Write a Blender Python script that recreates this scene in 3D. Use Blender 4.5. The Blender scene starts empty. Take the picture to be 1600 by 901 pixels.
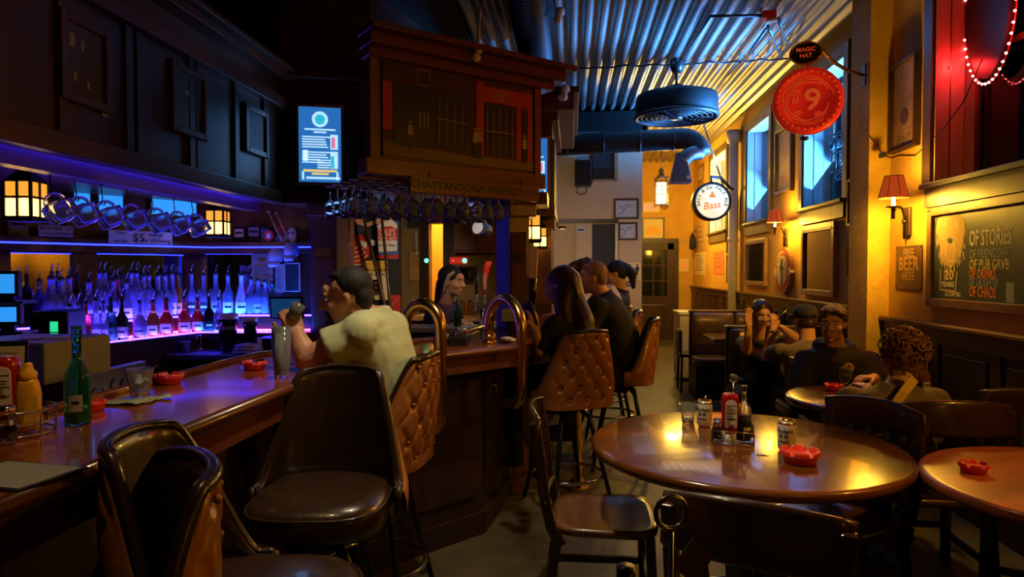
import bpy, bmesh, math, random
from mathutils import Matrix, Vector, Euler
random.seed(7)
S = bpy.context.scene
C = S.collection
PI = math.pi
V = Vector

# ------------------------------------------------------------------ camera, world, exposure
F_PX = 1040.0
CAM_H = 1.47
psi = math.atan(95 / 1040.0)
tht = math.atan(28.5 / 1040.0)
cd = bpy.data.cameras.new('camera')
cam = bpy.data.objects.new('camera', cd)
C.objects.link(cam)
cam.location = (0, 0, CAM_H)
cam.rotation_euler = (PI / 2 - tht, 0, psi)
cd.sensor_width = 36.0
cd.lens = 36.0 * F_PX / 1600.0
cd.clip_start = 0.02
S.camera = cam

w = bpy.data.worlds.new('world')
S.world = w
w.use_nodes = True
w.node_tree.nodes['Background'].inputs[0].default_value = (0.5, 0.45, 0.42, 1)
w.node_tree.nodes['Background'].inputs[1].default_value = 0.0006

S.view_settings.view_transform = 'Standard'
S.view_settings.look = 'None'
S.view_settings.gamma = 1.0
S.view_settings.exposure = 0.0
S.view_settings.use_curve_mapping = False
S.cycles.max_bounces = 7
S.cycles.diffuse_bounces = 3
S.cycles.glossy_bounces = 4
S.cycles.transmission_bounces = 7
S.cycles.transparent_max_bounces = 8
S.cycles.caustics_reflective = False
S.cycles.caustics_refractive = False
S.cycles.sample_clamp_indirect = 3.0
S.cycles.sample_clamp_direct = 40.0


def lamp(name, kind, loc, power, color, parent=None, size=0.05, rot=None, spot=None, sizey=None):
  d = bpy.data.lights.new(name, kind)
  d.energy = power
  d.color = color
  if kind == 'AREA':
    d.size = size
    if sizey:
      d.shape = 'RECTANGLE'
      d.size_y = sizey
  else:
    d.shadow_soft_size = size
  if spot and kind == 'SPOT':
    d.spot_size = spot
    d.spot_blend = 0.6
  o = bpy.data.objects.new(name, d)
  C.objects.link(o)
  if parent is not None:
    o.parent = parent
  o.location = loc
  if rot is not None:
    o.rotation_euler = rot
  return o


WARM = (1.0, 0.52, 0.045)

# ------------------------------------------------------------------ a pixel of the frame -> a point of the room
_R = V((math.cos(psi), math.sin(psi), 0))
_F = V((-math.sin(psi) * math.cos(tht), math.cos(psi) * math.cos(tht), -math.sin(tht)))
_U = _R.cross(_F)


def ray(px, py):
  return _F + _R * ((px - 800) / F_PX) + _U * ((450.5 - py) / F_PX)


def A(px, py, y):
  d = ray(px, py)
  t = y / d.y
  return V((d.x * t, y, CAM_H + d.z * t))


def AX(px, py, x):
  d = ray(px, py)
  t = x / d.x
  return V((x, d.y * t, CAM_H + d.z * t))


def AZ(px, py, z):
  d = ray(px, py)
  t = (z - CAM_H) / d.z
  return V((d.x * t, d.y * t, z))


def on_line(px, p0, p1):
  """plan point where the vertical plane through column px meets the line p0-p1"""
  d = ray(px, 420)
  ex, ey = p1[0] - p0[0], p1[1] - p0[1]
  den = d.x * ey - d.y * ex
  t = (p0[0] * ey - p0[1] * ex) / den
  return V((d.x * t, d.y * t, 0))


# ------------------------------------------------------------------ materials
MATS = {}


def mat(name, col=(0.5, 0.5, 0.5), rough=0.5, metal=0.0, noise=None, bump=None, emit=None, strength=0.0,
    trans=0.0, ior=1.45, coat=0.0, spec=None, alpha=None, sub=0.0):
  m = bpy.data.materials.new(name)
  m.use_nodes = True
  nt = m.node_tree
  b = nt.nodes['Principled BSDF']
  c4 = (col[0], col[1], col[2], 1)
  b.inputs['Base Color'].default_value = c4
  b.inputs['Roughness'].default_value = rough
  b.inputs['Metallic'].default_value = metal
  b.inputs['IOR'].default_value = ior
  if trans:
    b.inputs['Transmission Weight'].default_value = trans
  if coat:
    b.inputs['Coat Weight'].default_value = coat
    b.inputs['Coat Roughness'].default_value = 0.07
  if spec is not None:
    b.inputs['Specular IOR Level'].default_value = spec
  if emit:
    b.inputs['Emission Color'].default_value = (emit[0], emit[1], emit[2], 1)
    b.inputs['Emission Strength'].default_value = strength
  if alpha is not None:
    b.inputs['Alpha'].default_value = alpha
  tc = None
  if noise or bump:
    tc = nt.nodes.new('ShaderNodeTexCoord')
    mp = nt.nodes.new('ShaderNodeMapping')
    nt.links.new(tc.outputs['Object'], mp.inputs[0])
  if noise:
    sc, amt, stretch = noise
    mp.inputs['Scale'].default_value = stretch
    n = nt.nodes.new('ShaderNodeTexNoise')
    n.inputs['Scale'].default_value = sc
    n.inputs['Detail'].default_value = 6
    n.inputs['Roughness'].default_value = 0.65
    nt.links.new(mp.outputs[0], n.inputs['Vector'])
    r = nt.nodes.new('ShaderNodeValToRGB')
    r.color_ramp.elements[0].position = 0.3
    r.color_ramp.elements[1].position = 0.72
    r.color_ramp.elements[0].color = tuple(max(0, x * (1 - amt)) for x in col) + (1,)
    r.color_ramp.elements[1].color = tuple(min(1, x * (1 + amt)) for x in col) + (1,)
    nt.links.new(n.outputs['Fac'], r.inputs[0])
    nt.links.new(r.outputs[0], b.inputs['Base Color'])
  if bump:
    sc, st = bump
    n2 = nt.nodes.new('ShaderNodeTexNoise')
    n2.inputs['Scale'].default_value = sc
    n2.inputs['Detail'].default_value = 5
    nt.links.new(mp.outputs[0], n2.inputs['Vector'])
    bp = nt.nodes.new('ShaderNodeBump')
    bp.inputs['Strength'].default_value = st
    bp.inputs['Distance'].default_value = 0.01
    nt.links.new(n2.outputs['Fac'], bp.inputs['Height'])
    nt.links.new(bp.outputs[0], b.inputs['Normal'])
  MATS[name] = m
  return m


def wood(name, col, rough=0.35, scale=6, amt=0.45, stretch=(1, 1, 0.08), coat=0.0, bump=0.06):
  return mat(name, col, rough, noise=(scale, amt, stretch), bump=(scale * 3, bump), coat=coat)


# setting
mat('floor', (0.070, 0.058, 0.033), 0.55, noise=(1.6, 0.75, (1, 1, 1)), bump=(9, 0.18))
mat('corrugated', (0.36, 0.35, 0.32), 0.36, metal=0.9, noise=(3.0, 0.35, (1, 0.3, 1)))
mat('black_ceiling', (0.012, 0.012, 0.014), 0.8, noise=(2.0, 0.3, (1, 1, 1)))
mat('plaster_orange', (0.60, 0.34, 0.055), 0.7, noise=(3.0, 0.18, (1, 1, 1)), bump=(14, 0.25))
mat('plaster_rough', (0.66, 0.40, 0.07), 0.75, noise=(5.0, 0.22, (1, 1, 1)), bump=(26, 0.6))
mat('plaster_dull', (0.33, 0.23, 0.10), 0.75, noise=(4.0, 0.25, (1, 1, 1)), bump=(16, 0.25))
mat('plaster_white', (0.50, 0.38, 0.26), 0.75, noise=(2.5, 0.10, (1, 1, 1)), bump=(12, 0.1))
mat('pipe_white', (0.82, 0.80, 0.74), 0.45, noise=(4.0, 0.1, (1, 1, 1)))
mat('black_wall', (0.02, 0.021, 0.024), 0.7, noise=(3.0, 0.3, (1, 1, 1)))
# woods
wood('wood_wainscot', (0.042, 0.018, 0.010), 0.42, 5, 0.5)
wood('wood_cap', (0.16, 0.075, 0.03), 0.35, 5, 0.45, (1, 0.08, 1))
wood('wood_soffit', (0.050, 0.026, 0.016), 0.38, 5, 0.5)
wood('wood_soffit_h', (0.085, 0.042, 0.022), 0.34, 5, 0.5, (1, 0.08, 1))
wood('wood_canopy', (0.17, 0.058, 0.024), 0.38, 6, 0.5, (0.12, 0.12, 1))
wood('wood_canopy_red', (0.12, 0.022, 0.012), 0.4, 6, 0.5, (0.12, 0.12, 1))
wood('wood_column', (0.20, 0.085, 0.035), 0.36, 6, 0.5)
wood('wood_bar', (0.26, 0.062, 0.022), 0.24, 7, 0.5, (1, 0.1, 1), coat=0.8, bump=0.04)
wood('wood_bar_edge', (0.12, 0.032, 0.012), 0.28, 7, 0.5, (1, 0.1, 1), coat=0.5)
wood('wood_bar_front', (0.028, 0.011, 0.007), 0.45, 6, 0.4)
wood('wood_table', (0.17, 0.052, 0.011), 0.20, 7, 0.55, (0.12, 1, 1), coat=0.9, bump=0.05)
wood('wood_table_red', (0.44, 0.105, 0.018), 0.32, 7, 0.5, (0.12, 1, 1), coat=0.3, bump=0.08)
wood('wood_chair', (0.040, 0.017, 0.009), 0.26, 6, 0.4, (1, 1, 0.1), coat=0.5)
wood('wood_seat', (0.15, 0.062, 0.020), 0.26, 7, 0.6, (0.15, 1, 1), coat=0.6)
wood('wood_window', (0.13, 0.095, 0.055), 0.45, 6, 0.4)
wood('wood_jamb', (0.68, 0.70, 0.70), 0.5, 7, 0.28)
wood('wood_jamb_dark', (0.34, 0.20, 0.17), 0.4, 7, 0.3)
wood('wood_frame_dark', (0.045, 0.022, 0.012), 0.35, 6, 0.4)
wood('wood_frame', (0.16, 0.08, 0.035), 0.35, 6, 0.4)
wood('wood_frame_pale', (0.34, 0.20, 0.09), 0.4, 6, 0.35)
wood('wood_backbar', (0.15, 0.055, 0.030), 0.35, 5, 0.5)
wood('wood_paddle', (0.50, 0.28, 0.09), 0.5, 6, 0.3)
wood('wood_turned', (0.45, 0.22, 0.07), 0.3, 6, 0.3, coat=0.5)
# leather and metal
mat('leather_brown', (0.30, 0.105, 0.026), 0.33, noise=(9, 0.25, (1, 1, 1)), bump=(60, 0.10), coat=0.25)
mat('leather_dark', (0.026, 0.012, 0.006), 0.30, noise=(9, 0.25, (1, 1, 1)), bump=(60, 0.08), coat=0.3)
mat('leather_booth', (0.14, 0.075, 0.035), 0.32, noise=(6, 0.3, (1, 1, 1)), bump=(50, 0.1), coat=0.3)
mat('chrome', (0.75, 0.74, 0.72), 0.12, metal=1.0)
mat('wire', (0.42, 0.40, 0.37), 0.25, metal=1.0)
mat('brass', (0.62, 0.36, 0.10), 0.22, metal=1.0, noise=(7, 0.2, (1, 1, 1)))
mat('steel', (0.40, 0.42, 0.45), 0.32, metal=1.0, noise=(12, 0.12, (1, 1, 1)))
mat('black_metal', (0.014, 0.013, 0.012), 0.35, metal=0.4)
mat('iron', (0.035, 0.028, 0.022), 0.45, metal=0.7)
mat('bronze', (0.14, 0.085, 0.045), 0.4, metal=0.8)
mat('duct_black', (0.012, 0.012, 0.014), 0.5, metal=0.1)
mat('fan_black', (0.004, 0.004, 0.004), 0.6, spec=0.2)
mat('hood_blue', (0.075, 0.09, 0.12), 0.5)
mat('black_plastic', (0.010, 0.010, 0.011), 0.35)
mat('grey_plastic', (0.36, 0.37, 0.38), 0.45)
mat('white_plastic', (0.72, 0.70, 0.66), 0.4)
mat('red_plastic', (0.80, 0.045, 0.022), 0.35)
mat('red_box', (0.55, 0.02, 0.015), 0.4)
# glass and drinks
mat('glass', (0.97, 0.98, 1.0), 0.03, trans=1.0, ior=1.45)
mat('glass_thin', (0.9, 0.93, 0.97), 0.05, trans=0.92, ior=1.2)
mat('glass_green', (0.05, 0.42, 0.22), 0.06, trans=0.9, ior=1.3)
mat('glass_jade', (0.02, 0.10, 0.05), 0.1, trans=0.5, ior=1.4)
mat('glass_brown', (0.10, 0.03, 0.01), 0.1, trans=0.4, ior=1.4)
mat('glass_blue', (0.50, 0.62, 1.0), 0.08, trans=0.72, ior=1.38)
mat('glass_mug', (0.88, 0.92, 1.0), 0.09, trans=0.87, ior=1.4)
mat('glass_red', (0.75, 0.05, 0.04), 0.1, trans=0.6, ior=1.35)
mat('glass_amber', (0.65, 0.22, 0.04), 0.1, trans=0.7, ior=1.35)
mat('glass_black', (0.006, 0.006, 0.007), 0.12)
mat('pane', (0.01, 0.012, 0.013), 0.06, spec=0.6)
mat('mirror', (0.75, 0.78, 0.82), 0.04, metal=1.0)
mat('frosted', (0.75, 0.80, 0.92), 0.45, trans=0.3)
mat('ketchup', (0.34, 0.008, 0.010), 0.22, coat=0.4)
mat('mustard', (0.75, 0.36, 0.01), 0.32)
mat('soy', (0.012, 0.006, 0.004), 0.1)
mat('wine', (0.05, 0.004, 0.008), 0.08)
mat('beer', (0.55, 0.20, 0.03), 0.1, trans=0.3)
mat('salt', (0.82, 0.80, 0.76), 0.8)
mat('pepper', (0.05, 0.045, 0.04), 0.9)
mat('label_white', (0.72, 0.70, 0.64), 0.6)
mat('label_cream', (0.70, 0.58, 0.36), 0.6)
mat('label_grey', (0.30, 0.29, 0.27), 0.6)
mat('label_black', (0.012, 0.012, 0.012), 0.5)
mat('label_yellow', (0.75, 0.45, 0.06), 0.6)
mat('label_red', (0.55, 0.03, 0.03), 0.6)
mat('label_blue', (0.06, 0.12, 0.38), 0.6)
mat('label_green', (0.04, 0.16, 0.06), 0.6)
mat('ink', (0.008, 0.008, 0.008), 0.6)
mat('ink_brown', (0.10, 0.05, 0.02), 0.6)
mat('paper', (0.68, 0.66, 0.60), 0.75)
mat('paper_tan', (0.46, 0.30, 0.13), 0.7)
mat('money', (0.30, 0.34, 0.20), 0.75)
mat('can_white', (0.78, 0.76, 0.70), 0.28, metal=0.25)
mat('can_gold', (0.72, 0.50, 0.18), 0.25, metal=1.0)
mat('towel', (0.62, 0.60, 0.54), 0.9, bump=(80, 0.5))
# cloth and skin
mat('skin', (0.52, 0.25, 0.155), 0.45, noise=(14, 0.10, (1, 1, 1)))
mat('skin_pale', (0.62, 0.33, 0.22), 0.45, noise=(14, 0.08, (1, 1, 1)))
mat('shirt_green', (0.44, 0.46, 0.26), 0.85, noise=(5, 0.1, (1, 1, 1)), bump=(7, 0.5))
mat('shirt_black', (0.012, 0.011, 0.011), 0.85, noise=(5, 0.2, (1, 1, 1)), bump=(8, 0.5))
mat('shirt_grey', (0.060, 0.056, 0.050), 0.85, noise=(5, 0.2, (1, 1, 1)), bump=(8, 0.5))
mat('shirt_olive', (0.15, 0.12, 0.075), 0.85, noise=(5, 0.2, (1, 1, 1)), bump=(8, 0.5))
mat('shirt_white', (0.55, 0.50, 0.47), 0.85, bump=(8, 0.4))
mat('blouse', (0.075, 0.018, 0.022), 0.7, noise=(16, 0.95, (1, 1, 1)), bump=(8, 0.4))
mat('denim', (0.020, 0.028, 0.060), 0.85, noise=(20, 0.2, (1, 1, 1)))
mat('trousers', (0.014, 0.013, 0.014), 0.85)
mat('hair_black', (0.006, 0.005, 0.005), 0.7, noise=(30, 0.5, (1, 1, 0.15)), bump=(60, 0.5))
mat('hair_dark', (0.030, 0.013, 0.008), 0.42, noise=(30, 0.5, (1, 1, 0.15)), bump=(60, 0.5))
mat('hair_brown', (0.065, 0.030, 0.013), 0.75, noise=(30, 0.5, (1, 1, 0.3)), bump=(40, 0.5))
mat('hair_auburn', (0.20, 0.075, 0.022), 0.5, noise=(25, 0.5, (1, 1, 0.5)), bump=(40, 0.5))
mat('hair_grey', (0.22, 0.13, 0.09), 0.6, noise=(30, 0.4, (1, 1, 0.5)), bump=(60, 0.5))
mat('hair_blond', (0.55, 0.42, 0.25), 0.5)
mat('strap_yellow', (0.72, 0.42, 0.07), 0.7)
mat('eye_white', (0.7, 0.68, 0.64), 0.3)
mat('eye_dark', (0.02, 0.012, 0.008), 0.2)
mat('lips', (0.42, 0.10, 0.08), 0.4)
# signs
mat('chalkboard', (0.035, 0.045, 0.032), 0.45, noise=(3, 0.5, (1, 1, 1)))
mat('chalk_white', (0.55, 0.53, 0.46), 0.9)
mat('chalk_cream', (0.55, 0.40, 0.20), 0.9)
mat('chalk_fur', (0.36, 0.24, 0.10), 0.9)
mat('chalk_blue', (0.22, 0.27, 0.34), 0.9)
mat('chalk_yellow', (0.52, 0.45, 0.20), 0.9)
mat('chalk_orange', (0.62, 0.18, 0.06), 0.9)
mat('tin_brown', (0.13, 0.065, 0.025), 0.45, noise=(6, 0.4, (1, 1, 1)))
mat('tin_text', (0.48, 0.28, 0.10), 0.5)
mat('sign_red', (0.80, 0.035, 0.018), 0.4, emit=(1.0, 0.025, 0.01), strength=0.16)
mat('sign_red_dark', (0.45, 0.012, 0.008), 0.4)
mat('sign_orange', (0.88, 0.20, 0.06), 0.4, emit=(1.0, 0.14, 0.03), strength=0.22)
mat('poster_dark', (0.045, 0.04, 0.035), 0.5)
mat('poster_sepia', (0.30, 0.17, 0.07), 0.5, noise=(5, 0.5, (1, 1, 1)))
mat('poster_blue', (0.42, 0.47, 0.55), 0.5)
mat('navy', (0.03, 0.04, 0.12), 0.5)
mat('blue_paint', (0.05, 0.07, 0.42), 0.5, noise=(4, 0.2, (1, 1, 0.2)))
mat('paint_red', (0.42, 0.02, 0.015), 0.55)
mat('paint_dark', (0.045, 0.009, 0.006), 0.55, noise=(8, 0.4, (1, 1, 1)))
mat('paint_pave', (0.16, 0.11, 0.035), 0.55)
mat('paint_pale', (0.34, 0.27, 0.17), 0.55)
mat('paint_black', (0.008, 0.006, 0.005), 0.4)
# light givers
mat('glow_amber', (0.5, 0.25, 0.05), 0.5, emit=(1.0, 0.38, 0.035), strength=1.1)
mat('glow_amber_hot', (0.5, 0.25, 0.05), 0.5, emit=(1.0, 0.54, 0.11), strength=5.5)
mat('glow_lamp', (1, 0.8, 0.5), 0.5, emit=(1.0, 0.66, 0.22), strength=11.0)
mat('shade_red', (0.30, 0.03, 0.008), 0.8, emit=(1.0, 0.13, 0.015), strength=0.35)
mat('shade_rim', (0.9, 0.6, 0.3), 0.7, emit=(1.0, 0.72, 0.35), strength=3.0)
mat('led_purple', (0.3, 0.1, 1), 0.5, emit=(0.045, 0.02, 1.0), strength=26.0)
mat('led_blue', (0.1, 0.2, 1), 0.5, emit=(0.012, 0.02, 1.0), strength=9.0)
mat('led_pink', (1, 0.1, 0.4), 0.5, emit=(1.0, 0.05, 0.55), strength=16.0)
mat('led_red', (1, 0.1, 0.1), 0.5, emit=(1.0, 0.10, 0.10), strength=40.0)
mat('glow_cyan', (0.1, 0.5, 0.9), 0.5, emit=(0.03, 0.36, 1.0), strength=0.85)
mat('glow_green', (0.1, 0.9, 0.4), 0.5, emit=(0.02, 0.75, 0.30), strength=1.0)
mat('glow_green_led', (0.1, 0.9, 0.4), 0.5, emit=(0.05, 1.0, 0.45), strength=7.0)
mat('screen_blue', (0.02, 0.1, 0.25), 0.3, emit=(0.022, 0.15, 0.48), strength=1.0)
mat('screen_white', (0.6, 0.7, 0.8), 0.3, emit=(0.50, 0.82, 1.0), strength=1.0)
mat('screen_yellow', (0.7, 0.6, 0.2), 0.3, emit=(0.85, 0.65, 0.22), strength=0.9)
mat('screen_pink', (0.7, 0.2, 0.4), 0.3, emit=(0.85, 0.20, 0.40), strength=0.9)
mat('screen_teal', (0.1, 0.6, 0.7), 0.3, emit=(0.03, 0.55, 0.75), strength=0.9)
mat('pos_blue', (0.02, 0.06, 0.15), 0.25, emit=(0.004, 0.035, 0.11), strength=1.0)
mat('bass_face', (1, 0.95, 0.75), 0.4, emit=(1.0, 0.90, 0.58), strength=0.85)
mat('bass_orange', (0.85, 0.25, 0.03), 0.4, emit=(0.9, 0.22, 0.02), strength=0.7)
mat('exit_letters', (1, 0.2, 0.2), 0.4, emit=(1.0, 0.08, 0.10), strength=1.6)
mat('daylight', (0.4, 0.7, 1), 0.5, emit=(0.03, 0.30, 1.0), strength=7.0)
mat('neon_yellow', (1, 0.8, 0.1), 0.5, emit=(1.0, 0.65, 0.03), strength=3.0)
mat('neon_pink', (1, 0.1, 0.5), 0.5, emit=(1.0, 0.06, 0.45), strength=3.0)


# ------------------------------------------------------------------ mesh builder
def frame(o, right, up):
  r = V(right).normalized()
  u = V(up).normalized()
  n = r.cross(u)
  m = Matrix.Identity(4)
  for i in range(3):
    m[i][0], m[i][1], m[i][2], m[i][3] = r[i], u[i], n[i], o[i]
  return m


def frame_z(o, z, xhint=(1, 0, 0)):
  """matrix at o with local z along z"""
  z = V(z).normalized()
  x = V(xhint)
  if abs(x.normalized().dot(z)) > 0.95:
    x = V((0, 1, 0))
  x = (x - z * x.dot(z)).normalized()
  y = z.cross(x)
  m = Matrix.Identity(4)
  for i in range(3):
    m[i][0], m[i][1], m[i][2], m[i][3] = x[i], y[i], z[i], o[i]
  return m


WR = lambda y, z, x=2.35: frame((x, y, z), (0, -1, 0), (0, 0, 1))     # flat thing on a right-hand wall
WB = lambda x, z, y: frame((x, y, z), (1, 0, 0), (0, 0, 1))           # flat thing on a wall facing the camera
WL = lambda y, z, x: frame((x, y, z), (0, 1, 0), (0, 0, 1))           # flat thing on a left-hand wall


class MB:
  def __init__(s):
    s.v, s.f, s.m, s.s = [], [], [], []

  def add(s, vs, fs, mi=0, sm=False, M=None):
    k = len(s.v)
    if M is not None:
      vs = [M @ V(p) for p in vs]
    s.v += [tuple(p) for p in vs]
    for f in fs:
      s.f.append([i + k for i in f])
      s.m.append(mi)
      s.s.append(sm)
    return s

  def bb(s, x0, x1, y0, y1, z0, z1, mi=0, M=None):
    vs = [(x, y, z) for z in (z0, z1) for y in (y0, y1) for x in (x0, x1)]
    fs = [(0, 2, 3, 1), (4, 5, 7, 6), (0, 1, 5, 4), (2, 6, 7, 3), (0, 4, 6, 2), (1, 3, 7, 5)]
    return s.add(vs, fs, mi, False, M)

  def box(s, c, sz, M=None, mi=0):
    return s.bb(c[0] - sz[0] / 2, c[0] + sz[0] / 2, c[1] - sz[1] / 2, c[1] + sz[1] / 2,
          c[2] - sz[2] / 2, c[2] + sz[2] / 2, mi, M)

  def bar(s, p, q, wd, hg, mi=0, up=(0, 0, 1)):
    """a square bar from p to q"""
    p, q = V(p), V(q)
    d = q - p
    L = d.length
    m = frame_z(p, d, up)
    return s.bb(-hg / 2, hg / 2, -wd / 2, wd / 2, 0, L, mi, m)

  def lathe(s, prof, seg=24, M=None, mi=0, sm=True, a0=0, a1=2 * PI):
    full = abs(a1 - a0 - 2 * PI) < 1e-6
    n = seg if full else seg + 1
    vs, fs = [], []
    for r, z in prof:
      for i in range(n):
        a = a0 + (a1 - a0) * i / seg
        vs.append((r * math.cos(a), r * math.sin(a), z))
    for j in range(len(prof) - 1):
      for i in range(seg):
        i2 = (i + 1) % n
        fs.append((j * n + i, j * n + i2, (j + 1) * n + i2, (j + 1) * n + i))
    if full:
      if prof[0][0] > 1e-5:
        fs.append(tuple(reversed(range(n))))
      if prof[-1][0] > 1e-5:
        fs.append(tuple(range((len(prof) - 1) * n, len(prof) * n)))
    return s.add(vs, fs, mi, sm, M)

  def cyl(s, p, q, r1, r2=None, seg=12, mi=0, sm=True):
    p, q = V(p), V(q)
    m = frame_z(p, q - p)
    return s.lathe([(r1, 0), (r1 if r2 is None else r2, (q - p).length)], seg, m, mi, sm)

  def tube(s, pts, r, seg=8, mi=0, closed=False):
    pts = [V(p) for p in pts]
    n = len(pts)
    rs = r if isinstance(r, (list, tuple)) else [r] * n
    vs, fs = [], []
    prev = None
    for i, p in enumerate(pts):
      if closed:
        t = pts[(i + 1) % n] - pts[i - 1]
      else:
        t = pts[min(i + 1, n - 1)] - pts[max(i - 1, 0)]
      t.normalize()
      if prev is None:
        h = V((0, 0, 1)) if abs(t.z) < 0.9 else V((1, 0, 0))
        x = (h - t * h.dot(t)).normalized()
      else:
        x = prev - t * prev.dot(t)
        x = x.normalized() if x.length > 1e-6 else t.orthogonal().normalized()
      prev = x
      y = t.cross(x)
      for k in range(seg):
        a = 2 * PI * k / seg
        vs.append(p + (x * math.cos(a) + y * math.sin(a)) * rs[i])
    m = n if closed else n - 1
    for i in range(m):
      j = (i + 1) % n
      for k in range(seg):
        k2 = (k + 1) % seg
        fs.append((i * seg + k, i * seg + k2, j * seg + k2, j * seg + k))
    if not closed:
      fs.append(tuple(reversed(range(seg))))
      fs.append(tuple(range((n - 1) * seg, n * seg)))
    return s.add(vs, fs, mi, True)

  def ell(s, c, r, M=None, seg=16, rings=10, mi=0):
    if not isinstance(r, (list, tuple)):
      r = (r, r, r)
    vs, fs = [(0, 0, -r[2])], []
    for j in range(1, rings):
      t = -PI / 2 + PI * j / rings
      for i in range(seg):
        a = 2 * PI * i / seg
        vs.append((r[0] * math.cos(t) * math.cos(a), r[1] * math.cos(t) * math.sin(a), r[2] * math.sin(t)))
    vs.append((0, 0, r[2]))
    for i in range(seg):
      fs.append((0, 1 + (i + 1) % seg, 1 + i))
    for j in range(rings - 2):
      for i in range(seg):
        i2 = (i + 1) % seg
        fs.append((1 + j * seg + i, 1 + j * seg + i2, 1 + (j + 1) * seg + i2, 1 + (j + 1) * seg + i))
    k = 1 + (rings - 2) * seg
    for i in range(seg):
      fs.append((k + i, k + (i + 1) % seg, len(vs) - 1))
    T = Matrix.Translation(V(c))
    return s.add(vs, fs, mi, True, (M @ T) if M is not None else T)

  def cap(s, p, q, r1, r2=None, seg=12):
    """a tapering limb with round ends"""
    p, q = V(p), V(q)
    r2 = r1 if r2 is None else r2
    L = (q - p).length
    prof = [(1e-6, -r1)]
    for k in range(1, 5):
      a = -PI / 2 + PI / 2 * k / 4
      prof.append((r1 * math.cos(a), r1 * math.sin(a)))
    for k in range(0, 4):
      a = PI / 2 * k / 4
      prof.append((r2 * math.cos(a), L + r2 * math.sin(a)))
    prof.append((1e-6, L + r2))
    return s.lathe(prof, seg, frame_z(p, q - p))

  def chain(s, pts, rs, seg=12):
    for i in range(len(pts) - 1):
      s.cap(pts[i], pts[i + 1], rs[i], rs[i + 1], seg)
    return s

  def loft(s, secs, seg=20, mi=0, sm=True, pw=2.0):
    """secs: (centre, half width vector, half depth vector); closed ends"""
    vs, fs = [], []
    for c, a, b in secs:
      c, a, b = V(c), V(a), V(b)
      for k in range(seg):
        t = 2 * PI * k / seg
        ct, st = math.cos(t), math.sin(t)
        ct = math.copysign(abs(ct) ** (2 / pw), ct)
        st = math.copysign(abs(st) ** (2 / pw), st)
        vs.append(c + a * ct + b * st)
    n = len(secs)
    for i in range(n - 1):
      for k in range(seg):
        k2 = (k + 1) % seg
        fs.append((i * seg + k, i * seg + k2, (i + 1) * seg + k2, (i + 1) * seg + k))
    fs.append(tuple(reversed(range(seg))))
    fs.append(tuple(range((n - 1) * seg, n * seg)))
    return s.add(vs, fs, mi, sm)

  def prism(s, poly, z0, z1, M=None, mi=0):
    n = len(poly)
    vs = [(x, y, z0) for x, y in poly] + [(x, y, z1) for x, y in poly]
    fs = [tuple(reversed(range(n))), tuple(range(n, 2 * n))]
    for i in range(n):
      j = (i + 1) % n
      fs.append((i, j, n + j, n + i))
    return s.add(vs, fs, mi, False, M)

  def stroke(s, pts, wd, z0=0.0, z1=0.002, M=None, mi=0):
    """flat drawn line made of short bars in local x, y"""
    for (x0, y0), (x1, y1) in zip(pts[:-1], pts[1:]):
      dx, dy = x1 - x0, y1 - y0
      L = math.hypot(dx, dy) or 1e-6
      nx, ny = -dy / L * wd / 2, dx / L * wd / 2
      s.prism([(x0 - nx, y0 - ny), (x1 - nx, y1 - ny), (x1 + nx, y1 + ny), (x0 + nx, y0 + ny)], z0, z1, M, mi)
    return s

  def mesh(s, name, mats):
    me = bpy.data.meshes.new(name)
    me.from_pydata(s.v, [], s.f)
    if not isinstance(mats, (list, tuple)):
      mats = [mats]
    for m in mats:
      me.materials.append(MATS[m] if isinstance(m, str) else m)
    me.polygons.foreach_set('material_index', s.m)
    me.polygons.foreach_set('use_smooth', s.s)
    me.update()
    bm = bmesh.new()
    bm.from_mesh(me)
    bmesh.ops.recalc_face_normals(bm, faces=bm.faces)
    bm.to_mesh(me)
    bm.free()
    return me

  def build(s, name, mats, parent=None, world=False, bevel=0, label=None, kind=None):
    if world and parent is not None:
      inv = MW[parent.name].inverted()
      s.v = [tuple(inv @ V(p)) for p in s.v]
    o = bpy.data.objects.new(name, s.mesh(name, mats))
    C.objects.link(o)
    if parent is not None:
      o.parent = parent
    MW[o.name] = MW[parent.name].copy() if parent is not None else Matrix.Identity(4)
    if bevel:
      b = o.modifiers.new('bevel', 'BEVEL')
      b.width = bevel
      b.segments = 2
      b.limit_method = 'ANGLE'
      b.angle_limit = math.radians(40)
    if label:
      o['label'] = label
    if kind:
      o['kind'] = kind
    return o


MW = {}


def thing(name, label, cat, at=(0, 0, 0), rz=0.0, group=None, M=None):
  o = bpy.data.objects.new(name, None)
  C.objects.link(o)
  o.empty_display_size = 0.05
  m = M if M is not None else (Matrix.Translation(V(at)) @ Matrix.Rotation(rz, 4, 'Z'))
  o.matrix_world = m
  o.location = m.to_translation()
  o.rotation_euler = m.to_euler()
  MW[o.name] = m.copy()
  o['label'] = label
  o['category'] = cat
  if group:
    o['group'] = group
  return o


def tag(o, label, cat, group=None):
  o['label'] = label
  o['category'] = cat
  if group:
    o['group'] = group
  return o


def place(o, M):
  o.location = M.to_translation()
  o.rotation_euler = M.to_euler()
  MW[o.name] = M.copy()
  return o


def struct(o):
  o['kind'] = 'structure'
  return o


def shell(name, label=None):
  o = bpy.data.objects.new(name, None)
  C.objects.link(o)
  o['kind'] = 'structure'
  if label:
    o['label'] = label
  MW[o.name] = Matrix.Identity(4)
  return o


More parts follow.
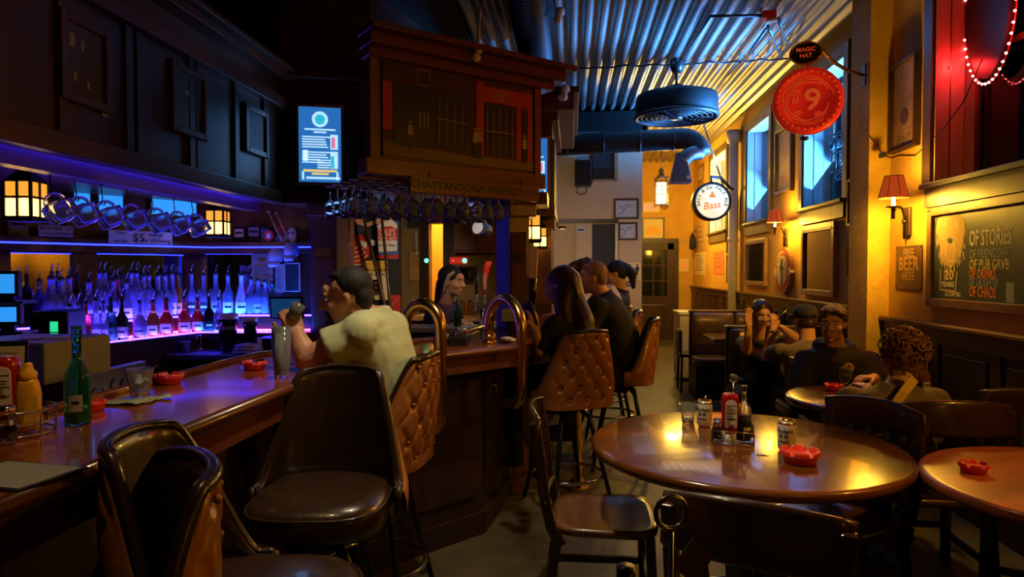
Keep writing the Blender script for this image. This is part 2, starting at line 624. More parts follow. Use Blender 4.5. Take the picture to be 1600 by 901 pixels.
def dup(root, M, label=None, group=None):
  r = root.copy()
  C.objects.link(r)
  place(r, M)
  if label:
    r['label'] = label
  if group:
    r['group'] = group
  for ch in list(root.children):
    if ch.type == 'LIGHT':
      continue
    c = ch.copy()
    C.objects.link(c)
    c.parent = r
    for g in list(ch.children):
      d = g.copy()
      C.objects.link(d)
      d.parent = c
  return r


def TR(x, y, z=0, rz=0):
  return Matrix.Translation((x, y, z)) @ Matrix.Rotation(rz, 4, 'Z')


def text_mesh(s, size, depth=0.001, align='CENTER', xs=1.0):
  cu = bpy.data.curves.new('txt', 'FONT')
  cu.body = s
  cu.size = size
  cu.extrude = depth
  cu.align_x = align
  cu.align_y = 'CENTER'
  cu.resolution_u = 2
  cu.offset = size * 0.012
  ob = bpy.data.objects.new('txt', cu)
  me = bpy.data.meshes.new_from_object(ob)
  bpy.data.objects.remove(ob)
  for v in me.vertices:
    v.co.x *= xs
  return me


def text(name, s, size, material, parent, at=(0, 0, 0), depth=0.001, align='CENTER', xs=1.0, rz=0.0, fn=None):
  """lettering as a mesh in the parent's local x (right), y (up) plane"""
  me = text_mesh(s, size, depth, align, xs)
  T = Matrix.Translation(V(at)) @ Matrix.Rotation(rz, 4, 'Z')
  for v in me.vertices:
    co = T @ v.co
    v.co = fn(co) if fn else co
  me.materials.clear()
  me.materials.append(MATS[material])
  o = bpy.data.objects.new(name, me)
  C.objects.link(o)
  o.parent = parent
  MW[o.name] = MW[parent.name].copy()
  return o


FOLDS = bpy.data.textures.new('folds', 'CLOUDS')
FOLDS.noise_scale = 0.11


def blob(mb, name, material, parent, voxel=0.008, smooth=6, world=True, fac=0.5, folds=0.0):
  """merge overlapping closed shapes into one continuous skin"""
  o = mb.build(name, material, parent, world=world)
  r = o.modifiers.new('remesh', 'REMESH')
  r.mode = 'VOXEL'
  r.voxel_size = voxel
  r.use_smooth_shade = True
  if smooth:
    sm = o.modifiers.new('smooth', 'SMOOTH')
    sm.factor = fac
    sm.iterations = smooth
  if folds:
    dp = o.modifiers.new('folds', 'DISPLACE')
    dp.texture = FOLDS
    dp.strength = folds
    dp.mid_level = 0.5
  return o

# ================================================================== THE SETTING
def pane_clear():
  m = bpy.data.materials.new('pane_clear')
  m.use_nodes = True
  nt = m.node_tree
  nt.nodes.clear()
  out = nt.nodes.new('ShaderNodeOutputMaterial')
  mx = nt.nodes.new('ShaderNodeMixShader')
  tr = nt.nodes.new('ShaderNodeBsdfTransparent')
  gl = nt.nodes.new('ShaderNodeBsdfGlossy')
  gl.inputs['Roughness'].default_value = 0.05
  fr = nt.nodes.new('ShaderNodeFresnel')
  fr.inputs[0].default_value = 1.5
  nt.links.new(fr.outputs[0], mx.inputs[0])
  nt.links.new(tr.outputs[0], mx.inputs[1])
  nt.links.new(gl.outputs[0], mx.inputs[2])
  nt.links.new(mx.outputs[0], out.inputs[0])
  MATS['pane_clear'] = m


pane_clear()

CEIL = 3.74
XN, XF = 2.35, 2.50           # near and far stretches of the right-hand wall
YP = 5.20                     # near face of the pillar
YE, YB = 10.0, 14.2           # white end wall, orange back wall of the entry
XP = A(1357, 300, YP).x
XE = A(1003, 400, YE).x

struct(MB().bb(-4.6, 3.2, -3.2, 14.6, -0.08, 0).build('floor', 'floor'))

# corrugated metal ceiling: each sheet its own piece
ceil = shell('ceiling')
pitch = 0.135
nw = 7
for ci in range(4):
  x0 = -1.02 + ci * nw * pitch
  for ri, (y0, y1) in enumerate(((-3.2, 2.0), (1.94, 7.45), (7.39, 14.4))):
    mb = MB()
    n = nw * 10
    dz = 0.004 * (ri % 2)
    vs, fs = [], []
    for k in range(n + 1):
      x = x0 + nw * pitch * k / n
      a = 2 * PI * k / 10
      z = CEIL + 0.028 * max(-0.75, min(0.75, math.cos(a) * 1.3)) + dz
      vs += [(x, y0, z), (x, y1, z)]
    for k in range(n):
      fs.append((2 * k, 2 * k + 1, 2 * k + 3, 2 * k + 2))
    mb.add(vs, fs, 0, True)
    mb.build('ceiling_sheet', 'corrugated', ceil)
MB().bb(-4.6, -1.0, -3.2, 14.4, 3.70, 3.78).build('ceiling_panel', 'black_ceiling', ceil)
MB().bb(-4.6, 3.2, -3.2, 14.6, 3.86, 3.95).build('roof_deck', 'black_ceiling', ceil)


def wall_with_openings(name, material, x0, x1, y0, y1, wins, z0, z1, extra=0):
  mb = MB()
  ys = [y0] + [v for wn in wins for v in wn] + [y1]
  for i in range(0, len(ys), 2):
    mb.bb(x0, x1, ys[i], ys[i + 1], 0, 3.9)
  for a, b in wins:
    mb.bb(x0, x1, a, b, 0, z0)
    mb.bb(x0, x1, a, b, z1, 3.9)
  return struct(mb.build(name, material))


FW = [(6.42, 7.52), (8.77, 9.88), (11.15, 12.45)]
NW = [(2.55, 4.60)]
wall_with_openings('wall_right_near', 'plaster_orange', XN, XN + 0.4, -3.2, YP + 0.2, NW, 2.03, 3.62)
wall_with_openings('wall_right_far', 'plaster_orange', XF, XF + 0.36, YP + 0.2, 14.4, FW, 2.13, 3.46)
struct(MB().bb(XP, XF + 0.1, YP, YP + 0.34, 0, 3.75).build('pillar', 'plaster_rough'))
# dull upper stretch beyond the pillar is the same wall; the white end wall and the orange entry behind it
struct(MB().bb(-4.6, XE, YE, YE + 0.15, 0, 3.9).build('wall_end', 'plaster_white'))
struct(MB().bb(XE - 0.12, XE, YE + 0.15, YB, 0, 3.9).build('wall_passage', 'plaster_orange'))
struct(MB().bb(XE - 0.1, 2.9, YB, YB + 0.15, 0, 3.9).build('wall_back', 'plaster_orange'))
struct(MB().bb(-4.75, -4.6, -3.2, 14.4, 0, 3.9).build('wall_left', 'black_wall'))
struct(MB().bb(-4.6, 2.8, -3.3, -3.2, 0, 3.9).build('wall_front', 'wood_wainscot'))


def window(n, xw, y0, y1, z0, z1, depth, jamb, sill_m, tint, apron=0.15):
  w_ = shell('window_%d' % n)
  xg = xw + depth
  npl = 3
  for yy, s in ((y1, -1), (y0, 1)):                     # jamb boards
    for k in range(npl):
      a = xw - 0.01 + (depth + 0.01) * k / npl
      b = xw - 0.01 + (depth + 0.01) * (k + 1) / npl - 0.006
      ya, yb = sorted((yy, yy + s * (0.022 + 0.004 * (k % 2))))
      MB().bb(a, b, ya, yb, z0, z1).build('plank', jamb, w_)
  MB().bb(xw - 0.01, xg, y0, y1, z1 - 0.02, z1).build('head_board', jamb, w_)
  MB().bb(xw - 0.07, xg, y0 - 0.06, y1 + 0.06, z0 - 0.03, z0 + 0.005).build('window_sill', sill_m, w_, bevel=0.006)
  MB().bb(xw - 0.035, xw, y0 - 0.05, y1 + 0.05, z0 - 0.03 - apron, z0 - 0.03).build('apron', sill_m, w_)
  for yy, s in ((y1, 1), (y0, -1)):
    ya, yb = sorted((yy, yy + s * 0.10))
    MB().bb(xw - 0.03, xw, ya, yb, z0, z1 + 0.1).build('casing', sill_m, w_)
  MB().bb(xw - 0.03, xw, y0, y1, z1, z1 + 0.1).build('head_casing', sill_m, w_)
  f = MB()
  for yy in (y0 + 0.025, (y0 + y1) / 2, y1 - 0.045):
    f.bb(xg - 0.03, xg, yy - 0.02, yy + 0.02, z0, z1)
  for zz in (z0 + 0.02, (z0 + z1) / 2, z1 - 0.04):
    f.bb(xg - 0.03, xg, y0, y1, zz - 0.02, zz + 0.02)
  f.build('sash', sill_m, w_)
  MB().bb(xg - 0.015, xg - 0.01, y0, y1, z0, z1).build('pane', 'pane_clear', w_)
  return w_


window(1, XN, *NW[0], 2.03, 3.62, 0.26, 'wood_jamb_dark', 'wood_frame_dark', None, 0.12)
for i, (a, b) in enumerate(FW):
  window(2 + i, XF, a, b, 2.13, 3.46, 0.30, 'wood_jamb', 'wood_window', None, 0.14)

# the street outside the windows: evening sky seen through the panes
sky = MB().bb(3.20, 3.22, 5.9, 12.9, 1.6, 4.4).build('sky_backdrop', 'daylight')
struct(sky)
sky['label'] = 'evening blue light outside the windows'
for (a, b), pw in zip(FW, (480, 260, 12)):
  L_ = lamp('window_daylight', 'AREA', (XF + 0.36, (a + b) / 2, 2.75), pw, (0.06, 0.32, 1.0), None, b - a - 0.1,
              (0, math.radians(125), 0), sizey=1.2)
  L_.data.spread = math.radians(62)

# ------------------------------------------------ wainscot on the right-hand walls, panel by panel
def wainscot(n, x, y0, y1, zt, step):
  t = shell('trim_%d' % n)
  MB().bb(x - 0.03, x, y0, y1, 0, zt).build('backing', 'wood_wainscot', t)
  MB().bb(x - 0.075, x, y0, y1, zt, zt + 0.03).build('cap', 'wood_cap', t, bevel=0.008)
  MB().bb(x - 0.045, x - 0.03, y0, y1, 0, 0.16).build('baseboard', 'wood_wainscot', t)
  MB().bb(x - 0.045, x - 0.03, y0, y1, zt - 0.10, zt).build('rail', 'wood_wainscot', t)
  y = y0
  while y < y1 - 0.1:
    e = min(y + step, y1)
    MB().bb(x - 0.045, x - 0.03, y, y + 0.08, 0.16, zt - 0.1).build('stile', 'wood_wainscot', t)
    MB().bb(x - 0.042, x - 0.03, y + 0.13, e - 0.05, 0.21, zt - 0.15).build('panel', 'wood_wainscot', t, bevel=0.008)
    y = e


wainscot(1, XN, -3.0, YP, 1.10, 0.62)
wainscot(2, XF, YP + 0.34, YB, 1.13, 0.62)

# white drain pipe down the far wall beside the third window
pp = AX(1151, 300, XF)
t = thing('drain_pipe', 'white painted drain pipe running up the wall between two windows', 'pipe', (2.40, 10.3, 0))
MB().cyl((0, 0, 0), (0, 0, 3.38), 0.07, seg=20).build('pipe', 'pipe_white', t)
MB().cyl((0, 0, 3.38), (0, 0, 3.56), 0.10, 0.11, seg=20).build('collar', 'pipe_white', t)
MB().cyl((0, 0, 1.9), (0, 0, 1.96), 0.08, seg=20).build('collar', 'pipe_white', t)

# far entry door in the orange back wall
d1 = shell('door_1')
dx0, dx1 = XE + 0.02, A(1052, 450, YB).x
dz1 = A(1030, 380, YB).z
yf = YB - 0.05
MB().bb(dx0, dx1 + 0.10, yf, YB, dz1, dz1 + 0.10).bb(dx1, dx1 + 0.10, yf, YB, 0, dz1).build('door_frame', 'wood_frame_dark', d1)
MB().bb(dx0, dx1, yf + 0.02, YB, 0, 0.92).bb(dx0, dx0 + 0.05, yf + 0.02, YB, 0.92, dz1).bb(dx1 - 0.12, dx1, yf + 0.02, YB, 0.92, dz1) \
  .bb(dx0, dx1, yf + 0.02, YB, dz1 - 0.13, dz1).build('door_leaf', 'wood_wainscot', d1)
MB().bb(dx0 + 0.1, dx1 - 0.16, yf + 0.01, yf + 0.03, 0.2, 0.75).build('door_panel', 'wood_frame_dark', d1, bevel=0.01)
gx0, gx1, gz0, gz1 = dx0 + 0.05, dx1 - 0.12, 0.92, dz1 - 0.13
for i in range(3):
  for j in range(3):
    a = gx0 + (gx1 - gx0) * i / 3
    b = gx0 + (gx1 - gx0) * (i + 1) / 3
    c = gz0 + (gz1 - gz0) * j / 3
    e = gz0 + (gz1 - gz0) * (j + 1) / 3
    MB().bb(a + 0.012, b - 0.012, yf + 0.035, yf + 0.042, c + 0.012, e - 0.012).build('door_pane', 'pane', d1)
mb = MB()
for i in range(4):
  a = gx0 + (gx1 - gx0) * i / 3
  mb.bb(a - 0.013, a + 0.013, yf + 0.022, YB, gz0, gz1)
  c = gz0 + (gz1 - gz0) * i / 3
  mb.bb(gx0, gx1, yf + 0.022, YB, c - 0.013, c + 0.013)
mb.build('muntins', 'wood_frame_dark', d1)
MB().ell((dx0 + 0.07, yf - 0.03, 1.0), 0.03).build('door_handle', 'brass', d1)

# service door with a pale frame in the white end wall
d2 = shell('door_2')
q0, q1, q2 = A(900, 345, YE).x, A(925, 345, YE).x, A(963, 345, YE).x
zt = A(930, 347, YE).z
MB().bb(q0, q1, YE - 0.05, YE, 0, zt).build('door_side_panel', 'plaster_white', d2)
MB().bb(q1, q2, YE - 0.03, YE, 0, zt - 0.03).build('door_leaf', 'black_wall', d2)
MB().bb(q2 - 0.02, q2 + 0.02, YE - 0.07, YE, 0, zt).build('steel_edge', 'steel', d2)
MB().bb(q0 - 0.25, q2 + 0.02, YE - 0.07, YE, zt - 0.02, zt + 0.04).build('lintel', 'wood_frame_dark', d2)

# ================================================================== BAR COUNTER
BZ = 1.07
bar_f = [(-1.0, 0.1), (-1.0, 2.80), (-0.30, 3.58), (0.08, 6.6)]
bar_b = [(-1.46, 0.1), (-1.46, 2.98), (-0.72, 3.80), (-0.38, 6.6)]


def strip_poly(a, b):
  return a + list(reversed(b))


def offset_path(path, d):
  """shift an open plan path sideways (positive = to the right of travel)"""
  out = []
  n = len(path)
  for i in range(n):
    nv = V((0, 0))
    segs = []
    if i > 0:
      segs.append((path[i - 1], path[i]))
    if i < n - 1:
      segs.append((path[i], path[i + 1]))
    for (x0, y0), (x1, y1) in segs:
      L = math.hypot(x1 - x0, y1 - y0)
      nv += V(((y1 - y0) / L, -(x1 - x0) / L))
    nv /= len(segs)
    nv /= nv.length_squared
    out.append((path[i][0] + nv.x * d, path[i][1] + nv.y * d))
  return out


def seg_strip(mb, a, b, z0, z1, mi=0):
  for i in range(len(a) - 1):
    mb.prism([a[i], a[i + 1], b[i + 1], b[i]], z0, z1, None, mi)
  return mb


bar = thing('bar_counter', 'long angled pub bar with glossy red brown wooden top and dark front', 'bar counter', (-1.2, 2.0, 0))
top = MB()
for i in range(3):
  MB().prism([bar_f[i], bar_f[i + 1], bar_b[i + 1], bar_b[i]], BZ - 0.045, BZ).build('countertop', 'wood_bar', bar, world=True)
m = MB()
m.tube([(x, y, BZ - 0.020) for x, y in offset_path(bar_f, 0.0)], 0.022, 12)
m.build('edge_moulding', 'wood_bar_edge', bar, world=True)
seg_strip(MB(), offset_path(bar_f, -0.005), offset_path(bar_f, -0.05), BZ - 0.12, BZ - 0.045).build('apron', 'wood_bar_edge', bar, world=True)
m = MB()
m.tube([(x, y, BZ + 0.004) for x, y in offset_path(bar_b, -0.01)], 0.018, 8)
m.build('inner_rail', 'wood_bar', bar, world=True)
fr = offset_path(bar_f, -0.22)
fb = offset_path(bar_f, -0.30)
seg_strip(MB(), fr, fb, 0.0, BZ - 0.1).build('front_wall', 'wood_bar_front', bar, world=True)
seg_strip(MB(), offset_path(bar_f, -0.19), fr, 0.0, 0.12).build('kick_board', 'wood_bar_front', bar, world=True)
for i in range(3):                                      # raised front panels
  p, q = V(fr[i]), V(fr[i + 1])
  L = (q - p).length
  n = max(1, int(L / 0.55))
  d = (q - p) / L
  for k in range(n):
    a = p + d * (L * k / n + 0.05)
    b = p + d * (L * (k + 1) / n - 0.05)
    nn = V((d.y, -d.x)) * 0.014
    MB().prism([tuple(a + nn), tuple(b + nn), tuple(b), tuple(a)], 0.22, 0.88).build('front_panel', 'wood_bar_front', bar, world=True)
# brass coat hook on the bar front, under the corner
bq = on_line(764, fr[1], fr[2])
dh = V((fr[2][0] - fr[1][0], fr[2][1] - fr[1][1], 0)).normalized()
hk = thing('coat_hook', 'small brass ring hook on the bar front between the brass hoops', 'hook', M=frame((bq.x + dh.y * .018, bq.y - dh.x * .018, A(764, 607, bq.y).z), dh, (0, 0, 1)))
MB().tube([(.028 * math.cos(a), .028 * math.sin(a), .02) for a in [-.9 + 5.0 * k / 14 for k in range(15)]], .005, 8).build('ring', 'brass', hk)
MB().lathe([(.016, 0), (.016, .006), (.006, .012), (.006, .022)], 14, Matrix.Translation((0, .028, 0))).build('base_plate', 'brass', hk)
# two brass hoops that fence off the waiter's station
def hoop(p_in, p_out, ztop, zend, label):
  t = thing('brass_rail_hoop', label, 'brass rail', (p_in[0], p_in[1], BZ), 0, 'brass hoops at the waiter station')
  a, b = V((p_in[0], p_in[1], 0)), V((p_out[0], p_out[1], 0))
  c = (a + b) / 2
  r = (b - a) / 2
  R_ = r.length
  zc = ztop - R_
  pts = [(a.x, a.y, BZ + 0.002), (a.x, a.y, zc)]
  for k in range(1, 16):
    an = PI * k / 16
    p = c - r * math.cos(an)
    pts.append((p.x, p.y, zc + R_ * math.sin(an)))
  pts += [(b.x, b.y, zc), (b.x, b.y, zend + 0.10)]
  d = (a - b).normalized()
  for k in range(1, 5):
    an = PI / 2 * k / 4
    pts.append((b.x + d.x * 0.10 * (1 - math.cos(an)), b.y + d.y * 0.10 * (1 - math.cos(an)), zend + 0.10 - 0.10 * math.sin(an)))
  e = pts[-1]
  pts.append((e[0] + d.x * 0.05, e[1] + d.y * 0.05, zend))
  MB().tube(pts, 0.027, 14).build('tube', 'brass', t, world=True)
  MB().cyl((a.x, a.y, BZ), (a.x, a.y, BZ + 0.015), 0.045, seg=18).cyl((a.x, a.y, BZ + 0.015), (a.x, a.y, BZ + 0.05), 0.034, seg=18) \
    .build('flange', 'brass', t, world=True)
  return t


h1a, h1b = A(634, 548, 3.10), A(689, 545, 2.98)
hoop((h1a.x, h1a.y), (h1b.x, h1b.y), A(660, 474, 3.05).z, 0.72, 'brass hoop rail beside the man in green at the bar')
h2a, h2b = A(764, 530, 3.62), A(815, 560, 3.36)
hoop((h2a.x, h2a.y), (h2b.x, h2b.y), A(790, 466, 3.5).z, 0.77, 'brass hoop rail beside the long haired woman with a phone')

# ================================================================== BACK BAR
L1 = [(-3.35, 3.05), (-2.99, 3.62), (-2.72, 4.62), (-1.96, 4.72)]
SW = [(-3.98, 3.45), (-3.80, 4.08), (-2.98, 5.27), (-1.80, 5.27)]
wl = MB()
for i in range(3):
  a, b = SW[i], SW[i + 1]
  d = V((b[0] - a[0], b[1] - a[1])).normalized()
  nn = V((-d.y, d.x)) * 0.1
  wl.prism([a, b, (b[0] + nn.x, b[1] + nn.y), (a[0] + nn.x, a[1] + nn.y)], 0, 3.7)
struct(wl.build('wall_backbar', 'wood_backbar'))

bb = thing('bottle_counter', 'dark stepped back bar counter with purple light under the bottles', 'back bar', (-2.9, 4.4, 0))
seg_strip(MB(), offset_path(L1, 0.0), SW, 0.0, 1.01).build('lower_step', 'wood_frame_dark', bb, world=True)
L2 = offset_path(L1, -0.17)
seg_strip(MB(), L2, SW, 1.01, 1.12).build('upper_step', 'wood_frame_dark', bb, world=True)
m = MB()
m.tube([(x, y, 1.017) for x, y in offset_path(L1, -0.012)], 0.0055, 6)
m.build('led_strip', 'led_purple', bb, world=True)
m = MB()
m.tube([(x, y, 1.012 + 0.008) for x, y in offset_path(L1, -0.155)], 0.006, 6)
m.build('led_strip', 'led_pink', bb, world=True)
m = MB()
m.tube([(x, y, 1.127) for x, y in offset_path(L1, -0.19)], 0.006, 6)
m.build('led_strip', 'led_purple', bb, world=True)
for i, pw_ in ((1, 7.0), (2, 6.0)):                      # the LED strips' own light, thrown up through the bottles
  for off_, z_, pk in ((-.03, 1.025, 1.0), (-.20, 1.135, 1.2)):
    a, b = V(offset_path(L1, off_)[i]), V(offset_path(L1, off_)[i + 1])
    c_ = (a + b) / 2
    L_ = lamp('led_light', 'AREA', (0, 0, 0), pw_ * pk, (0.07, 0.045, 1.0) if i == 1 else (0.015, 0.11, 1.0), None, (b - a).length, None, sizey=.03)
    L_.rotation_euler = (PI, 0, math.atan2(b.y - a.y, b.x - a.x))
    L_.parent = bb
    L_.location = MW[bb.name].inverted() @ V((c_.x, c_.y, z_))
random.seed(3)
m = MB()
for i in range(1, 3):                                   # little lamps of the string between the bottles
  a, b = V(L1[i]), V(L1[i + 1])
  n = 26
  for k in range(n):
    p = a.lerp(b, (k + random.random() * 0.7) / n)
    m.ell((p.x - 0.05 - random.random() * 0.05, p.y + 0.05, 1.018), 0.006, seg=6, rings=4)
m.build('fairy_lights', 'led_pink', bb, world=True, kind='stuff')

# steel work counter of the back bar
st = thing('steel_counter', 'stainless steel work counter in front of the back bar', 'counter', (-2.2, 4.3, 0))
p0, p1 = A(258, 553, 4.3), A(470, 552, 4.3)
MB().bb(p0.x, p1.x + 0.1, 4.3, 4.66, p0.z - 0.04, p0.z).build('worktop', 'steel', st, world=True, bevel=0.006)
MB().bb(p0.x + 0.03, p1.x + 0.05, 4.36, 4.62, 0, p0.z - 0.04).build('cabinet', 'black_metal', st, world=True)
STZ = p0.z
# under-bar sink with sloping rim
sk = thing('steel_sink', 'dark steel sink unit behind the bar near the white box', 'sink', (-2.15, 2.7, 0))
MB().bb(-2.30, -1.86, 2.2, 3.35, 0.0, 0.80).build('body', 'black_metal', sk, world=True)
m = MB()
m.bb(-2.34, -1.82, 2.15, 3.4, 0.80, 0.83).bb(-2.34, -2.30, 2.15, 3.4, 0.83, 0.98)
m.build('rim', 'steel', sk, world=True, bevel=0.005)
rl = thing('speed_rail', 'low steel rail rack holding pouring bottles behind the bar', 'rack', (-1.62, 2.3, 0))
MB().bb(-1.74, -1.52, 1.75, 2.75, 0.60, 0.63).bb(-1.75, -1.74, 1.75, 2.75, 0.63, 0.72).bb(-1.52, -1.51, 1.75, 2.75, 0.63, 0.72) \
  .bb(-1.72, -1.54, 1.78, 1.82, 0, 0.6).bb(-1.72, -1.54, 2.68, 2.72, 0, 0.6).build('tray', 'steel', rl, world=True)

# upper shelf with blue lit edge
sh = thing('display_shelf', 'long dark wooden shelf with blue lit edge above the mirrors', 'shelf', (-3.0, 4.8, 1.69))
S1 = [(-3.86, 3.55), (-3.66, 4.02), (-2.90, 5.08), (-1.84, 5.06)]
for i in range(3):
  MB().prism([S1[i], S1[i + 1], SW[i + 1], SW[i]], 1.66, 1.69).build('shelf_board', 'wood_backbar', sh, world=True)
m = MB()
m.tube([(x, y, 1.652) for x, y in S1], 0.006, 6)
m.build('led_strip', 'led_blue', sh, world=True)
m = MB()
seg_strip(m, S1, offset_path(S1, -0.03), 1.60, 1.645)
m.build('fascia', 'wood_backbar', sh, world=True)

# mirrors on the back wall
def mirror(px0, px1, pyt, pyb, i, label):
  a, b = SW[i], SW[i + 1]
  p, q = on_line(px0, a, b), on_line(px1, a, b)
  zt_ = A((px0 + px1) / 2, pyt, (p.y + q.y) / 2).z
  zb = A((px0 + px1) / 2, pyb, (p.y + q.y) / 2).z
  d = (q - p)
  wd = d.length
  c = (p + q) / 2
  nrm = V((d.y, -d.x, 0)).normalized()
  M = frame((c.x + nrm.x * 0.03, c.y + nrm.y * 0.03, (zt_ + zb) / 2), d, (0, 0, 1))
  t = thing('wall_mirror', label, 'mirror', M=M)
  hw, hh = wd / 2, (zt_ - zb) / 2
  MB().bb(-hw, hw, -hh, hh, -0.012, 0.0).build('glass', 'mirror', t)
  f = 0.10
  MB().bb(-hw - f, -hw, -hh - f, hh + f, -0.02, 0.025).bb(hw, hw + f, -hh - f, hh + f, -0.02, 0.025) \
    .bb(-hw, hw, hh, hh + f, -0.02, 0.025).bb(-hw, hw, -hh - f, -hh, -0.02, 0.025).build('frame', 'wood_backbar', t, bevel=0.008)
  MB().bb(-hw, hw, hh - 0.006, hh - 0.001, 0.0, 0.012).build('led_strip', 'led_blue', t)


mirror(14, 108, 395, 520, 1, 'purple lit mirror with dark wood frame behind the leftmost bottles')
mirror(148, 283, 397, 520, 1, 'mirror in dark wood frame behind the middle of the bottle rows')
mirror(324, 448, 396, 520, 2, 'blue lit mirror behind the bottles beside the till screen')

# blue backlit panels above the shelf
for px0, px1, pyt, pyb, i, lab in ((116, 141, 293, 330, 1, 'leftmost small blue backlit panel above the display shelf'),
                                   (154, 192, 298, 334, 1, 'middle blue backlit panel above the display shelf'),
                                   (236, 306, 306, 336, 1, 'widest blue backlit panel above the display shelf')):
  a, b = SW[i], SW[i + 1]
  p, q = on_line(px0, a, b), on_line(px1, a, b)
  d = q - p
  c = (p + q) / 2
  z1_, z0_ = A((px0 + px1) / 2, pyt, c.y).z, A((px0 + px1) / 2, pyb, c.y).z
  nrm = V((d.y, -d.x, 0)).normalized() * 0.02
  M = frame((c.x + nrm.x, c.y + nrm.y, (z0_ + z1_) / 2), d, (0, 0, 1))
  t = thing('backlit_panel', lab, 'light panel', M=M, group='blue backlit panels')
  hw, hh = d.length / 2, (z1_ - z0_) / 2
  MB().bb(-hw, hw, -hh, hh, -0.01, 0.0).build('screen', 'glow_cyan', t)
  MB().bb(-hw - 0.02, -hw, -hh, hh, -0.015, 0.01).bb(hw, hw + 0.02, -hh, hh, -0.015, 0.01).build('frame', 'wood_frame_dark', t)

# ================================================================== SOFFIT OVER THE BACK BAR
SX, SZ, ST = -2.14, 1.96, 2.92
sf = thing('bar_soffit', 'dark panelled wooden soffit hanging over the back bar', 'soffit', (SX, 3.0, SZ))
SE = 4.74
MB().bb(SX - 0.05, SX, 0.6, SE, SZ, ST).build('face', 'wood_soffit', sf, world=True)
MB().prism([(SX - 0.05, 0.6), (SX - 0.05, SE), (-1.9, 5.4), (-4.4, 5.4), (-4.4, 0.6)], SZ + 0.06, SZ + 0.10).build('underside', 'wood_backbar', sf, world=True)
MB().bb(SX - 0.06, SX + 0.035, 0.6, SE, SZ - 0.005, SZ + 0.085).build('lower_trim', 'wood_soffit_h', sf, world=True, bevel=0.006)
MB().bb(SX - 0.05, SX + 0.06, 0.6, SE + 0.06, ST - 0.28, ST - 0.20).build('upper_trim', 'wood_soffit_h', sf, world=True, bevel=0.006)
MB().bb(SX - 0.05, SX + 0.15, 0.6, SE + 0.15, ST - 0.03, ST).bb(SX - 0.05, SX + 0.10, 0.6, SE + 0.1, ST - 0.08, ST - 0.03) \
  .build('cornice', 'wood_soffit_h', sf, world=True, bevel=0.004)
for y in (2.60, 3.02, 3.10, 3.55, 3.62, 4.05, 4.45):
  MB().bb(SX, SX + 0.018, y, y + 0.05, SZ + 0.085, ST - 0.28).build('stile', 'wood_soffit', sf, world=True)
m = MB()
m.bb(SX - 0.075, SX - 0.06, 0.8, SE, SZ + 0.035, SZ + 0.045)
m.build('led_strip', 'led_purple', sf, world=True)
MB().bb(-2.36, -2.28, 1.6, 4.70, SZ - 0.06, SZ + 0.06).build('mug_beam', 'wood_soffit_h', sf, world=True)
MB().bb(-2.75, -2.70, 1.6, 4.70, SZ, SZ + 0.06).build('beam', 'wood_soffit_h', sf, world=True)

# framed dark pictures on the soffit
def picture(name, label, M, w_, h_, fm, im, fw=0.05, fd=0.03, group=None, glass=False, cat='picture'):
  t = thing(name, label, cat, M=M, group=group)
  a, b = w_ / 2, h_ / 2
  MB().bb(-a, -a + fw, -b, b, 0, fd).bb(a - fw, a, -b, b, 0, fd).bb(-a + fw, a - fw, b - fw, b, 0, fd).bb(-a + fw, a - fw, -b, -b + fw, 0, fd) \
    .build('frame', fm, t, bevel=0.006)
  MB().bb(-a + fw, a - fw, -b + fw, b - fw, 0, fd * 0.45).build('print', im, t)
  return t


def soffit_pic(px0, px1, py0, py1, label, marks):
  a, b = AX(px0, (py0 + py1) / 2, SX), AX(px1, (py0 + py1) / 2, SX)
  yc = (a.y + b.y) / 2
  zc = AX((px0 + px1) / 2, (py0 + py1) / 2, SX).z
  hh = (AX((px0 + px1) / 2, py0, SX).z - AX((px0 + px1) / 2, py1, SX).z)
  t = picture('framed_picture', label, WL(yc, zc, SX + 0.002), b.y - a.y, hh, 'wood_soffit_h', 'poster_dark', 0.04, 0.03,
        'framed pictures on the soffit')
  for x, y, w_, h_ in marks:
    mb = MB()
    mb.bb((x - w_ / 2) * (b.y - a.y), (x + w_ / 2) * (b.y - a.y), (y - h_ / 2) * hh, (y + h_ / 2) * hh, 0.0135, 0.015)
    mb.build('printed_figure', 'label_grey', t)


soffit_pic(86, 166, 30, 165, 'dark framed picture with pale figures on soffit, nearest the camera', [(-0.25, 0.2, .1, .16), (-0.05, .18, .05, .12), (-0.2, -.2, .06, .1), (.05, -.25, .05, .08)])
soffit_pic(262, 318, 105, 212, 'red brown framed portrait in the middle of the soffit', [(-.05, .12, .12, .06), (.02, -.02, .08, .06), (.1, -.2, .08, .12)])
soffit_pic(378, 414, 168, 242, 'small framed picture on the soffit nearest the menu screen', [(0.0, 0.0, .05, .2)])
t = thing('small_card', 'small pale card tucked under the nearest soffit picture frame', 'card', M=WL(AX(163, 177, SX).y, AX(163, 177, SX).z, SX + 0.002))
MB().bb(-0.02, 0.02, -0.018, 0.018, 0, 0.004).bb(-0.012, 0.012, -0.004, 0.004, 0.004, 0.005).build('card', 'label_grey', t)

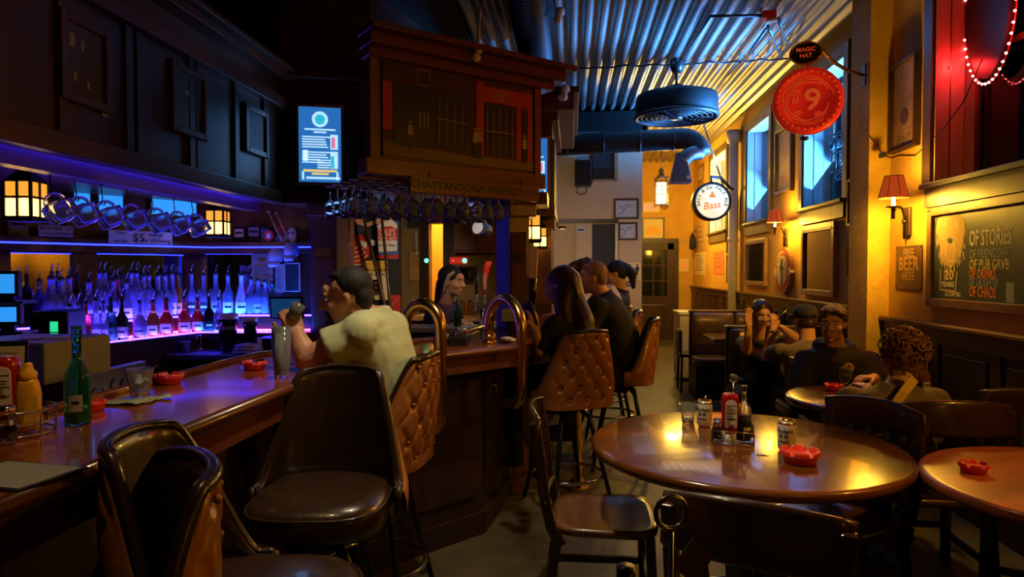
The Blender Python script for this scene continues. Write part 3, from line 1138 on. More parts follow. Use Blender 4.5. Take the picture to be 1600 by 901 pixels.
# corner tower with the first menu screen, on its column
tw = thing('corner_tower', 'dark wooden corner box above the column carrying a menu screen', 'cabinet', (-1.8, 4.8, SZ))
twp = [(SX, SE), (-1.52, 4.93), (-1.30, 5.6), (SX, 5.9)]
MB().prism(twp, SZ + 0.09, 3.55).build('body', 'wood_soffit', tw, world=True)
MB().prism([(SX - 0.03, SE - 0.04), (-1.49, 4.88), (-1.25, 5.6), (SX, 5.9)], SZ, SZ + 0.09).build('lower_trim', 'wood_soffit_h', tw, world=True, bevel=0.006)
MB().prism([(SX - 0.03, SE - 0.15), (-1.42, 4.84), (-1.2, 5.6), (SX, 5.9)], 2.86, 2.90).build('cornice', 'wood_soffit_h', tw, world=True, bevel=0.004)
dT = V((-1.52 - SX, 4.93 - SE, 0)).normalized()
for s_ in (0.02, 0.22, 0.44, 0.60):
  o_ = V((SX, SE, 0)) + dT * s_
  M = frame((o_.x, o_.y, SZ + 0.2), dT, (0, 0, 1))
  MB().bb(-0.025, 0.025, -0.11, 0.02 + 0.0, 0.0, 0.012, 0, M).build('stile', 'wood_soffit', tw, world=True)

col1 = thing('bar_column', 'square wooden column with one purple side beside the till', 'column', (-1.84, 4.8, 0))
c0, c1 = A(487, 400, 4.80).x, A(527, 400, 4.80).x
MB().bb(c0, c1, 4.80, 5.05, 0, SZ).build('shaft', 'wood_column', col1, world=True, bevel=0.006)
MB().bb(c0 - 0.03, c1 + 0.03, 4.77, 5.08, SZ - 0.09, SZ).build('capital', 'wood_column', col1, world=True, bevel=0.008)
MB().bb(c0 + 0.03, c1 - 0.03, 4.79, 4.80, 0.6, 1.55).build('panel', 'wood_column', col1, world=True)
MB().bb(c0 - 0.006, c0, 4.80, 5.05, 0.2, SZ - 0.09).build('purple_side', 'blue_paint', col1, world=True)  # thin blue sheet covering the left side of the shaft
t = thing('brass_plate', 'small brass plate fixed high on the wooden bar column', 'plate', M=WB((c0 + c1) / 2, A(500, 394, 4.79).z, 4.789))
MB().bb(-0.055, 0.055, -0.03, 0.03, 0, 0.006).build('plate', 'brass', t)
MB().ell((-0.045, 0, 0.006), 0.004, seg=6, rings=4).ell((0.045, 0, 0.006), 0.004, seg=6, rings=4).build('screws', 'iron', t)

# menu screens
def menu_screen(M, w_, h_, label, full=True):
  t = thing('menu_screen', label, 'screen', M=M, group='portrait menu screens')
  a, b = w_ / 2, h_ / 2
  f = 0.022
  MB().bb(-a, -a + f, -b, b, 0, 0.04).bb(a - f, a, -b, b, 0, 0.04).bb(-a + f, a - f, b - f, b, 0, 0.04).bb(-a + f, a - f, -b, -b + f, 0, 0.04) \
    .build('bezel', 'wood_frame_pale', t, bevel=0.004)
  MB().bb(-a + f, a - f, -b + f, b - f, 0, 0.025).build('display', 'screen_blue', t)
  z0, z1 = 0.026, 0.027
  d = MB()
  d.lathe([(0.001, 0), (0.058, 0), (0.058, 0.001)], 20, Matrix.Translation((0.0, b - 0.11, z0)), 0, False)
  rows = [(b - 0.185, 0.22), (b - 0.205, 0.09)]
  y = b - 0.235
  rnd = random.Random(5)
  for blk in range(2):
    for k in range(5):
      d.bb(-a + 0.045, -a + 0.045 + (0.20 if k == 0 else 0.12 + 0.07 * rnd.random()), y - 0.010, y, z0, z1)
      y -= 0.0185
    y -= 0.02
  for yy, ww in rows:
    d.bb(-ww / 2, ww / 2, yy - 0.006, yy + 0.006, z0, z1)
  for k in range(4):
    yy = -b + 0.185 - k * 0.018
    d.bb(-0.02, 0.11 - 0.015 * k, yy - 0.005, yy + 0.005, z0, z1)
  d.bb(-0.10, 0.14, -b + 0.045, -b + 0.062, z0, z1)
  d.bb(-0.13, -0.115, -b + 0.04, -b + 0.1, z0, z1).bb(0.115, 0.13, -b + 0.04, -b + 0.1, z0, z1)
  d.bb(a - 0.10, a - 0.045, b - 0.33, b - 0.22, z0, z1).bb(a - 0.10, a - 0.045, b - 0.47, b - 0.345, z0, z1)
  d.bb(-a + 0.05, -a + 0.085, -0.12, -0.04, z0, z1)
  d.build('screen_text', 'screen_white', t)
  e = MB().lathe([(0.030, 0), (0.036, 0), (0.036, 0.0015), (0.030, 0.0015)], 18, Matrix.Translation((0, b - 0.11, z1)), 0, False)
  e.bb(-0.012, 0.012, b - 0.15, b - 0.095, z1, z1 + 0.001)
  e.bb(-0.03, 0.03, b - 0.142, b - 0.134, z1, z1 + 0.001)
  e.build('screen_emblem', 'screen_teal', t)
  MB().bb(-0.12, 0.12, -b + 0.098, -b + 0.116, z0, z1 + 0.001).bb(-0.06, 0.06, -b + 0.076, -b + 0.092, z0, z1 + 0.001).build('screen_banner', 'screen_yellow', t)
  MB().bb(a - 0.092, a - 0.065, b - 0.32, b - 0.24, z1, z1 + 0.001).build('can_picture', 'screen_pink', t)
  MB().bb(a - 0.098, a - 0.072, b - 0.465, b - 0.38, z1, z1 + 0.001).build('can_picture', 'screen_teal', t)
  L_ = lamp('screen_light', 'AREA', (0, 0, 0.06), 0.9, (0.15, 0.42, 1.0), t, w_ * 0.8, None, sizey=h_ * 0.8)
  L_.rotation_euler = (PI, 0, 0)
  return t


pL, pR = A(466, 226, 4.80), A(536, 235, 4.93)
zc = A(500, 228, 4.84).z
dm = V((-1.52 - SX, 4.93 - SE, 0)).normalized()
ctr = (pL + pR) / 2
nn = V((dm.y, -dm.x, 0))
o_ = V((SX, SE, 0)) + dm * ((V((ctr.x - SX, ctr.y - SE, 0))).dot(dm)) + nn * 0.002
menu_screen(frame((o_.x, o_.y, zc), dm, (0, 0, 1)), 0.345, 0.595, 'portrait blue menu screen on the corner box above the back bar')

# ================================================================== CENTRE CANOPY WITH THE PAINTED PUB FRONT
K0, K1 = V((-1.035, 3.33, 0)), V((-0.205, 4.03, 0))
kd = (K1 - K0).normalized()
kn = V((kd.y, -kd.x, 0))            # towards the camera
kw = (K1 - K0).length
cn = thing('bar_canopy', 'dark red wooden canopy above the bar corner with deep cornice', 'canopy', (-0.65, 3.7, SZ))
KM = frame((K0.x, K0.y, 0), kd, (0, 0, 1))   # local x along the face, y up, z out
MB().bb(0, kw, SZ + 0.08, 2.56, -0.06, 0.0, 0, KM).build('face', 'wood_canopy_red', cn, world=True)
MB().bb(-0.03, kw + 0.03, SZ, SZ + 0.085, -0.09, 0.03, 0, KM).build('lower_trim', 'wood_canopy', cn, world=True, bevel=0.006)
MB().bb(-0.02, kw + 0.08, 2.55, 2.60, -0.06, 0.05, 0, KM).bb(-0.03, kw + 0.13, 2.60, 2.66, -0.06, 0.10, 0, KM) \
  .bb(-0.04, kw + 0.18, 2.66, 2.69, -0.06, 0.15, 0, KM).build('cornice', 'wood_canopy_red', cn, world=True, bevel=0.006)
bk = K0 - kn * 1.6
MB().prism([(K0.x, K0.y), (K1.x, K1.y), (-0.27, 4.75), (-0.6, 5.0), (-1.25, 5.0)], SZ + 0.02, SZ + 0.05).build('underside', 'wood_canopy', cn, world=True)
MB().prism([(K0.x, K0.y), (K0.x - 0.02, K0.y + 0.02), (-1.27, 5.0), (-1.25, 5.0)], SZ + 0.0, 2.56).build('side', 'wood_canopy_red', cn, world=True)
MB().prism([(K1.x, K1.y), (K1.x - 0.03, K1.y), (-0.26, 4.30), (-0.23, 4.30)], SZ + 0.35, 2.56).build('side', 'wood_canopy_red', cn, world=True)
MB().bb(0, 0.045, SZ + 0.08, 2.56, 0, 0.02, 0, KM).build('stile', 'wood_canopy', cn, world=True)
MB().bb(kw - 0.045, kw, SZ + 0.08, 2.56, 0, 0.02, 0, KM).build('stile', 'wood_canopy', cn, world=True)

# painting of a street front
PM = frame(K0 + kd * (0.07) + kn * 0.004 + V((0, 0, SZ + 0.10)), kd, (0, 0, 1))
pw, ph = kw - 0.12, 0.48
pt = thing('street_painting', 'dark oil painting of a red pub front with standing figures', 'painting', M=PM)
MB().bb(0, pw, 0, ph, 0, 0.008).build('canvas', 'paint_dark', pt)
z0, z1 = 0.0085, 0.0105
def U_(x0, x1, y0, y1):
  return (x0 * pw, x1 * pw, y0 * ph, y1 * ph, z0, z1)
for r in ((0.0, 0.055, .28, .80), (.585, .635, .12, .98), (.635, .99, .76, .94), (.87, .905, .12, .76), (.955, .99, .12, .76)):
  MB().bb(*U_(*r)).build('painted_pub_front', 'paint_red', pt)
MB().prism([(0, 0), (pw, 0), (pw, .11 * ph), (.5 * pw, .10 * ph), (0, .17 * ph)], z0, z1).build('painted_pavement', 'paint_pave', pt)
m = MB()
for r in ((.645, .865, .14, .72), (.91, .95, .25, .68), (.32, .52, .16, .78), (.06, .30, .12, .8)):
  m.bb(*U_(*r))
m.build('painted_windows', 'paint_black', pt)
m = MB()
for r in ((.70, .81, .80, .90),):
  x0, x1, y0, y1 = r
  m.stroke([(x0 * pw, y0 * ph), (x1 * pw, y0 * ph), (x1 * pw, y1 * ph), (x0 * pw, y1 * ph), (x0 * pw, y0 * ph)], 0.005, z1, z1 + 0.001)
for k in range(5):
  x = .66 + k * .045
  m.stroke([(x * pw, .42 * ph), (x * pw, .70 * ph)], 0.004, z1, z1 + 0.001)
  m.stroke([(x * pw, .15 * ph), (x * pw, .40 * ph)], 0.003, z1, z1 + 0.001)
m.stroke([(.65 * pw, .42 * ph), (.86 * pw, .42 * ph)], 0.006, z1, z1 + 0.001)
m.stroke([(.32 * pw, .48 * ph), (.52 * pw, .46 * ph)], 0.005, z1, z1 + 0.001)
for k in range(4):
  x = .34 + k * .05
  m.stroke([(x * pw, .2 * ph), (x * pw, .7 * ph)], 0.003, z1, z1 + 0.001)
m.stroke([(.205 * pw, .82 * ph), (.28 * pw, .82 * ph), (.28 * pw, .99 * ph), (.205 * pw, .99 * ph), (.205 * pw, .82 * ph)], 0.004, z1, z1 + 0.001)
for k in range(3):
  m.bb((.215 + .025 * k) * pw, (.223 + .025 * k) * pw, .35 * ph, .52 * ph, z1, z1 + 0.001)
m.build('painted_lines', 'paint_pale', pt, kind='stuff')
for x, h in ((.575, .36), (.605, .38), (.93, .36), (.16, .34)):      # figures
  m = MB()
  X0, Y0 = x * pw, .08 * ph
  m.prism([(X0 - .012, Y0), (X0 + .012, Y0), (X0 + .016, Y0 + .5 * h * ph), (X0 - .016, Y0 + .5 * h * ph)], z1, z1 + 0.002)
  m.build('painted_legs', 'paint_black', pt)
for x, h in ((.575, .36), (.605, .38), (.93, .36), (.16, .34)):
  m = MB()
  X0, Y0 = x * pw, .08 * ph
  m.prism([(X0 - .016, Y0 + .5 * h * ph), (X0 + .016, Y0 + .5 * h * ph), (X0 + .013, Y0 + .84 * h * ph), (X0 - .013, Y0 + .84 * h * ph)], z1, z1 + 0.002)
  m.lathe([(0.0005, 0), (0.009, 0), (0.009, .002)], 10, Matrix.Translation((X0, Y0 + .93 * h * ph, z1)), 0, False)
  m.build('painted_figure', 'paint_pale', pt)
text('painted_sign_letters', 'PUB', 0.035, 'paint_pale', pt, (.755 * pw, .85 * ph, z1 + 0.0005), 0.0004)

# whiskey sign board under the canopy
sM = frame(K0 + kd * (0.62) + kn * 0.05 + V((0, 0, SZ - 0.04)), kd, (0, 0, 1))
sb = thing('whiskey_sign_board', 'long wooden board with dark burnt letters under the canopy', 'sign', M=sM)
MB().bb(-0.42, 0.42, -0.045, 0.045, -0.015, 0.012).build('board', 'wood_canopy', sb, bevel=0.004)
text('letters', 'CHATTANOOGA WHISKEY CO.', 0.056, 'ink', sb, (0, 0, 0.0125), 0.0006, xs=1.04)
MB().tube([(-.30, .045, 0), (-.30, .07, 0), (-.28, .07, .01)], 0.004, 6).tube([(.30, .045, 0), (.30, .07, 0), (.28, .07, .01)], 0.004, 6).build('hooks', 'iron', sb)

# rack of hanging wine glasses
gr = thing('glass_rack', 'wooden overhead rack of slots for hanging stemmed glasses', 'rack', (-0.75, 3.8, SZ))
RM = frame((K0.x, K0.y, 0), kd, -kn)     # local x along, y away from the camera, z down?
def rk(u, v, z):
  p = K0 + kd * u - kn * v
  return (p.x, p.y, z)
mb = MB()
for v in (0.10, 0.22, 0.34, 0.46, 0.58):
  mb.bar(rk(-0.02, v, SZ - 0.005), rk(kw - 0.05, v, SZ - 0.005), 0.03, 0.012)
mb.build('slats', 'wood_canopy', gr, world=True)
gp = MB().lathe([(0.0300, 0.0), (0.0300, -0.003), (0.004, -0.008), (0.0035, -0.065), (0.010, -0.075), (0.030, -0.105), (0.033, -0.14), (0.027, -0.175),
                 (0.0255, -0.175), (0.0315, -0.14), (0.028, -0.108), (0.002, -0.080)], 14)
gme = gp.mesh('stemmed_glass', 'glass_mug')
k = 0
rnd = random.Random(2)
for v in (0.16, 0.28, 0.40, 0.52):
  u = -0.02
  while u < kw - 0.16:
    o = bpy.data.objects.new('stemmed_glass', gme)
    C.objects.link(o)
    x, y, z = rk(u, v, SZ - 0.012)
    place(o, TR(x, y, z, rnd.random()))
    tag(o, 'clear stemmed glass hanging upside down in the rack under the canopy', 'glass', 'stemmed glasses hanging under the canopy')
    u += 0.078 + 0.012 * rnd.random()

# small spot lamps added under the canopies, brightening signs, bartender and white wall
for x, y, tgt, pw_, lab in ((-1.0, 4.75, (-1.55, 5.7, 1.5), 30, 'small added spot lamp under the canopy aimed at the tin signs'), (-.62, 4.25, (-.95, 5.0, 1.3), 14, 'small added spot lamp under the canopy aimed at the bartender'),
              (-.12, 7.5, (.45, 10.0, 2.2), 90, 'small added spot lamp under the far canopy aimed at the white wall')):
  t = thing('added_canopy_spot', lab, 'lamp', (x, y, SZ + (.02 if y < 7 else .0)), 0, 'added canopy spot lamps')
  MB().lathe([(.045, 0), (.045, -.02), (.03, -.025), (.028, -.012)], 18).build('housing', 'iron', t)
  MB().lathe([(.001, -.012), (.028, -.012), (.028, -.010)], 16).build('lens', 'glow_lamp', t)
  d_ = V(tgt) - V((x, y, SZ))
  L_ = lamp('added_spot_light', 'SPOT', (0, 0, -.035), pw_, (1.0, .74, .46), t, .03, d_.to_track_quat('-Z', 'Y').to_euler(), math.radians(70))

# far canopy with the second menu screen
fc = thing('far_canopy', 'reddish wooden canopy box over the far end of the bar', 'canopy', (-0.35, 6.0, SZ))
fx0, fx1, fy = -0.66, A(862, 250, 6.0).x, 6.0
MB().bb(fx0, fx1, fy, 7.6, SZ + 0.05, 2.86).build('body', 'wood_canopy', fc, world=True)
MB().bb(fx0, fx1 + 0.03, fy - 0.04, 7.6, SZ, SZ + 0.09).build('lower_trim', 'wood_canopy', fc, world=True, bevel=0.006)
MB().bb(fx0, fx1 + 0.06, fy - 0.06, 7.6, 2.80, 2.86).bb(fx0, fx1 + 0.20, fy - 0.18, 7.7, 2.86, 3.00).bb(fx0, fx1 + 0.24, fy - 0.22, 7.7, 3.0, 3.05) \
  .build('cornice', 'wood_canopy_red', fc, world=True, bevel=0.006)
MB().bb(fx1 - 0.06, fx1 + 0.005, fy - 0.015, fy, SZ + 0.09, 2.8).build('stile', 'wood_canopy_red', fc, world=True)
pc = A(834, 264, fy)
menu_screen(WB(pc.x - 0.02, pc.z, fy - 0.003), 0.33, 0.575, 'portrait blue menu screen half hidden behind the painted canopy')
# chalk price board on the side of the far canopy
cb = thing('price_board', 'narrow board with blue chalk lines on the far canopy side', 'sign', M=frame((fx1 + 0.012, 6.6, 2.26), (0, 1, 0), (0, 0, 1)))
MB().bb(-0.5, 0.5, -0.28, 0.40, -0.01, 0.01).build('board', 'chalkboard', cb)
mb = MB()
rnd = random.Random(8)
for r in range(9):
  yy = 0.33 - r * 0.065
  x = -0.44
  while x < 0.4:
    ww = 0.05 + rnd.random() * 0.12
    mb.bb(x, x + ww, yy - 0.014, yy + 0.014, 0.0105, 0.012)
    x += ww + 0.03
mb.build('chalk_lines', 'chalk_blue', cb)

# column by the waiter station: blue side and wood side
c2 = thing('bar_column', 'wooden column with a bright blue painted side beside the beer taps', 'column', (-0.42, 4.35, 0))
x0, xm, x1 = A(775, 420, 4.42).x, A(797, 420, 4.35).x, A(826, 420, 4.35).x
MB().prism([(x0, 4.50), (xm, 4.35), (x1, 4.40), (x1 - 0.02, 4.6), (x0 + 0.05, 4.64)], 0.0, SZ).build('shaft', 'wood_column', c2, world=True)
dC = V((xm - x0, -0.15, 0)).normalized()
cM = frame((x0, 4.50, 0), dC, (0, 0, 1))
MB().bb(0.0, V((xm - x0, -0.15)).length, 0.1, SZ - 0.08, 0.001, 0.008, 0, cM).build('blue_side', 'blue_paint', c2, world=True)
MB().prism([(x0 - 0.05, 4.50), (xm, 4.30), (x1 + 0.05, 4.37), (x1, 4.66), (x0 - 0.02, 4.68)], SZ - 0.14, SZ - 0.06).build('capital', 'wood_column', c2, world=True, bevel=0.008)
MB().bb(xm + 0.012, x1 - 0.012, 4.34, 4.36, 1.0, 1.72).build('panel', 'wood_column', c2, world=True)
bm_ = thing('bar_beam', 'blue and wood beam resting on the column under the canopy', 'beam', (-0.4, 4.45, SZ - 0.06))
MB().bb(x0 - 0.22, xm - 0.01, 4.42, 4.66, SZ - 0.06, SZ + 0.02).build('blue_side', 'blue_paint', bm_, world=True)
MB().bb(xm - 0.01, x1 + 0.12, 4.36, 4.66, SZ - 0.06, SZ + 0.02).build('wood_side', 'wood_column', bm_, world=True)
t = thing('brass_plate', 'small brass plate on the column beside the blue painted side', 'plate', M=WB((xm + x1) / 2, A(812, 402, 4.33).z, 4.335))
MB().bb(-0.03, 0.03, -0.03, 0.03, 0, 0.005).build('plate', 'brass', t)
MB().ell((0, 0.024, 0.005), 0.003, seg=6, rings=4).ell((0, -0.024, 0.005), 0.003, seg=6, rings=4).build('screws', 'iron', t)

# brown post further back, under the far canopy
t = thing('far_column', 'plain brown wooden column behind the pair of amber lanterns', 'column', (-0.25, 6.3, 0))
fa, fb_ = A(828, 420, 6.3).x, A(862, 420, 6.3).x
MB().bb(fa, fb_, 6.3, 6.55, 0, SZ).build('shaft', 'wood_column', t, world=True, bevel=0.006)
MB().bb(fa - 0.03, fb_ + 0.03, 6.27, 6.58, SZ - 0.1, SZ).build('capital', 'wood_column', t, world=True, bevel=0.006)

# ================================================================== KITCHEN SIDE BEHIND THE BAR
YK = 6.8
kx0, kx1 = A(526, 400, 5.7).x, A(622, 400, 5.7).x
struct(MB().bb(-1.80, kx1, 5.72, 5.82, 0, 3.0).build('wall_poster', 'black_wall'))
# kitchen wall with a doorway
ddx0, ddx1 = A(671, 400, YK).x, A(693, 400, YK).x
ddz = A(680, 349, YK).z
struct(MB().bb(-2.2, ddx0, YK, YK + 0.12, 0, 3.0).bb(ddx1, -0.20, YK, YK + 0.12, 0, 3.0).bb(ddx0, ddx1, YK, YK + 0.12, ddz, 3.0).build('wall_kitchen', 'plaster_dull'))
d3 = shell('door_3')
MB().bb(ddx0 - 0.10, ddx0, YK - 0.03, YK, 0, ddz + 0.12).bb(ddx1, ddx1 + 0.10, YK - 0.03, YK, 0, ddz + 0.12).bb(ddx0 - .1, ddx1 + .1, YK - 0.035, YK, ddz, ddz + 0.12) \
  .build('door_frame', 'wood_frame_dark', d3)
# lit pantry behind the doorway
struct(MB().bb(ddx0 - 0.5, ddx1 + 0.4, YK + 1.0, YK + 1.05, 0, 2.6).bb(ddx0 - 0.55, ddx0 - 0.5, YK + 0.12, YK + 1.05, 0, 2.6)
       .bb(ddx1 + 0.4, ddx1 + 0.45, YK + 0.12, YK + 1.05, 0, 2.6).bb(ddx0 - 0.55, ddx1 + 0.45, YK + 0.12, YK + 1.05, 2.6, 2.65).build('wall_pantry', 'plaster_orange'))
pl = thing('pantry_lamp', 'hidden ceiling lamp lighting the yellow pantry doorway', 'lamp', ((ddx0 + ddx1) / 2, YK + 0.45, 2.6))
MB().lathe([(0.09, 0), (0.10, -0.03), (0.07, -0.08), (0.001, -0.10)], 18).build('bowl', 'glow_lamp', pl)
MB().cyl((0, 0, 0), (0, 0, -0.02), 0.11, seg=18).build('base', 'brass', pl)
lamp('pantry_light', 'POINT', (0, 0, -0.16), 75, (1.0, 0.66, 0.18), pl, 0.06)
hr = thing('hook_rail', 'small dark hook rail on the lit pantry wall', 'hook rail', M=WB((ddx0 + ddx1) / 2, A(682, 362, YK + 1).z, YK + 0.995))
MB().bb(-0.08, 0.08, -0.01, 0.01, 0, 0.015).build('rail', 'iron', hr)
for k in range(4):
  MB().tube([(-0.06 + .04 * k, 0, 0.015), (-0.06 + .04 * k, -0.03, 0.03), (-0.06 + .04 * k, -0.03, 0.045)], 0.004, 6).build('hook', 'iron', hr)

# back counter along the kitchen wall
kc = thing('kitchen_counter', 'dark counter along the kitchen wall behind the bartender', 'counter', (-1.0, 6.5, 0))
kz = A(720, 493, 6.4).z
MB().bb(-1.78, -0.35, 6.36, YK, kz - 0.05, kz).build('worktop', 'wood_paddle', kc, world=True)
MB().bb(-1.76, -0.36, 6.42, YK, 0, kz - 0.05).build('cabinet', 'wood_frame_dark', kc, world=True)
wc = thing('wall_cabinet', 'brown wooden wall cabinet with two doors above the taps', 'cabinet', M=WB(A(745, 355, 6.6).x, A(745, 360, 6.6).z, 6.6))
MB().bb(-0.24, 0.24, -0.22, 0.35, -0.2, 0.0).build('body', 'wood_column', wc)
for a, b in ((-0.23, -0.005), (0.005, 0.23)):
  d = MB().bb(a, b, -0.20, 0.33, 0, 0.02).build('door', 'wood_column', wc, bevel=0.006)
  MB().bb(a + 0.06, b - 0.06, -0.13, 0.27, 0.02, 0.026).build('panel', 'wood_column', d, bevel=0.004)

# things around the lit doorway
def hung(px, py, y):
  p = A(px, py, y)
  return WB(p.x, p.z, y)


picture('framed_notice', 'dark framed notice beside the lit kitchen doorway', hung(648, 338, 6.797), 0.19, 0.27, 'grey_plastic', 'poster_dark', 0.012, 0.02)
t = thing('shop_sign', 'small dark plaque with coloured balls above the framed notice', 'sign', M=hung(645, 319, 6.797))
MB().bb(-0.10, 0.10, -0.03, 0.03, 0, 0.015).build('plaque', 'chalkboard', t)
text('letters', 'TAP SHOP', 0.035, 'chalk_white', t, (0, 0, 0.0155), 0.0005)
MB().ell((-0.02, 0.055, 0.02), 0.026).build('ball', 'label_cream', t)
MB().ell((0.06, 0.06, 0.02), 0.022).build('ball', 'label_red', t)
t = thing('hanging_paddle', 'pale wooden serving paddle hanging by a cord beside the doorway', 'paddle', M=hung(651, 415, 6.797))
MB().bb(-0.075, 0.075, -0.16, 0.15, 0, 0.02).build('blade', 'wood_paddle', t, bevel=0.008)
MB().tube([(0, 0.14, 0.02), (0.005, 0.2, 0.03), (0, 0.36, 0.03)], 0.008, 8).build('cord', 'towel', t)
MB().ell((0, 0.13, 0.025), 0.014).build('knot', 'towel', t)
t = thing('status_lamp', 'small green glowing lamp beside the hanging paddle', 'lamp', M=hung(667, 407, 6.765))
MB().ell((0, 0, 0.02), (0.022, 0.022, 0.015)).build('lens', 'glow_green_led', t)
MB().lathe([(0.03, 0), (0.03, 0.015), (0.022, 0.02)], 16).build('housing', 'black_plastic', t)
t = thing('red_box_lamp', 'small red box with a green light on the kitchen counter shelf', 'lamp', M=hung(716, 407, 6.3))
MB().bb(-0.085, 0.085, -0.035, 0.035, -0.05, 0.0).build('case', 'sign_red', t, bevel=0.01)
MB().ell((0.062, 0, 0.005), (0.022, 0.022, 0.012)).build('green_lens', 'glow_green_led', t)
MB().ell((-0.05, 0, 0.003), (0.008, 0.008, 0.006)).build('small_lens', 'exit_letters', t)
ws = thing('wall_shelf', 'thin dark shelf under the red box and little bottle', 'shelf', M=hung(716, 415, 6.3))
MB().bb(-0.12, 0.12, -0.015, 0.0, -0.5, 0.02).build('board', 'wood_frame_dark', ws)
MB().bb(-0.10, -0.08, -0.12, -0.015, -0.5, -0.1).bb(0.08, 0.10, -0.12, -0.015, -0.5, -0.1).build('brackets', 'iron', ws)

# posters on the black wall
pinM = hung(563, 370, 5.71)
t = thing('dancer_poster', 'cut out tin sign of a woman in a striped red skirt', 'sign', M=pinM)
s_ = 5.71 / 1040
def px2(pts, cx=563, cy=370):
  return [((x - cx) * s_, (cy - y) * s_) for x, y in pts]
MB().prism(px2([(532, 366), (563, 362), (578, 388), (577, 402), (560, 413), (545, 415), (533, 412), (531, 395)]), 0, 0.008).build('skirt', 'label_red', t)
m = MB()
for k in range(5):
  r = 22 + k * 7
  pts = []
  for j in range(9):
    a = math.radians(-75 + j * 13 - 20)
    x, y = 553 + r * 0.8 * math.sin(a + 0.55), 366 + r * math.cos(a + 0.55)
    if 531 < x < 578 and y < 415:
      pts.append((x, y))
  if len(pts) > 1:
    m.stroke(px2(pts), 0.012, 0.008, 0.010)
m.build('stripes', 'label_cream', t)
MB().prism(px2([(552, 345), (566, 343), (572, 352), (568, 366), (556, 366)]), 0, 0.010).build('bodice', 'navy', t)
m = MB()
m.prism(px2([(551, 343), (560, 338), (575, 348), (598, 339), (616, 337), (615, 343), (598, 348), (574, 354), (560, 350)]), 0.010, 0.014)
m.lathe([(0.001, 0), (0.038, 0), (0.038, .008)], 16, Matrix.Translation(((558 - 563) * s_, (370 - 330) * s_, 0.006)), 0, False)
m.build('arms_and_face', 'skin_pale', t)
MB().prism(px2([(551, 336), (550, 326), (558, 320), (567, 323), (569, 334), (565, 326), (556, 328)]), 0.014, 0.018).build('painted_hair', 'label_yellow', t)
MB().prism(px2([(561, 374), (575, 380), (573, 389), (566, 384)]), 0.01, 0.013).prism(px2([(577, 374), (592, 376), (586, 384), (578, 382)]), 0, 0.01).build('apron', 'label_white', t)
m = MB()
m.prism(px2([(537, 328), (549, 331), (546, 342), (541, 341)]), 0, 0.006)
m.build('note', 'label_cream', t)

t = thing('pale_ale_sign', 'red white and blue tin beer sign behind the dancer', 'sign', M=hung(605, 374, 5.70))
MB().prism(px2([(588, 350), (596, 342), (614, 340), (623, 346), (623, 404), (617, 406), (592, 404), (588, 400)], 605, 374), -0.008, 0.0).build('plate', 'label_blue', t)
MB().prism(px2([(590, 352), (598, 345), (613, 343), (621, 350), (621, 392), (590, 394)], 605, 374), 0.0, 0.003).build('white_field', 'label_white', t)
MB().prism(px2([(589, 358), (600, 353), (612, 353), (622, 358), (622, 376), (589, 376)], 605, 374), 0.003, 0.005).build('red_field', 'label_red', t)
text('letters', "DALE'S", 0.078, 'label_white', t, (0.0, 0.06, 0.006), 0.0008, xs=0.62)
text('letters', 'PALE ALE', 0.055, 'label_white', t, (0.0, 0.005, 0.006), 0.0008, xs=0.72)
text('script', 'Oskar Blues', 0.036, 'ink', t, (0.0, -0.05, 0.004), 0.0008, xs=0.85)
MB().bb(-0.095, 0.10, -0.165, -0.135, 0.0, 0.003).build('lower_band', 'label_red', t)
t = thing('bicycle_poster', 'yellow tour poster with a bicycle wheel under the beer sign', 'poster', M=hung(586, 440, 5.70))
MB().bb(-0.115, 0.115, -0.16, 0.185, -0.004, 0).build('sheet', 'label_cream', t)
MB().bb(-0.11, 0.11, 0.09, 0.18, 0, 0.002).build('orange_band', 'label_yellow', t)
m = MB()
m.lathe([(0.060, 0), (0.070, 0), (0.070, .002), (0.060, .002)], 24, Matrix.Translation((0.0, -0.05, 0)), 0, False)
m.stroke([(-.05, -.08), (-.01, -.03), (.05, -.04), (.01, -.09), (-.02, -.04)], 0.012)
m.stroke([(-.01, -.03), (-.03, 0.0), (0.02, 0.01)], 0.014)
m.build('bicycle', 'ink_brown', t)
text('letters', 'NEW BELGIUM', 0.032, 'ink_brown', t, (0, 0.10, 0.003), 0.0006)
text('letters', 'TOUR de FALL', 0.036, 'ink_brown', t, (0, 0.065, 0.003), 0.0006)
t = thing('red_poster', 'small plain red poster low on the black wall', 'poster', M=hung(617, 482, 5.70))
MB().bb(-0.06, 0.05, -0.10, 0.12, -0.004, 0).build('sheet', 'label_red', t)
m = MB().stroke([(-.04, .0), (0, .06), (.035, .09)], 0.006)
m.build('line', 'paint_pale', t)
# two thin dark poles leaning in front of the posters
for a, b, lab in (((563, 318), (602, 480), 'thin dark cue leaning in front of the posters, left one'), ((594, 312), (611, 490), 'thin dark cue leaning in front of the posters, right one')):
  pa, pb = A(*a, 5.55), A(*b, 5.55)
  dd = pb - pa
  e = pb + dd * ((pb.z - 0.0) / max(0.01, (pa.z - pb.z)))
  t = thing('cue_stick', lab, 'stick', (e.x, e.y, 0))
  MB().tube([pa, pa.lerp(e, 0.5), e], [0.012, 0.015, 0.018], 8).build('shaft', 'wood_frame_dark', t, world=True)
  MB().ell(pa, 0.014, seg=8, rings=6).build('tip', 'black_plastic', t, world=True)

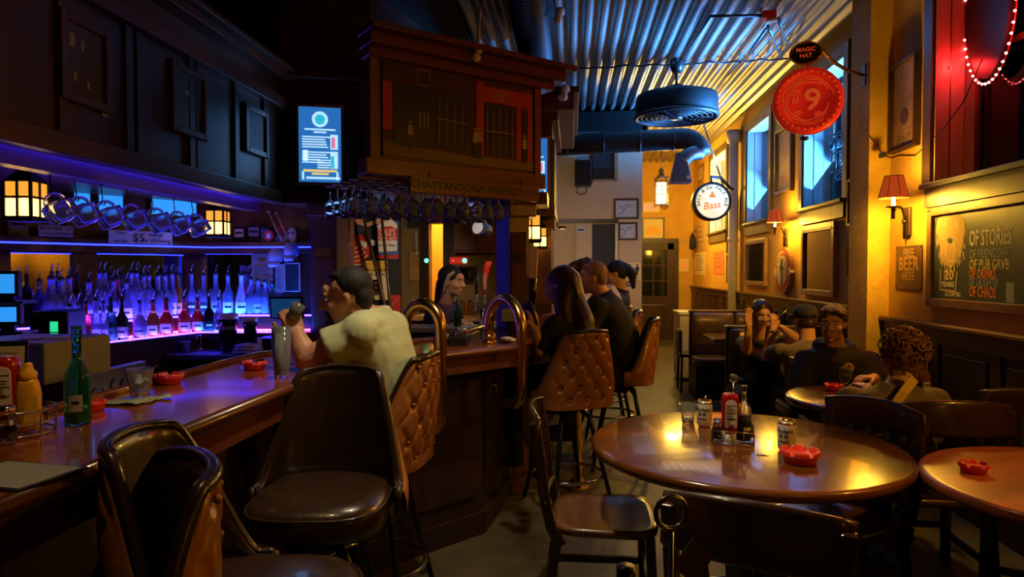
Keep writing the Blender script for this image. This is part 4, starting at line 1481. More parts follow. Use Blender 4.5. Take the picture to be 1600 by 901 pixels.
# ================================================================== LANTERNS
def make_lantern(s=0.125, h=0.165):
  t = thing('bar_lantern', 'x', 'lantern', (0, 0, 0))
  MB().lathe([(0.075, 0.0), (0.078, -0.012), (0.05, -0.03)], 20).build('ceiling_rose', 'iron', t)
  for k in range(3):
    a = 2 * PI * k / 3
    MB().tube([(0.06 * math.cos(a), 0.06 * math.sin(a), -0.01), (0.10 * math.cos(a), 0.10 * math.sin(a), -0.03), (0.02 * math.cos(a), .02 * math.sin(a), -0.05)], 0.006, 6) \
      .build('scroll', 'iron', t)
  MB().cyl((0, 0, -0.03), (0, 0, -0.075), 0.018, seg=12).build('stem', 'iron', t)
  q = s / 2
  MB().loft([((0, 0, -0.07), (0.03, 0, 0), (0, 0.03, 0)), ((0, 0, -0.095), (q * 0.8, 0, 0), (0, q * 0.8, 0)), ((0, 0, -0.115), (q * 1.06, 0, 0), (0, q * 1.06, 0)), ((0, 0, -0.125), (q * 1.06, 0, 0), (0, q * 1.06, 0))], 24, 0, False, 8.0) \
    .build('cap', 'iron', t)
  zt_, zb = -0.125, -0.125 - h
  m = MB()
  for sx in (-1, 1):
    for sy in (-1, 1):
      m.bb(sx * q - 0.006, sx * q + 0.006, sy * q - 0.006, sy * q + 0.006, zb, zt_)
  zm = zt_ - h * 0.45
  for sx in (-1, 1):
    m.bb(sx * q - 0.005, sx * q + 0.005, -q, q, zm - 0.005, zm + 0.005)
    m.bb(-q, q, sx * q - 0.005, sx * q + 0.005, zm - 0.005, zm + 0.005)
    m.bb(sx * q - 0.005, sx * q + 0.005, -0.005, 0.005, zb, zt_)
    m.bb(-0.005, 0.005, sx * q - 0.005, sx * q + 0.005, zb, zt_)
  m.build('cage', 'iron', t)
  m = MB().bb(-q - 0.008, q + 0.008, -q - 0.008, q + 0.008, zb - 0.025, zb)
  m.build('base', 'iron', t, bevel=0.004)
  for sx in (-1, 1):
    for lo, hi in ((zb, zm - 0.005), (zm + 0.005, zt_)):
      for half in (-1, 1):
        a0, a1 = sorted((half * 0.006, half * (q - 0.006)))
        gm = 'glow_amber_hot' if lo == zb else 'glow_amber'
        MB().bb(sx * (q - 0.004), sx * (q - 0.001), a0, a1, lo + 0.002, hi - 0.002).build('pane', gm, t)
        MB().bb(a0, a1, sx * (q - 0.004), sx * (q - 0.001), lo + 0.002, hi - 0.002).build('pane', gm, t)
  MB().ell((0, 0, zm - h * 0.22), (0.02, 0.02, 0.03)).build('bulb', 'glow_lamp', t)
  return t


lan = make_lantern()
LANT = [(A(40, 245, 2.72), 'large amber lantern under the soffit at the left edge', 1.0),
    (A(340, 303, 4.15), 'amber lantern under the soffit next to the hanging mugs', 1.0),
    (A(830, 318, 4.72), 'nearer of the two amber lanterns by the column beside the woman with phone', 0.8),
    (A(843, 328, 6.15), 'further of the two amber lanterns by the column beside the woman with phone', 0.8)]
for i, (p, lab, pwr) in enumerate(LANT):
  o = lan if i == 0 else None
  p = V((p.x, p.y, SZ + (0.06 if i < 2 else 0.02)))
  if i < 2:
    p = V((AZ(40, 245, SZ + 0.06).x, AZ(40, 245, SZ + 0.06).y, SZ + 0.06)) if i == 0 else V((AZ(340, 303, SZ + 0.06).x, AZ(340, 303, SZ + 0.06).y, SZ + 0.06))
  M = TR(p.x, p.y, p.z, 0.12)
  if i == 0:
    place(lan, M)
    lan['label'] = lab
    lan['group'] = 'amber bar lanterns'
    o = lan
  else:
    o = dup(lan, M, lab, 'amber bar lanterns')

# ================================================================== HANGING GLASS MUGS
def make_mug():
  t = thing('glass_mug', 'x', 'mug', (0, 0, 0))
  prof = [(0.001, 0.0), (0.040, 0.0), (0.046, 0.010), (0.050, 0.04), (0.050, 0.075), (0.044, 0.10), (0.041, 0.125), (0.038, 0.125),
      (0.041, 0.10), (0.0465, 0.075), (0.0465, 0.04), (0.042, 0.018), (0.001, 0.016)]
  m = MB().lathe(prof, 20)
  for i, v in enumerate(m.v):                       # dimpled sides
    x, y, z = v
    if 0.008 < z < 0.098 and math.hypot(x, y) > 0.0475:
      a = math.atan2(y, x)
      k = 1 + 0.05 * math.cos(a * 10) * math.cos(z * 200)
      m.v[i] = (x * k, y * k, z)
  Tm = Matrix.Translation((0, -0.03, -0.17)) @ Matrix.Rotation(math.radians(62), 4, 'X') @ Matrix.Rotation(0, 4, 'Z') @ Matrix.Translation((0, 0, -0.06))
  m.v = [tuple(Tm @ V(v)) for v in m.v]
  m.build('body', 'glass_mug', t)
  h = []
  for k in range(11):
    a = -PI / 2 + PI * k / 10
    h.append(Tm @ V((0, 0.046 + 0.038 * math.cos(a), 0.062 + 0.040 * math.sin(a))))
  MB().tube(h, 0.0075, 8).build('handle', 'glass_mug', t)
  mid = h[5]
  MB().tube([(0, mid.y, 0.0), (0, mid.y, -0.03), (0.008, mid.y - 0.006, mid.z + 0.025), (0.010, mid.y, mid.z - 0.012), (0, mid.y - 0.012, mid.z - 0.013), (-0.006, mid.y - 0.018, mid.z + 0.004)], 0.003, 6) \
    .build('hook', 'iron', t)
  return t


mug = make_mug()
ords = ['first', 'second', 'third', 'fourth', 'fifth', 'sixth', 'seventh', 'eighth', 'ninth', 'tenth', 'eleventh', 'twelfth', 'thirteenth', 'fourteenth', 'fifteenth',
    'sixteenth', 'seventeenth', 'eighteenth', 'nineteenth', 'twentieth'] + ['twenty-' + q for q in ('first', 'second', 'third', 'fourth', 'fifth', 'sixth', 'seventh', 'eighth', 'ninth')]
for i, px in enumerate((84, 122, 163, 203, 241, 275, 303)):
  p = on_line(px, (-2.34, 0), (-2.34, 5))
  M = TR(p.x, p.y, SZ - 0.055, math.radians(118 + 6 * (i % 3)))
  lab = '%s dimpled glass beer mug in the hanging row, counted from the left lantern' % ords[i]
  if i == 0:
    place(mug, M)
    mug['label'] = lab
    mug['group'] = 'hanging beer mugs'
  else:
    dup(mug, M, lab, 'hanging beer mugs')

# ================================================================== BOTTLES
def bottle_profile(kind, r, h):
  if kind == 'tall':
    return [(r * .9, 0), (r, .01), (r, .58 * h), (r * .9, .66 * h), (r * .42, .76 * h), (r * .36, .80 * h), (r * .34, .97 * h), (r * .40, .975 * h), (r * .40, h)]
  if kind == 'squat':
    return [(r * .9, 0), (r, .012), (r * 1.02, .40 * h), (r * .92, .52 * h), (r * .5, .64 * h), (r * .34, .70 * h), (r * .33, .95 * h), (r * .40, .96 * h), (r * .40, h)]
  if kind == 'bell':
    return [(r * .95, 0), (r, .015), (r * .98, .25 * h), (r * .80, .45 * h), (r * .45, .66 * h), (r * .32, .75 * h), (r * .31, .96 * h), (r * .38, .965 * h), (r * .38, h)]
  return [(r * .92, 0), (r, .01), (r, .48 * h), (r * .86, .58 * h), (r * .44, .70 * h), (r * .36, .74 * h), (r * .35, .96 * h), (r * .42, .965 * h), (r * .42, h)]


def bottle(name, label, group, loc, kind='std', r=0.036, h=0.28, glass='glass_blue', lab='label_white', lz=(.10, .36), pour=True, square=False,
           cap='black_plastic', liquid=None, rz=0.0, lettering=None, cat='bottle', lw=1.0, neck=None, seg=16):
  t = thing(name, label, cat, loc, rz, group)
  prof = bottle_profile(kind, r, h)
  m = MB()
  if square:
    m.loft([((0, 0, z), (rr, 0, 0), (0, rr * .85, 0)) for rr, z in prof], seg, 0, True, 5.0)
  else:
    m.lathe(prof, seg)
  m.build('body', glass, t)
  if liquid:
    lh = liquid[1] * h
    MB().lathe([(r * .86, 0.008), (r * .88, 0.012), (r * .88, lh), (0.001, lh)], 14).build('liquid', liquid[0], t)
  if lab:
    k = 1.012
    if square:
      mm = MB().bb(-r * .8 * lw, r * .8 * lw, -r * .87, -r * .86, lz[0] * h, lz[1] * h)
    else:
      mm = MB().lathe([(r * k, lz[0] * h), (r * k, lz[1] * h)], 12, None, 0, True, -PI / 2 - 1.05 * lw, -PI / 2 + 1.05 * lw)
    pl_ = mm.build('paper_label', lab, t)
    # a printed band and mark on the label
    if square:
      MB().bb(-r * .5 * lw, r * .5 * lw, -r * .88, -r * .87, (lz[0] + (lz[1] - lz[0]) * .45) * h, (lz[0] + (lz[1] - lz[0]) * .65) * h).build('label_print', 'ink' if lab != 'label_black' else 'label_white', pl_)
    else:
      MB().lathe([(r * 1.02, (lz[0] + (lz[1] - lz[0]) * .45) * h), (r * 1.02, (lz[0] + (lz[1] - lz[0]) * .65) * h)], 8, None, 0, True, -PI / 2 - .55 * lw, -PI / 2 + .55 * lw) \
        .build('label_print', 'ink' if lab != 'label_black' else 'label_white', pl_)
  if neck:
    MB().lathe([(r * .37, .78 * h), (r * .365, .95 * h)], 12).build('neck_wrap', neck, t)
  if pour:
    pc_ = MB().cyl((0, 0, h), (0, 0, h + .018), r * .42, r * .3, 10).build('pourer_collar', cap, t)
    MB().tube([(0, 0, h + .015), (0.0, 0, h + .045), (.006, 0, h + .062), (.016, 0, h + .075)], .0036, 6).build('pourer_spout', 'chrome', pc_)
  else:
    MB().cyl((0, 0, h - .002), (0, 0, h + .02), r * .44, r * .44, 12).build('cap', cap, t)
  return t


# rows: (px, kind, r, h, glass, label, square, words)
front = [(108, 'std', .032, .24, 'glass_blue', 'label_cream', 0, 'clear bottle with tan label'),
         (121, 'std', .034, .25, 'glass_blue', 'label_blue', 0, 'clear blue tinted bottle with dark blue label'),
         (133, 'tall', .030, .25, 'glass_red', 'label_black', 0, 'dark bottle with black label and red liquid'),
         (148, 'std', .036, .27, 'glass_blue', 'label_white', 0, 'clear bottle with large white label'),
         (160, 'tall', .032, .25, 'glass_blue', 'label_white', 0, 'slim clear bottle with white label'),
         (172, 'std', .036, .27, 'glass_jade', 'label_green', 1, 'dark green square bottle'),
         (189, 'squat', .040, .27, 'glass_black', 'label_cream', 0, 'squat black bottle with pale arched label'),
         (217, 'squat', .044, .24, 'glass_blue', 'label_grey', 0, 'wide clear bottle with grey label'),
         (238, 'std', .040, .24, 'glass_amber', 'label_white', 1, 'square bourbon bottle with white label'),
         (259, 'squat', .044, .25, 'glass_red', 'label_cream', 1, 'square whiskey bottle with cream label and red neck'),
         (287, 'squat', .044, .25, 'glass_red', 'label_cream', 0, 'round whiskey bottle with arched cream label'),
         (308, 'squat', .044, .24, 'glass_red', 'label_white', 0, 'short bottle with white band and pink liquid'),
         (326, 'std', .040, .25, 'glass_black', 'label_black', 1, 'square black label whiskey bottle'),
         (341, 'std', .036, .24, 'glass_blue', 'label_black', 0, 'clear bottle with small black label')]
rear = [(80, 'squat', .060, .30, 'glass_blue', 'label_yellow', 0, 'wide cut glass bottle with yellow seal'),
    (95, 'squat', .055, .29, 'glass_blue', None, 0, 'wide cut glass decanter bottle'),
    (108, 'std', .042, .30, 'glass_blue', 'label_red', 0, 'clear bottle with red heart label'),
    (120, 'tall', .036, .31, 'glass_black', 'label_red', 0, 'tall black wine bottle'),
    (138, 'squat', .052, .27, 'glass_blue', 'label_white', 0, 'broad clear bottle with pale label'),
    (155, 'tall', .038, .33, 'glass_blue', 'label_black', 0, 'tall clear bottle with black label'),
    (163, 'tall', .038, .33, 'glass_blue', 'label_black', 0, 'tall clear bottle with black shield label'),
    (177, 'squat', .044, .28, 'glass_blue', 'label_white', 0, 'round blue bottle with white label'),
    (183, 'std', .034, .29, 'glass_red', None, 0, 'red bottle with pink collar'),
    (197, 'bell', .044, .26, 'glass_blue', 'label_white', 0, 'bell shaped clear bottle with dark flower label'),
    (205, 'tall', .042, .33, 'glass_blue', None, 0, 'tall plain clear bottle'),
    (213, 'tall', .042, .33, 'glass_blue', None, 0, 'second tall plain clear bottle'),
    (224, 'bell', .040, .31, 'glass_blue', None, 0, 'bell shaped clear bottle'),
    (232, 'tall', .040, .31, 'glass_blue', 'label_grey', 0, 'clear bottle with grey label'),
    (246, 'squat', .050, .31, 'glass_blue', None, 0, 'broad frosted blue bottle'),
    (257, 'squat', .050, .31, 'glass_blue', 'label_blue', 0, 'broad frosted bottle with blue print'),
    (268, 'std', .036, .32, 'glass_blue', 'label_white', 0, 'clear bottle with white label'),
    (277, 'tall', .040, .31, 'glass_amber', 'label_yellow', 0, 'amber liqueur bottle with yellow label'),
    (299, 'squat', .044, .32, 'glass_blue', 'label_black', 0, 'clear shouldered bottle with dark band'),
    (318, 'squat', .042, .31, 'glass_blue', 'label_black', 0, 'clear bottle with round dark mark'),
    (337, 'squat', .046, .32, 'glass_blue', 'label_grey', 0, 'clear bottle with pale grey label'),
    (356, 'std', .042, .31, 'glass_blue', 'label_white', 0, 'clear bottle with square white label'),
    (377, 'bell', .050, .31, 'frosted', 'label_white', 0, 'white frosted rum bottle'),
    (392, 'squat', .042, .28, 'glass_blue', None, 0, 'plain blue bottle'),
    (403, 'std', .040, .27, 'glass_blue', 'label_grey', 0, 'blue bottle with grey label'),
    (414, 'std', .040, .26, 'glass_blue', None, 0, 'short plain blue bottle'),
    (425, 'std', .036, .25, 'glass_green', None, 0, 'small green blue bottle')]
used = set()
for rowname, row, off, zz, grp in (('front row', front, -0.07, 1.0105, 'front row bottles'), ('back row', rear, -0.27, 1.1205, 'back row bottles')):
  path = offset_path(L1, off)
  for i, (px, kind, r, h, g, lb, sq, wd) in enumerate(row):
    seg_i = 0
    for j in range(3):
      p = on_line(px, path[j], path[j + 1])
      a, b = V(path[j]), V(path[j + 1])
      u = (V((p.x, p.y)) - a).dot(b - a) / (b - a).length_squared
      if -0.02 <= u <= 1.0:
        seg_i = j
        break
    p = on_line(px, path[seg_i], path[seg_i + 1])
    lab_ = '%s, %s from left in %s' % (wd, ords[i], rowname)
    bottle('liquor_bottle', lab_, grp, (p.x, p.y, zz), kind, r, h, g, lb, (.08, .34), True, bool(sq), rz=0.45,
               liquid=None, seg=14)

# bottles in the speed rail behind the bar
for i, (px, py) in enumerate(((139, 604), (153, 606), (170, 589), (185, 588), (214, 572), (237, 570))):
  p = on_line(px, (-1.63, 0), (-1.63, 5))
  z = A(px, py, p.y).z - 0.31
  bottle('pouring_bottle', 'dark bottle with metal pourer, %s from the left in the speed rail' % ords[i], 'speed rail bottles', (p.x, p.y, 0.632), 'std', .036,
           max(.22, z + 0.31 - 0.632 - 0.075), 'glass_black', 'label_grey', seg=12)

# stack of clear tumblers behind the bar edge
tum = MB().lathe([(.028, 0), (.036, .09), (.034, .09), (.0265, .008), (.001, .008)], 16)
tme = tum.mesh('tumbler', 'glass')
tray = thing('bar_mat', 'low ribbed rubber mat holding clear tumblers behind the bar', 'mat', (-1.62, 2.12, 0.80))
ms = MB().bb(-0.13, 0.13, -0.19, 0.19, 0.0, 0.012)
for k in range(9):
  ms.bb(-0.12, 0.12, -0.18 + .045 * k - .006, -0.18 + .045 * k + .006, 0.012, 0.018)
place(tray, TR(-1.64, 2.14, 0.845))
ms.build('mat', 'black_plastic', tray)
MB().bb(-0.13, 0.13, -0.19, 0.19, -0.845, -0.02).bb(-0.13, 0.13, -0.19, 0.19, -0.02, 0.0).build('stand', 'steel', tray)
rl_fix = None
for i in range(4):
  for j in range(2):
    o = bpy.data.objects.new('tumbler', tme)
    C.objects.link(o)
    place(o, TR(-1.57 - .08 * j, 2.00 + i * 0.085, 0.8635))
    tag(o, 'clear glass tumbler standing on the mat just behind the bar', 'glass', 'tumblers behind the bar')

# ================================================================== THINGS ON THE BACK BAR
def at_z(px, py, y):
  return A(px, py, y)


# tills and monitors at the far left
def monitor(M, w_, h_, screen, label, name='till_screen', foot=None):
  t = thing(name, label, 'screen', M=M)
  a, b = w_ / 2, h_ / 2
  MB().bb(-a - .015, a + .015, -b - .015, b + .015, -0.04, 0.0).build('case', 'black_plastic', t, bevel=0.006)
  MB().bb(-a, a, -b, b, 0.0, 0.003).build('display', screen, t)
  if foot:
    MB().bb(-.03, .03, -b - foot, -b, -0.05, -0.03).bb(-.09, .09, -b - foot, -b - foot + .012, -0.12, 0.02).build('stand', 'black_plastic', t)
  return t


p = A(4, 443, 2.9)
monitor(frame((p.x, p.y, p.z), (0.9, 0.25, 0), (0, 0, 1)), 0.10, 0.09, 'glow_cyan', 'upper pale blue till screen at the left edge', foot=0.05)
p = A(5, 491, 2.85)
monitor(frame((p.x, p.y, p.z), (0.9, 0.25, 0), (0, 0, 1)), 0.11, 0.068, 'glow_cyan', 'lower pale blue till screen at the left edge', foot=0.06)
tb = thing('till_stand', 'black stand under the two till screens at left edge', 'stand', (A(5, 520, 2.9).x, 2.9, 0))
MB().bb(-0.16, 0.06, -0.12, 0.12, 0.96, 1.0).bb(-0.10, 0.0, -0.06, 0.06, 0.0, 0.96).bb(-0.16, 0.06, -0.12, 0.12, 0, .03).build('post', 'black_metal', tb)
bx = thing('glass_washer', 'black machine with a glowing green window beside the tills', 'machine', M=frame((A(88, 518, 3.35).x, 3.35, A(88, 518, 3.35).z), (0.95, 0.3, 0), (0, 0, 1)))
MB().bb(-0.13, 0.055, -0.13, 0.11, -0.25, 0.0).build('case', 'black_plastic', bx, bevel=0.01)
MB().bb(-0.028, 0.012, -0.055, 0.055, 0.0, 0.006).build('window', 'glow_green', bx)
MB().bb(-0.03, 0.014, -0.006, 0.0, 0.006, 0.010).bb(0.012, 0.028, -0.06, 0.06, 0.0, 0.008).build('window_bars', 'black_plastic', bx)
MB().bb(-0.12, 0.045, -A(88, 518, 3.35).z, -0.13, -0.23, -0.02).build('base', 'black_metal', bx)
bt = thing('white_box', 'pale metal box with papers on top behind the bar at left', 'box', (A(30, 570, 2.3).x, 2.3, 0))
p0, p1 = A(-40, 600, 2.25), A(69, 536, 2.25)
MB().bb(p0.x - bt.location.x - .1, p1.x - bt.location.x, -0.05, 0.30, A(30, 602, 2.25).z, p1.z).build('case', 'grey_plastic', bt, bevel=0.008)
MB().bb(p0.x - bt.location.x + .02, p1.x - bt.location.x - .08, 0.05, 0.2, 0, A(30, 602, 2.25).z).build('pedestal', 'black_metal', bt)
pa = thing('paper_slips', 'loose paper slips lying on the pale metal box', 'papers', (bt.location.x + .02, 2.42, p1.z))
for k in range(3):
  MB().bb(-0.08, 0.06, -0.05, 0.05, 0.0005 + 0.002 * k, 0.002 + 0.002 * k, 0, Matrix.Rotation(0.3 * k, 4, 'Z')).build('slip', 'paper', pa)

# pint shaped ornament and items near the till
gz = 1.01
def at_line(px, py, y):
  return A(px, py, y)


p = A(371 / 1.0, 530, 4.55)
def stout(px, r, h, label, lettering):
  y = 4.56
  p = A(px, 500, y)
  t = thing('stout_glass', label, 'glass', (p.x, y, STZ))
  z0 = 0.0
  MB().lathe([(r * .72, 0), (r * .78, h * .3), (r, h * .78), (r * .98, h * .86)], 24).build('dark_body', 'glass_black', t)
  MB().lathe([(r * .98, h * .86), (r * .97, h * .98), (r * .9, h), (0.001, h)], 24).build('cream_head', 'label_cream', t)
  if lettering:
    def wrap(co):
      a = -PI / 2 + co.x / r
      return V((r * 1.005 * math.cos(a), r * 1.005 * math.sin(a), co.y)) if False else V(((r + co.z) * math.cos(a), (r + co.z) * math.sin(a), co.y))
    text('letters', lettering, 0.035, 'chalk_white', t, (0.0, h * .62, 0.0), 0.002, fn=wrap)


hh = A(356, 490, 4.56).z - STZ
stout(356, 0.072, hh, 'large stout pint ornament with cream top on the steel counter', 'GUINNESS')
stout(391, 0.050, hh - 0.02, 'smaller stout pint ornament beside the till screen', None)
monitor(frame(A(447, 481, 4.48), (0.97, 0.2, 0), (0, -0.25, 0.97)), 0.20, 0.135, 'pos_blue', 'tilted dark blue touch screen till beside the column', 'till_screen', None)
ps = thing('receipt_printer', 'black till base and receipt printer under the touch screen', 'till', (A(440, 520, 4.5).x, 4.52, STZ))
MB().bb(-0.17, 0.10, -0.09, 0.09, 0.0, 0.10).bb(-0.02, 0.04, 0.0, 0.06, 0.1, 0.16).build('base', 'black_plastic', ps, bevel=0.008)
MB().bb(-0.14, -0.11, -0.10, -0.09, 0.02, 0.11).build('receipt', 'paper', ps)
# bar towel
tw_ = thing('bar_towel', 'folded white bar towel on the steel counter', 'towel', (A(385, 545, 4.36).x, 4.37, STZ))
mb = MB()
for k in range(3):
  mb.loft([((-0.085 + .01 * k, 0, .012 + .022 * k), (0, .05, 0), (0, 0, .011)), ((0, 0.004, .016 + .022 * k), (0, .055, 0), (0, 0, .013)), ((0.085 - .012 * k, 0, .013 + .022 * k), (0, .05, 0), (0, 0, .012))], 12)
mb.ell((0.075, 0, 0.03), (.03, .05, .03))
mb.build('cloth', 'towel', tw_)
# steel cup and tap on the counter
ct = thing('steel_tin', 'small steel mixing tin on the steel counter below the bottles', 'tin', (A(290, 552, 4.4).x, 4.4, STZ))
MB().lathe([(.022, 0), (.034, .075), (.038, .078), (.033, .078), (.021, .006), (.001, .006)], 18).build('tin', 'steel', ct)
t = thing('counter_tap', 'small chrome tap standing on the steel counter', 'tap', (A(314, 552, 4.5).x, 4.5, STZ))
MB().tube([(0, 0, 0), (0, 0, .09), (0, -.01, .11), (0, -.03, .115), (0, -.05, .10), (0, -.05, .085)], .006, 8).build('spout', 'chrome', t)
MB().cyl((0, 0, 0), (0, 0, .02), .014, seg=12).build('base', 'chrome', t)

# papers and caps pinned up next to the till
t = thing('price_list', 'printed price list with orange headings pinned on the blue lit mirror', 'paper', M=hung(410, 419, 5.2))
MB().bb(-0.09, 0.09, -0.13, 0.13, 0, 0.003).build('sheet', 'paper', t)
m = MB()
for k in range(9):
  m.bb(-0.07, 0.04 + 0.03 * ((k * 7) % 3) / 2, 0.02 - k * .015, 0.025 - k * .015, 0.003, 0.004)
m.build('print', 'ink', t)
MB().bb(-0.03, 0.03, 0.05, 0.09, 0.003, 0.0042).bb(-0.06, 0.07, 0.028, 0.038, 0.003, 0.0042).bb(-0.06, 0.07, -0.075, -0.06, 0.003, 0.0046).build('orange_print', 'label_yellow', t, kind='stuff')
t = thing('pinned_list', 'narrow white list pinned beside the price list', 'paper', M=hung(437, 432, 5.15))
MB().bb(-0.035, 0.035, -0.13, 0.10, 0, 0.003).build('sheet', 'paper', t)
m = MB()
for k in range(10):
  m.bb(-0.025, 0.02, 0.07 - k * .018, 0.075 - k * .018, 0.003, 0.004)
m.build('print', 'ink', t)
picture('photo_board', 'small framed photo board with white edge near the column', hung(457, 433, 5.12), 0.13, 0.23, 'white_plastic', 'poster_dark', 0.008, 0.012)
for px, py, lab in ((431, 400, 'lighter hanging fabric cap above the price list'), (455, 391, 'hanging fabric cap nearest the bar column')):
  t = thing('baseball_cap', lab, 'cap', M=hung(px, py, 5.0))
  mb = MB()
  mb.loft([((0, .06, 0), (.035, 0, 0), (0, 0, .02)), ((0, .02, 0), (.058, 0, 0), (0, 0, .04)), ((0, -.035, .005), (.055, 0, 0), (0, 0, .045)), ((0, -.045, .005), (.05, 0, 0), (0, 0, .04))], 20)
  mb.build('crown', 'poster_blue', t)
  MB().loft([((0, -.045, .03), (.05, 0, 0), (0, 0, .02)), ((0, -.085, .05), (.035, 0, 0), (0, 0, .006))], 18).build('peak', 'poster_blue', t)

# small signs hung on the shelf edge
def edge_sign(px, py, w_, h_, label, lines, i=1, rzz=0, col='label_white'):
  p = on_line(px, S1[i], S1[i + 1])
  z = A(px, py, p.y).z
  d = V((S1[i + 1][0] - S1[i][0], S1[i + 1][1] - S1[i][1], 0)).normalized()
  nrm = V((d.y, -d.x, 0)) * 0.012
  t = thing('bar_sign', label, 'sign', M=frame((p.x + nrm.x, p.y + nrm.y, z), d, (0, 0, 1)))
  MB().bb(-w_ / 2, w_ / 2, -h_ / 2, h_ / 2, -0.006, 0).build('plate', col, t, bevel=0.003)
  for s, sz, x, y in lines:
    text('letters', s, sz, 'ink', t, (x, y, 0.001), 0.0006)
  return t


edge_sign(88, 361, 0.20, 0.075, 'white plate lettered beware of attack bartender', [('BEWARE OF', .034, 0, .017), ('ATTACK BARTENDER', .023, 0, -.018)])
t = edge_sign(221, 371, 0.44, 0.095, 'long pale sign about a charge for whining', [('There', .022, -.14, .03), ('WILL BE A', .022, -.14, -.032), ('charge', .040, .10, .022), ('for Whining', .042, .10, -.022)])
text('big_price', '$5', 0.085, 'ink_brown', t, (-.02, -.005, .001), .0006)

# things standing on the display shelf
def shelf_pt(px, i, back=0.07):
  off = offset_path(S1, -back)
  return on_line(px, off[i], off[i + 1])


def shelf_box(px, i, w_, h_, m1, m2, label, name='boxed_bottle'):
  p = shelf_pt(px, i)
  d = V((S1[i + 1][0] - S1[i][0], S1[i + 1][1] - S1[i][1], 0)).normalized()
  t = thing(name, label, 'box', M=frame((p.x, p.y, 1.6905), d, (0, 0, 1)))
  MB().bb(-w_ / 2, w_ / 2, 0, h_, -0.03, 0.0).build('carton', m1, t, bevel=0.004)
  MB().bb(-w_ / 2 + .008, w_ / 2 - .008, h_ * .35, h_ * .85, 0, 0.002).build('front_label', m2, t)
  MB().bb(-w_ / 2 + .015, w_ / 2 - .015, h_ * .55, h_ * .68, 0.002, 0.003).build('print', 'ink', t)


shelf_box(374, 2, .09, .13, 'black_plastic', 'label_cream', 'dark carton with pale label on the display shelf')
shelf_box(397, 2, .10, .145, 'black_plastic', 'label_grey', 'black carton with grey print on the display shelf')
shelf_box(414, 2, .07, .12, 'navy', 'label_blue', 'navy carton on the display shelf')
shelf_box(30, 1, .12, .14, 'black_plastic', 'label_grey', 'dark carton on the shelf behind the left lantern')
bottle('shelf_bottle', 'dark slim bottle on the display shelf beside the blue panel', None, tuple(shelf_pt(97, 1)[:2]) + (1.6905,), 'tall', .03, .20, 'glass_black', 'label_grey', pour=False)
p = shelf_pt(441, 2)
t = thing('toy_figure', 'small red and white toy figure on the display shelf', 'toy', (p.x, p.y, 1.6905))
mb = MB().loft([((0, 0, 0), (.05, 0, 0), (0, .03, 0)), ((0, 0, .035), (.06, 0, 0), (0, .035, 0)), ((0, 0, .06), (.035, 0, 0), (0, .025, 0))], 18)
mb.build('body', 'label_cream', t)
m = MB().ell((0, 0, .09), (.04, .03, .04))
for k in range(7):
  a = PI * k / 6
  m.cyl((0.03 * math.cos(a), 0, .09 + .03 * math.sin(a)), (0.058 * math.cos(a), 0, .09 + .056 * math.sin(a)), .012, .002, 8)
m.build('crest', 'red_plastic', t)
MB().ell((-.014, -.028, .095), .006, seg=8, rings=6).ell((.014, -.028, .095), .006, seg=8, rings=6).build('eyes', 'ink', t)
p = shelf_pt(457, 2)
t = thing('skull_ornament', 'pale mask ornament at the right end of the display shelf', 'ornament', (p.x, p.y, 1.6905))
MB().loft([((0, 0, 0), (.02, 0, 0), (0, .02, 0)), ((0, 0, .04), (.032, 0, 0), (0, .025, 0)), ((0, 0, .09), (.035, 0, 0), (0, .03, 0)), ((0, 0, .12), (.018, 0, 0), (0, .015, 0))], 18).build('mask', 'label_white', t)
MB().ell((-.013, -.024, .075), (.008, .006, .012), seg=8, rings=6).ell((.013, -.024, .075), (.008, .006, .012), seg=8, rings=6).build('eye_holes', 'ink', t)
for k, (a, b) in enumerate((((420, 330), (440, 376)), ((432, 332), (449, 370)))):
  pa_, pb_ = A(*a, 4.98), A(*b, 4.98)
  t = thing('drumstick', 'pale wooden drumstick leaning across the shelf edge, %s one' % ('left', 'right')[k], 'stick', tuple(pb_))
  MB().tube([pa_, pb_], [.009, .006], 8).build('shaft', 'wood_paddle', t, world=True)
  MB().ell(pa_, .013, seg=10, rings=6).build('tip', 'wood_paddle', t, world=True)
p = A(420, 368, 5.0)
t = thing('round_badge', 'round pink badge with a white figure on the shelf edge', 'badge', M=hung(420, 368, 5.03))
MB().lathe([(.042, 0), (.042, .006), (.001, .008)], 24, None, 0, False).build('disc', 'label_red', t)
MB().prism([(-.018, -.02), (.015, -.022), (.02, .005), (.0, .024), (-.014, .01)], .0075, .0095).build('figure', 'label_white', t)

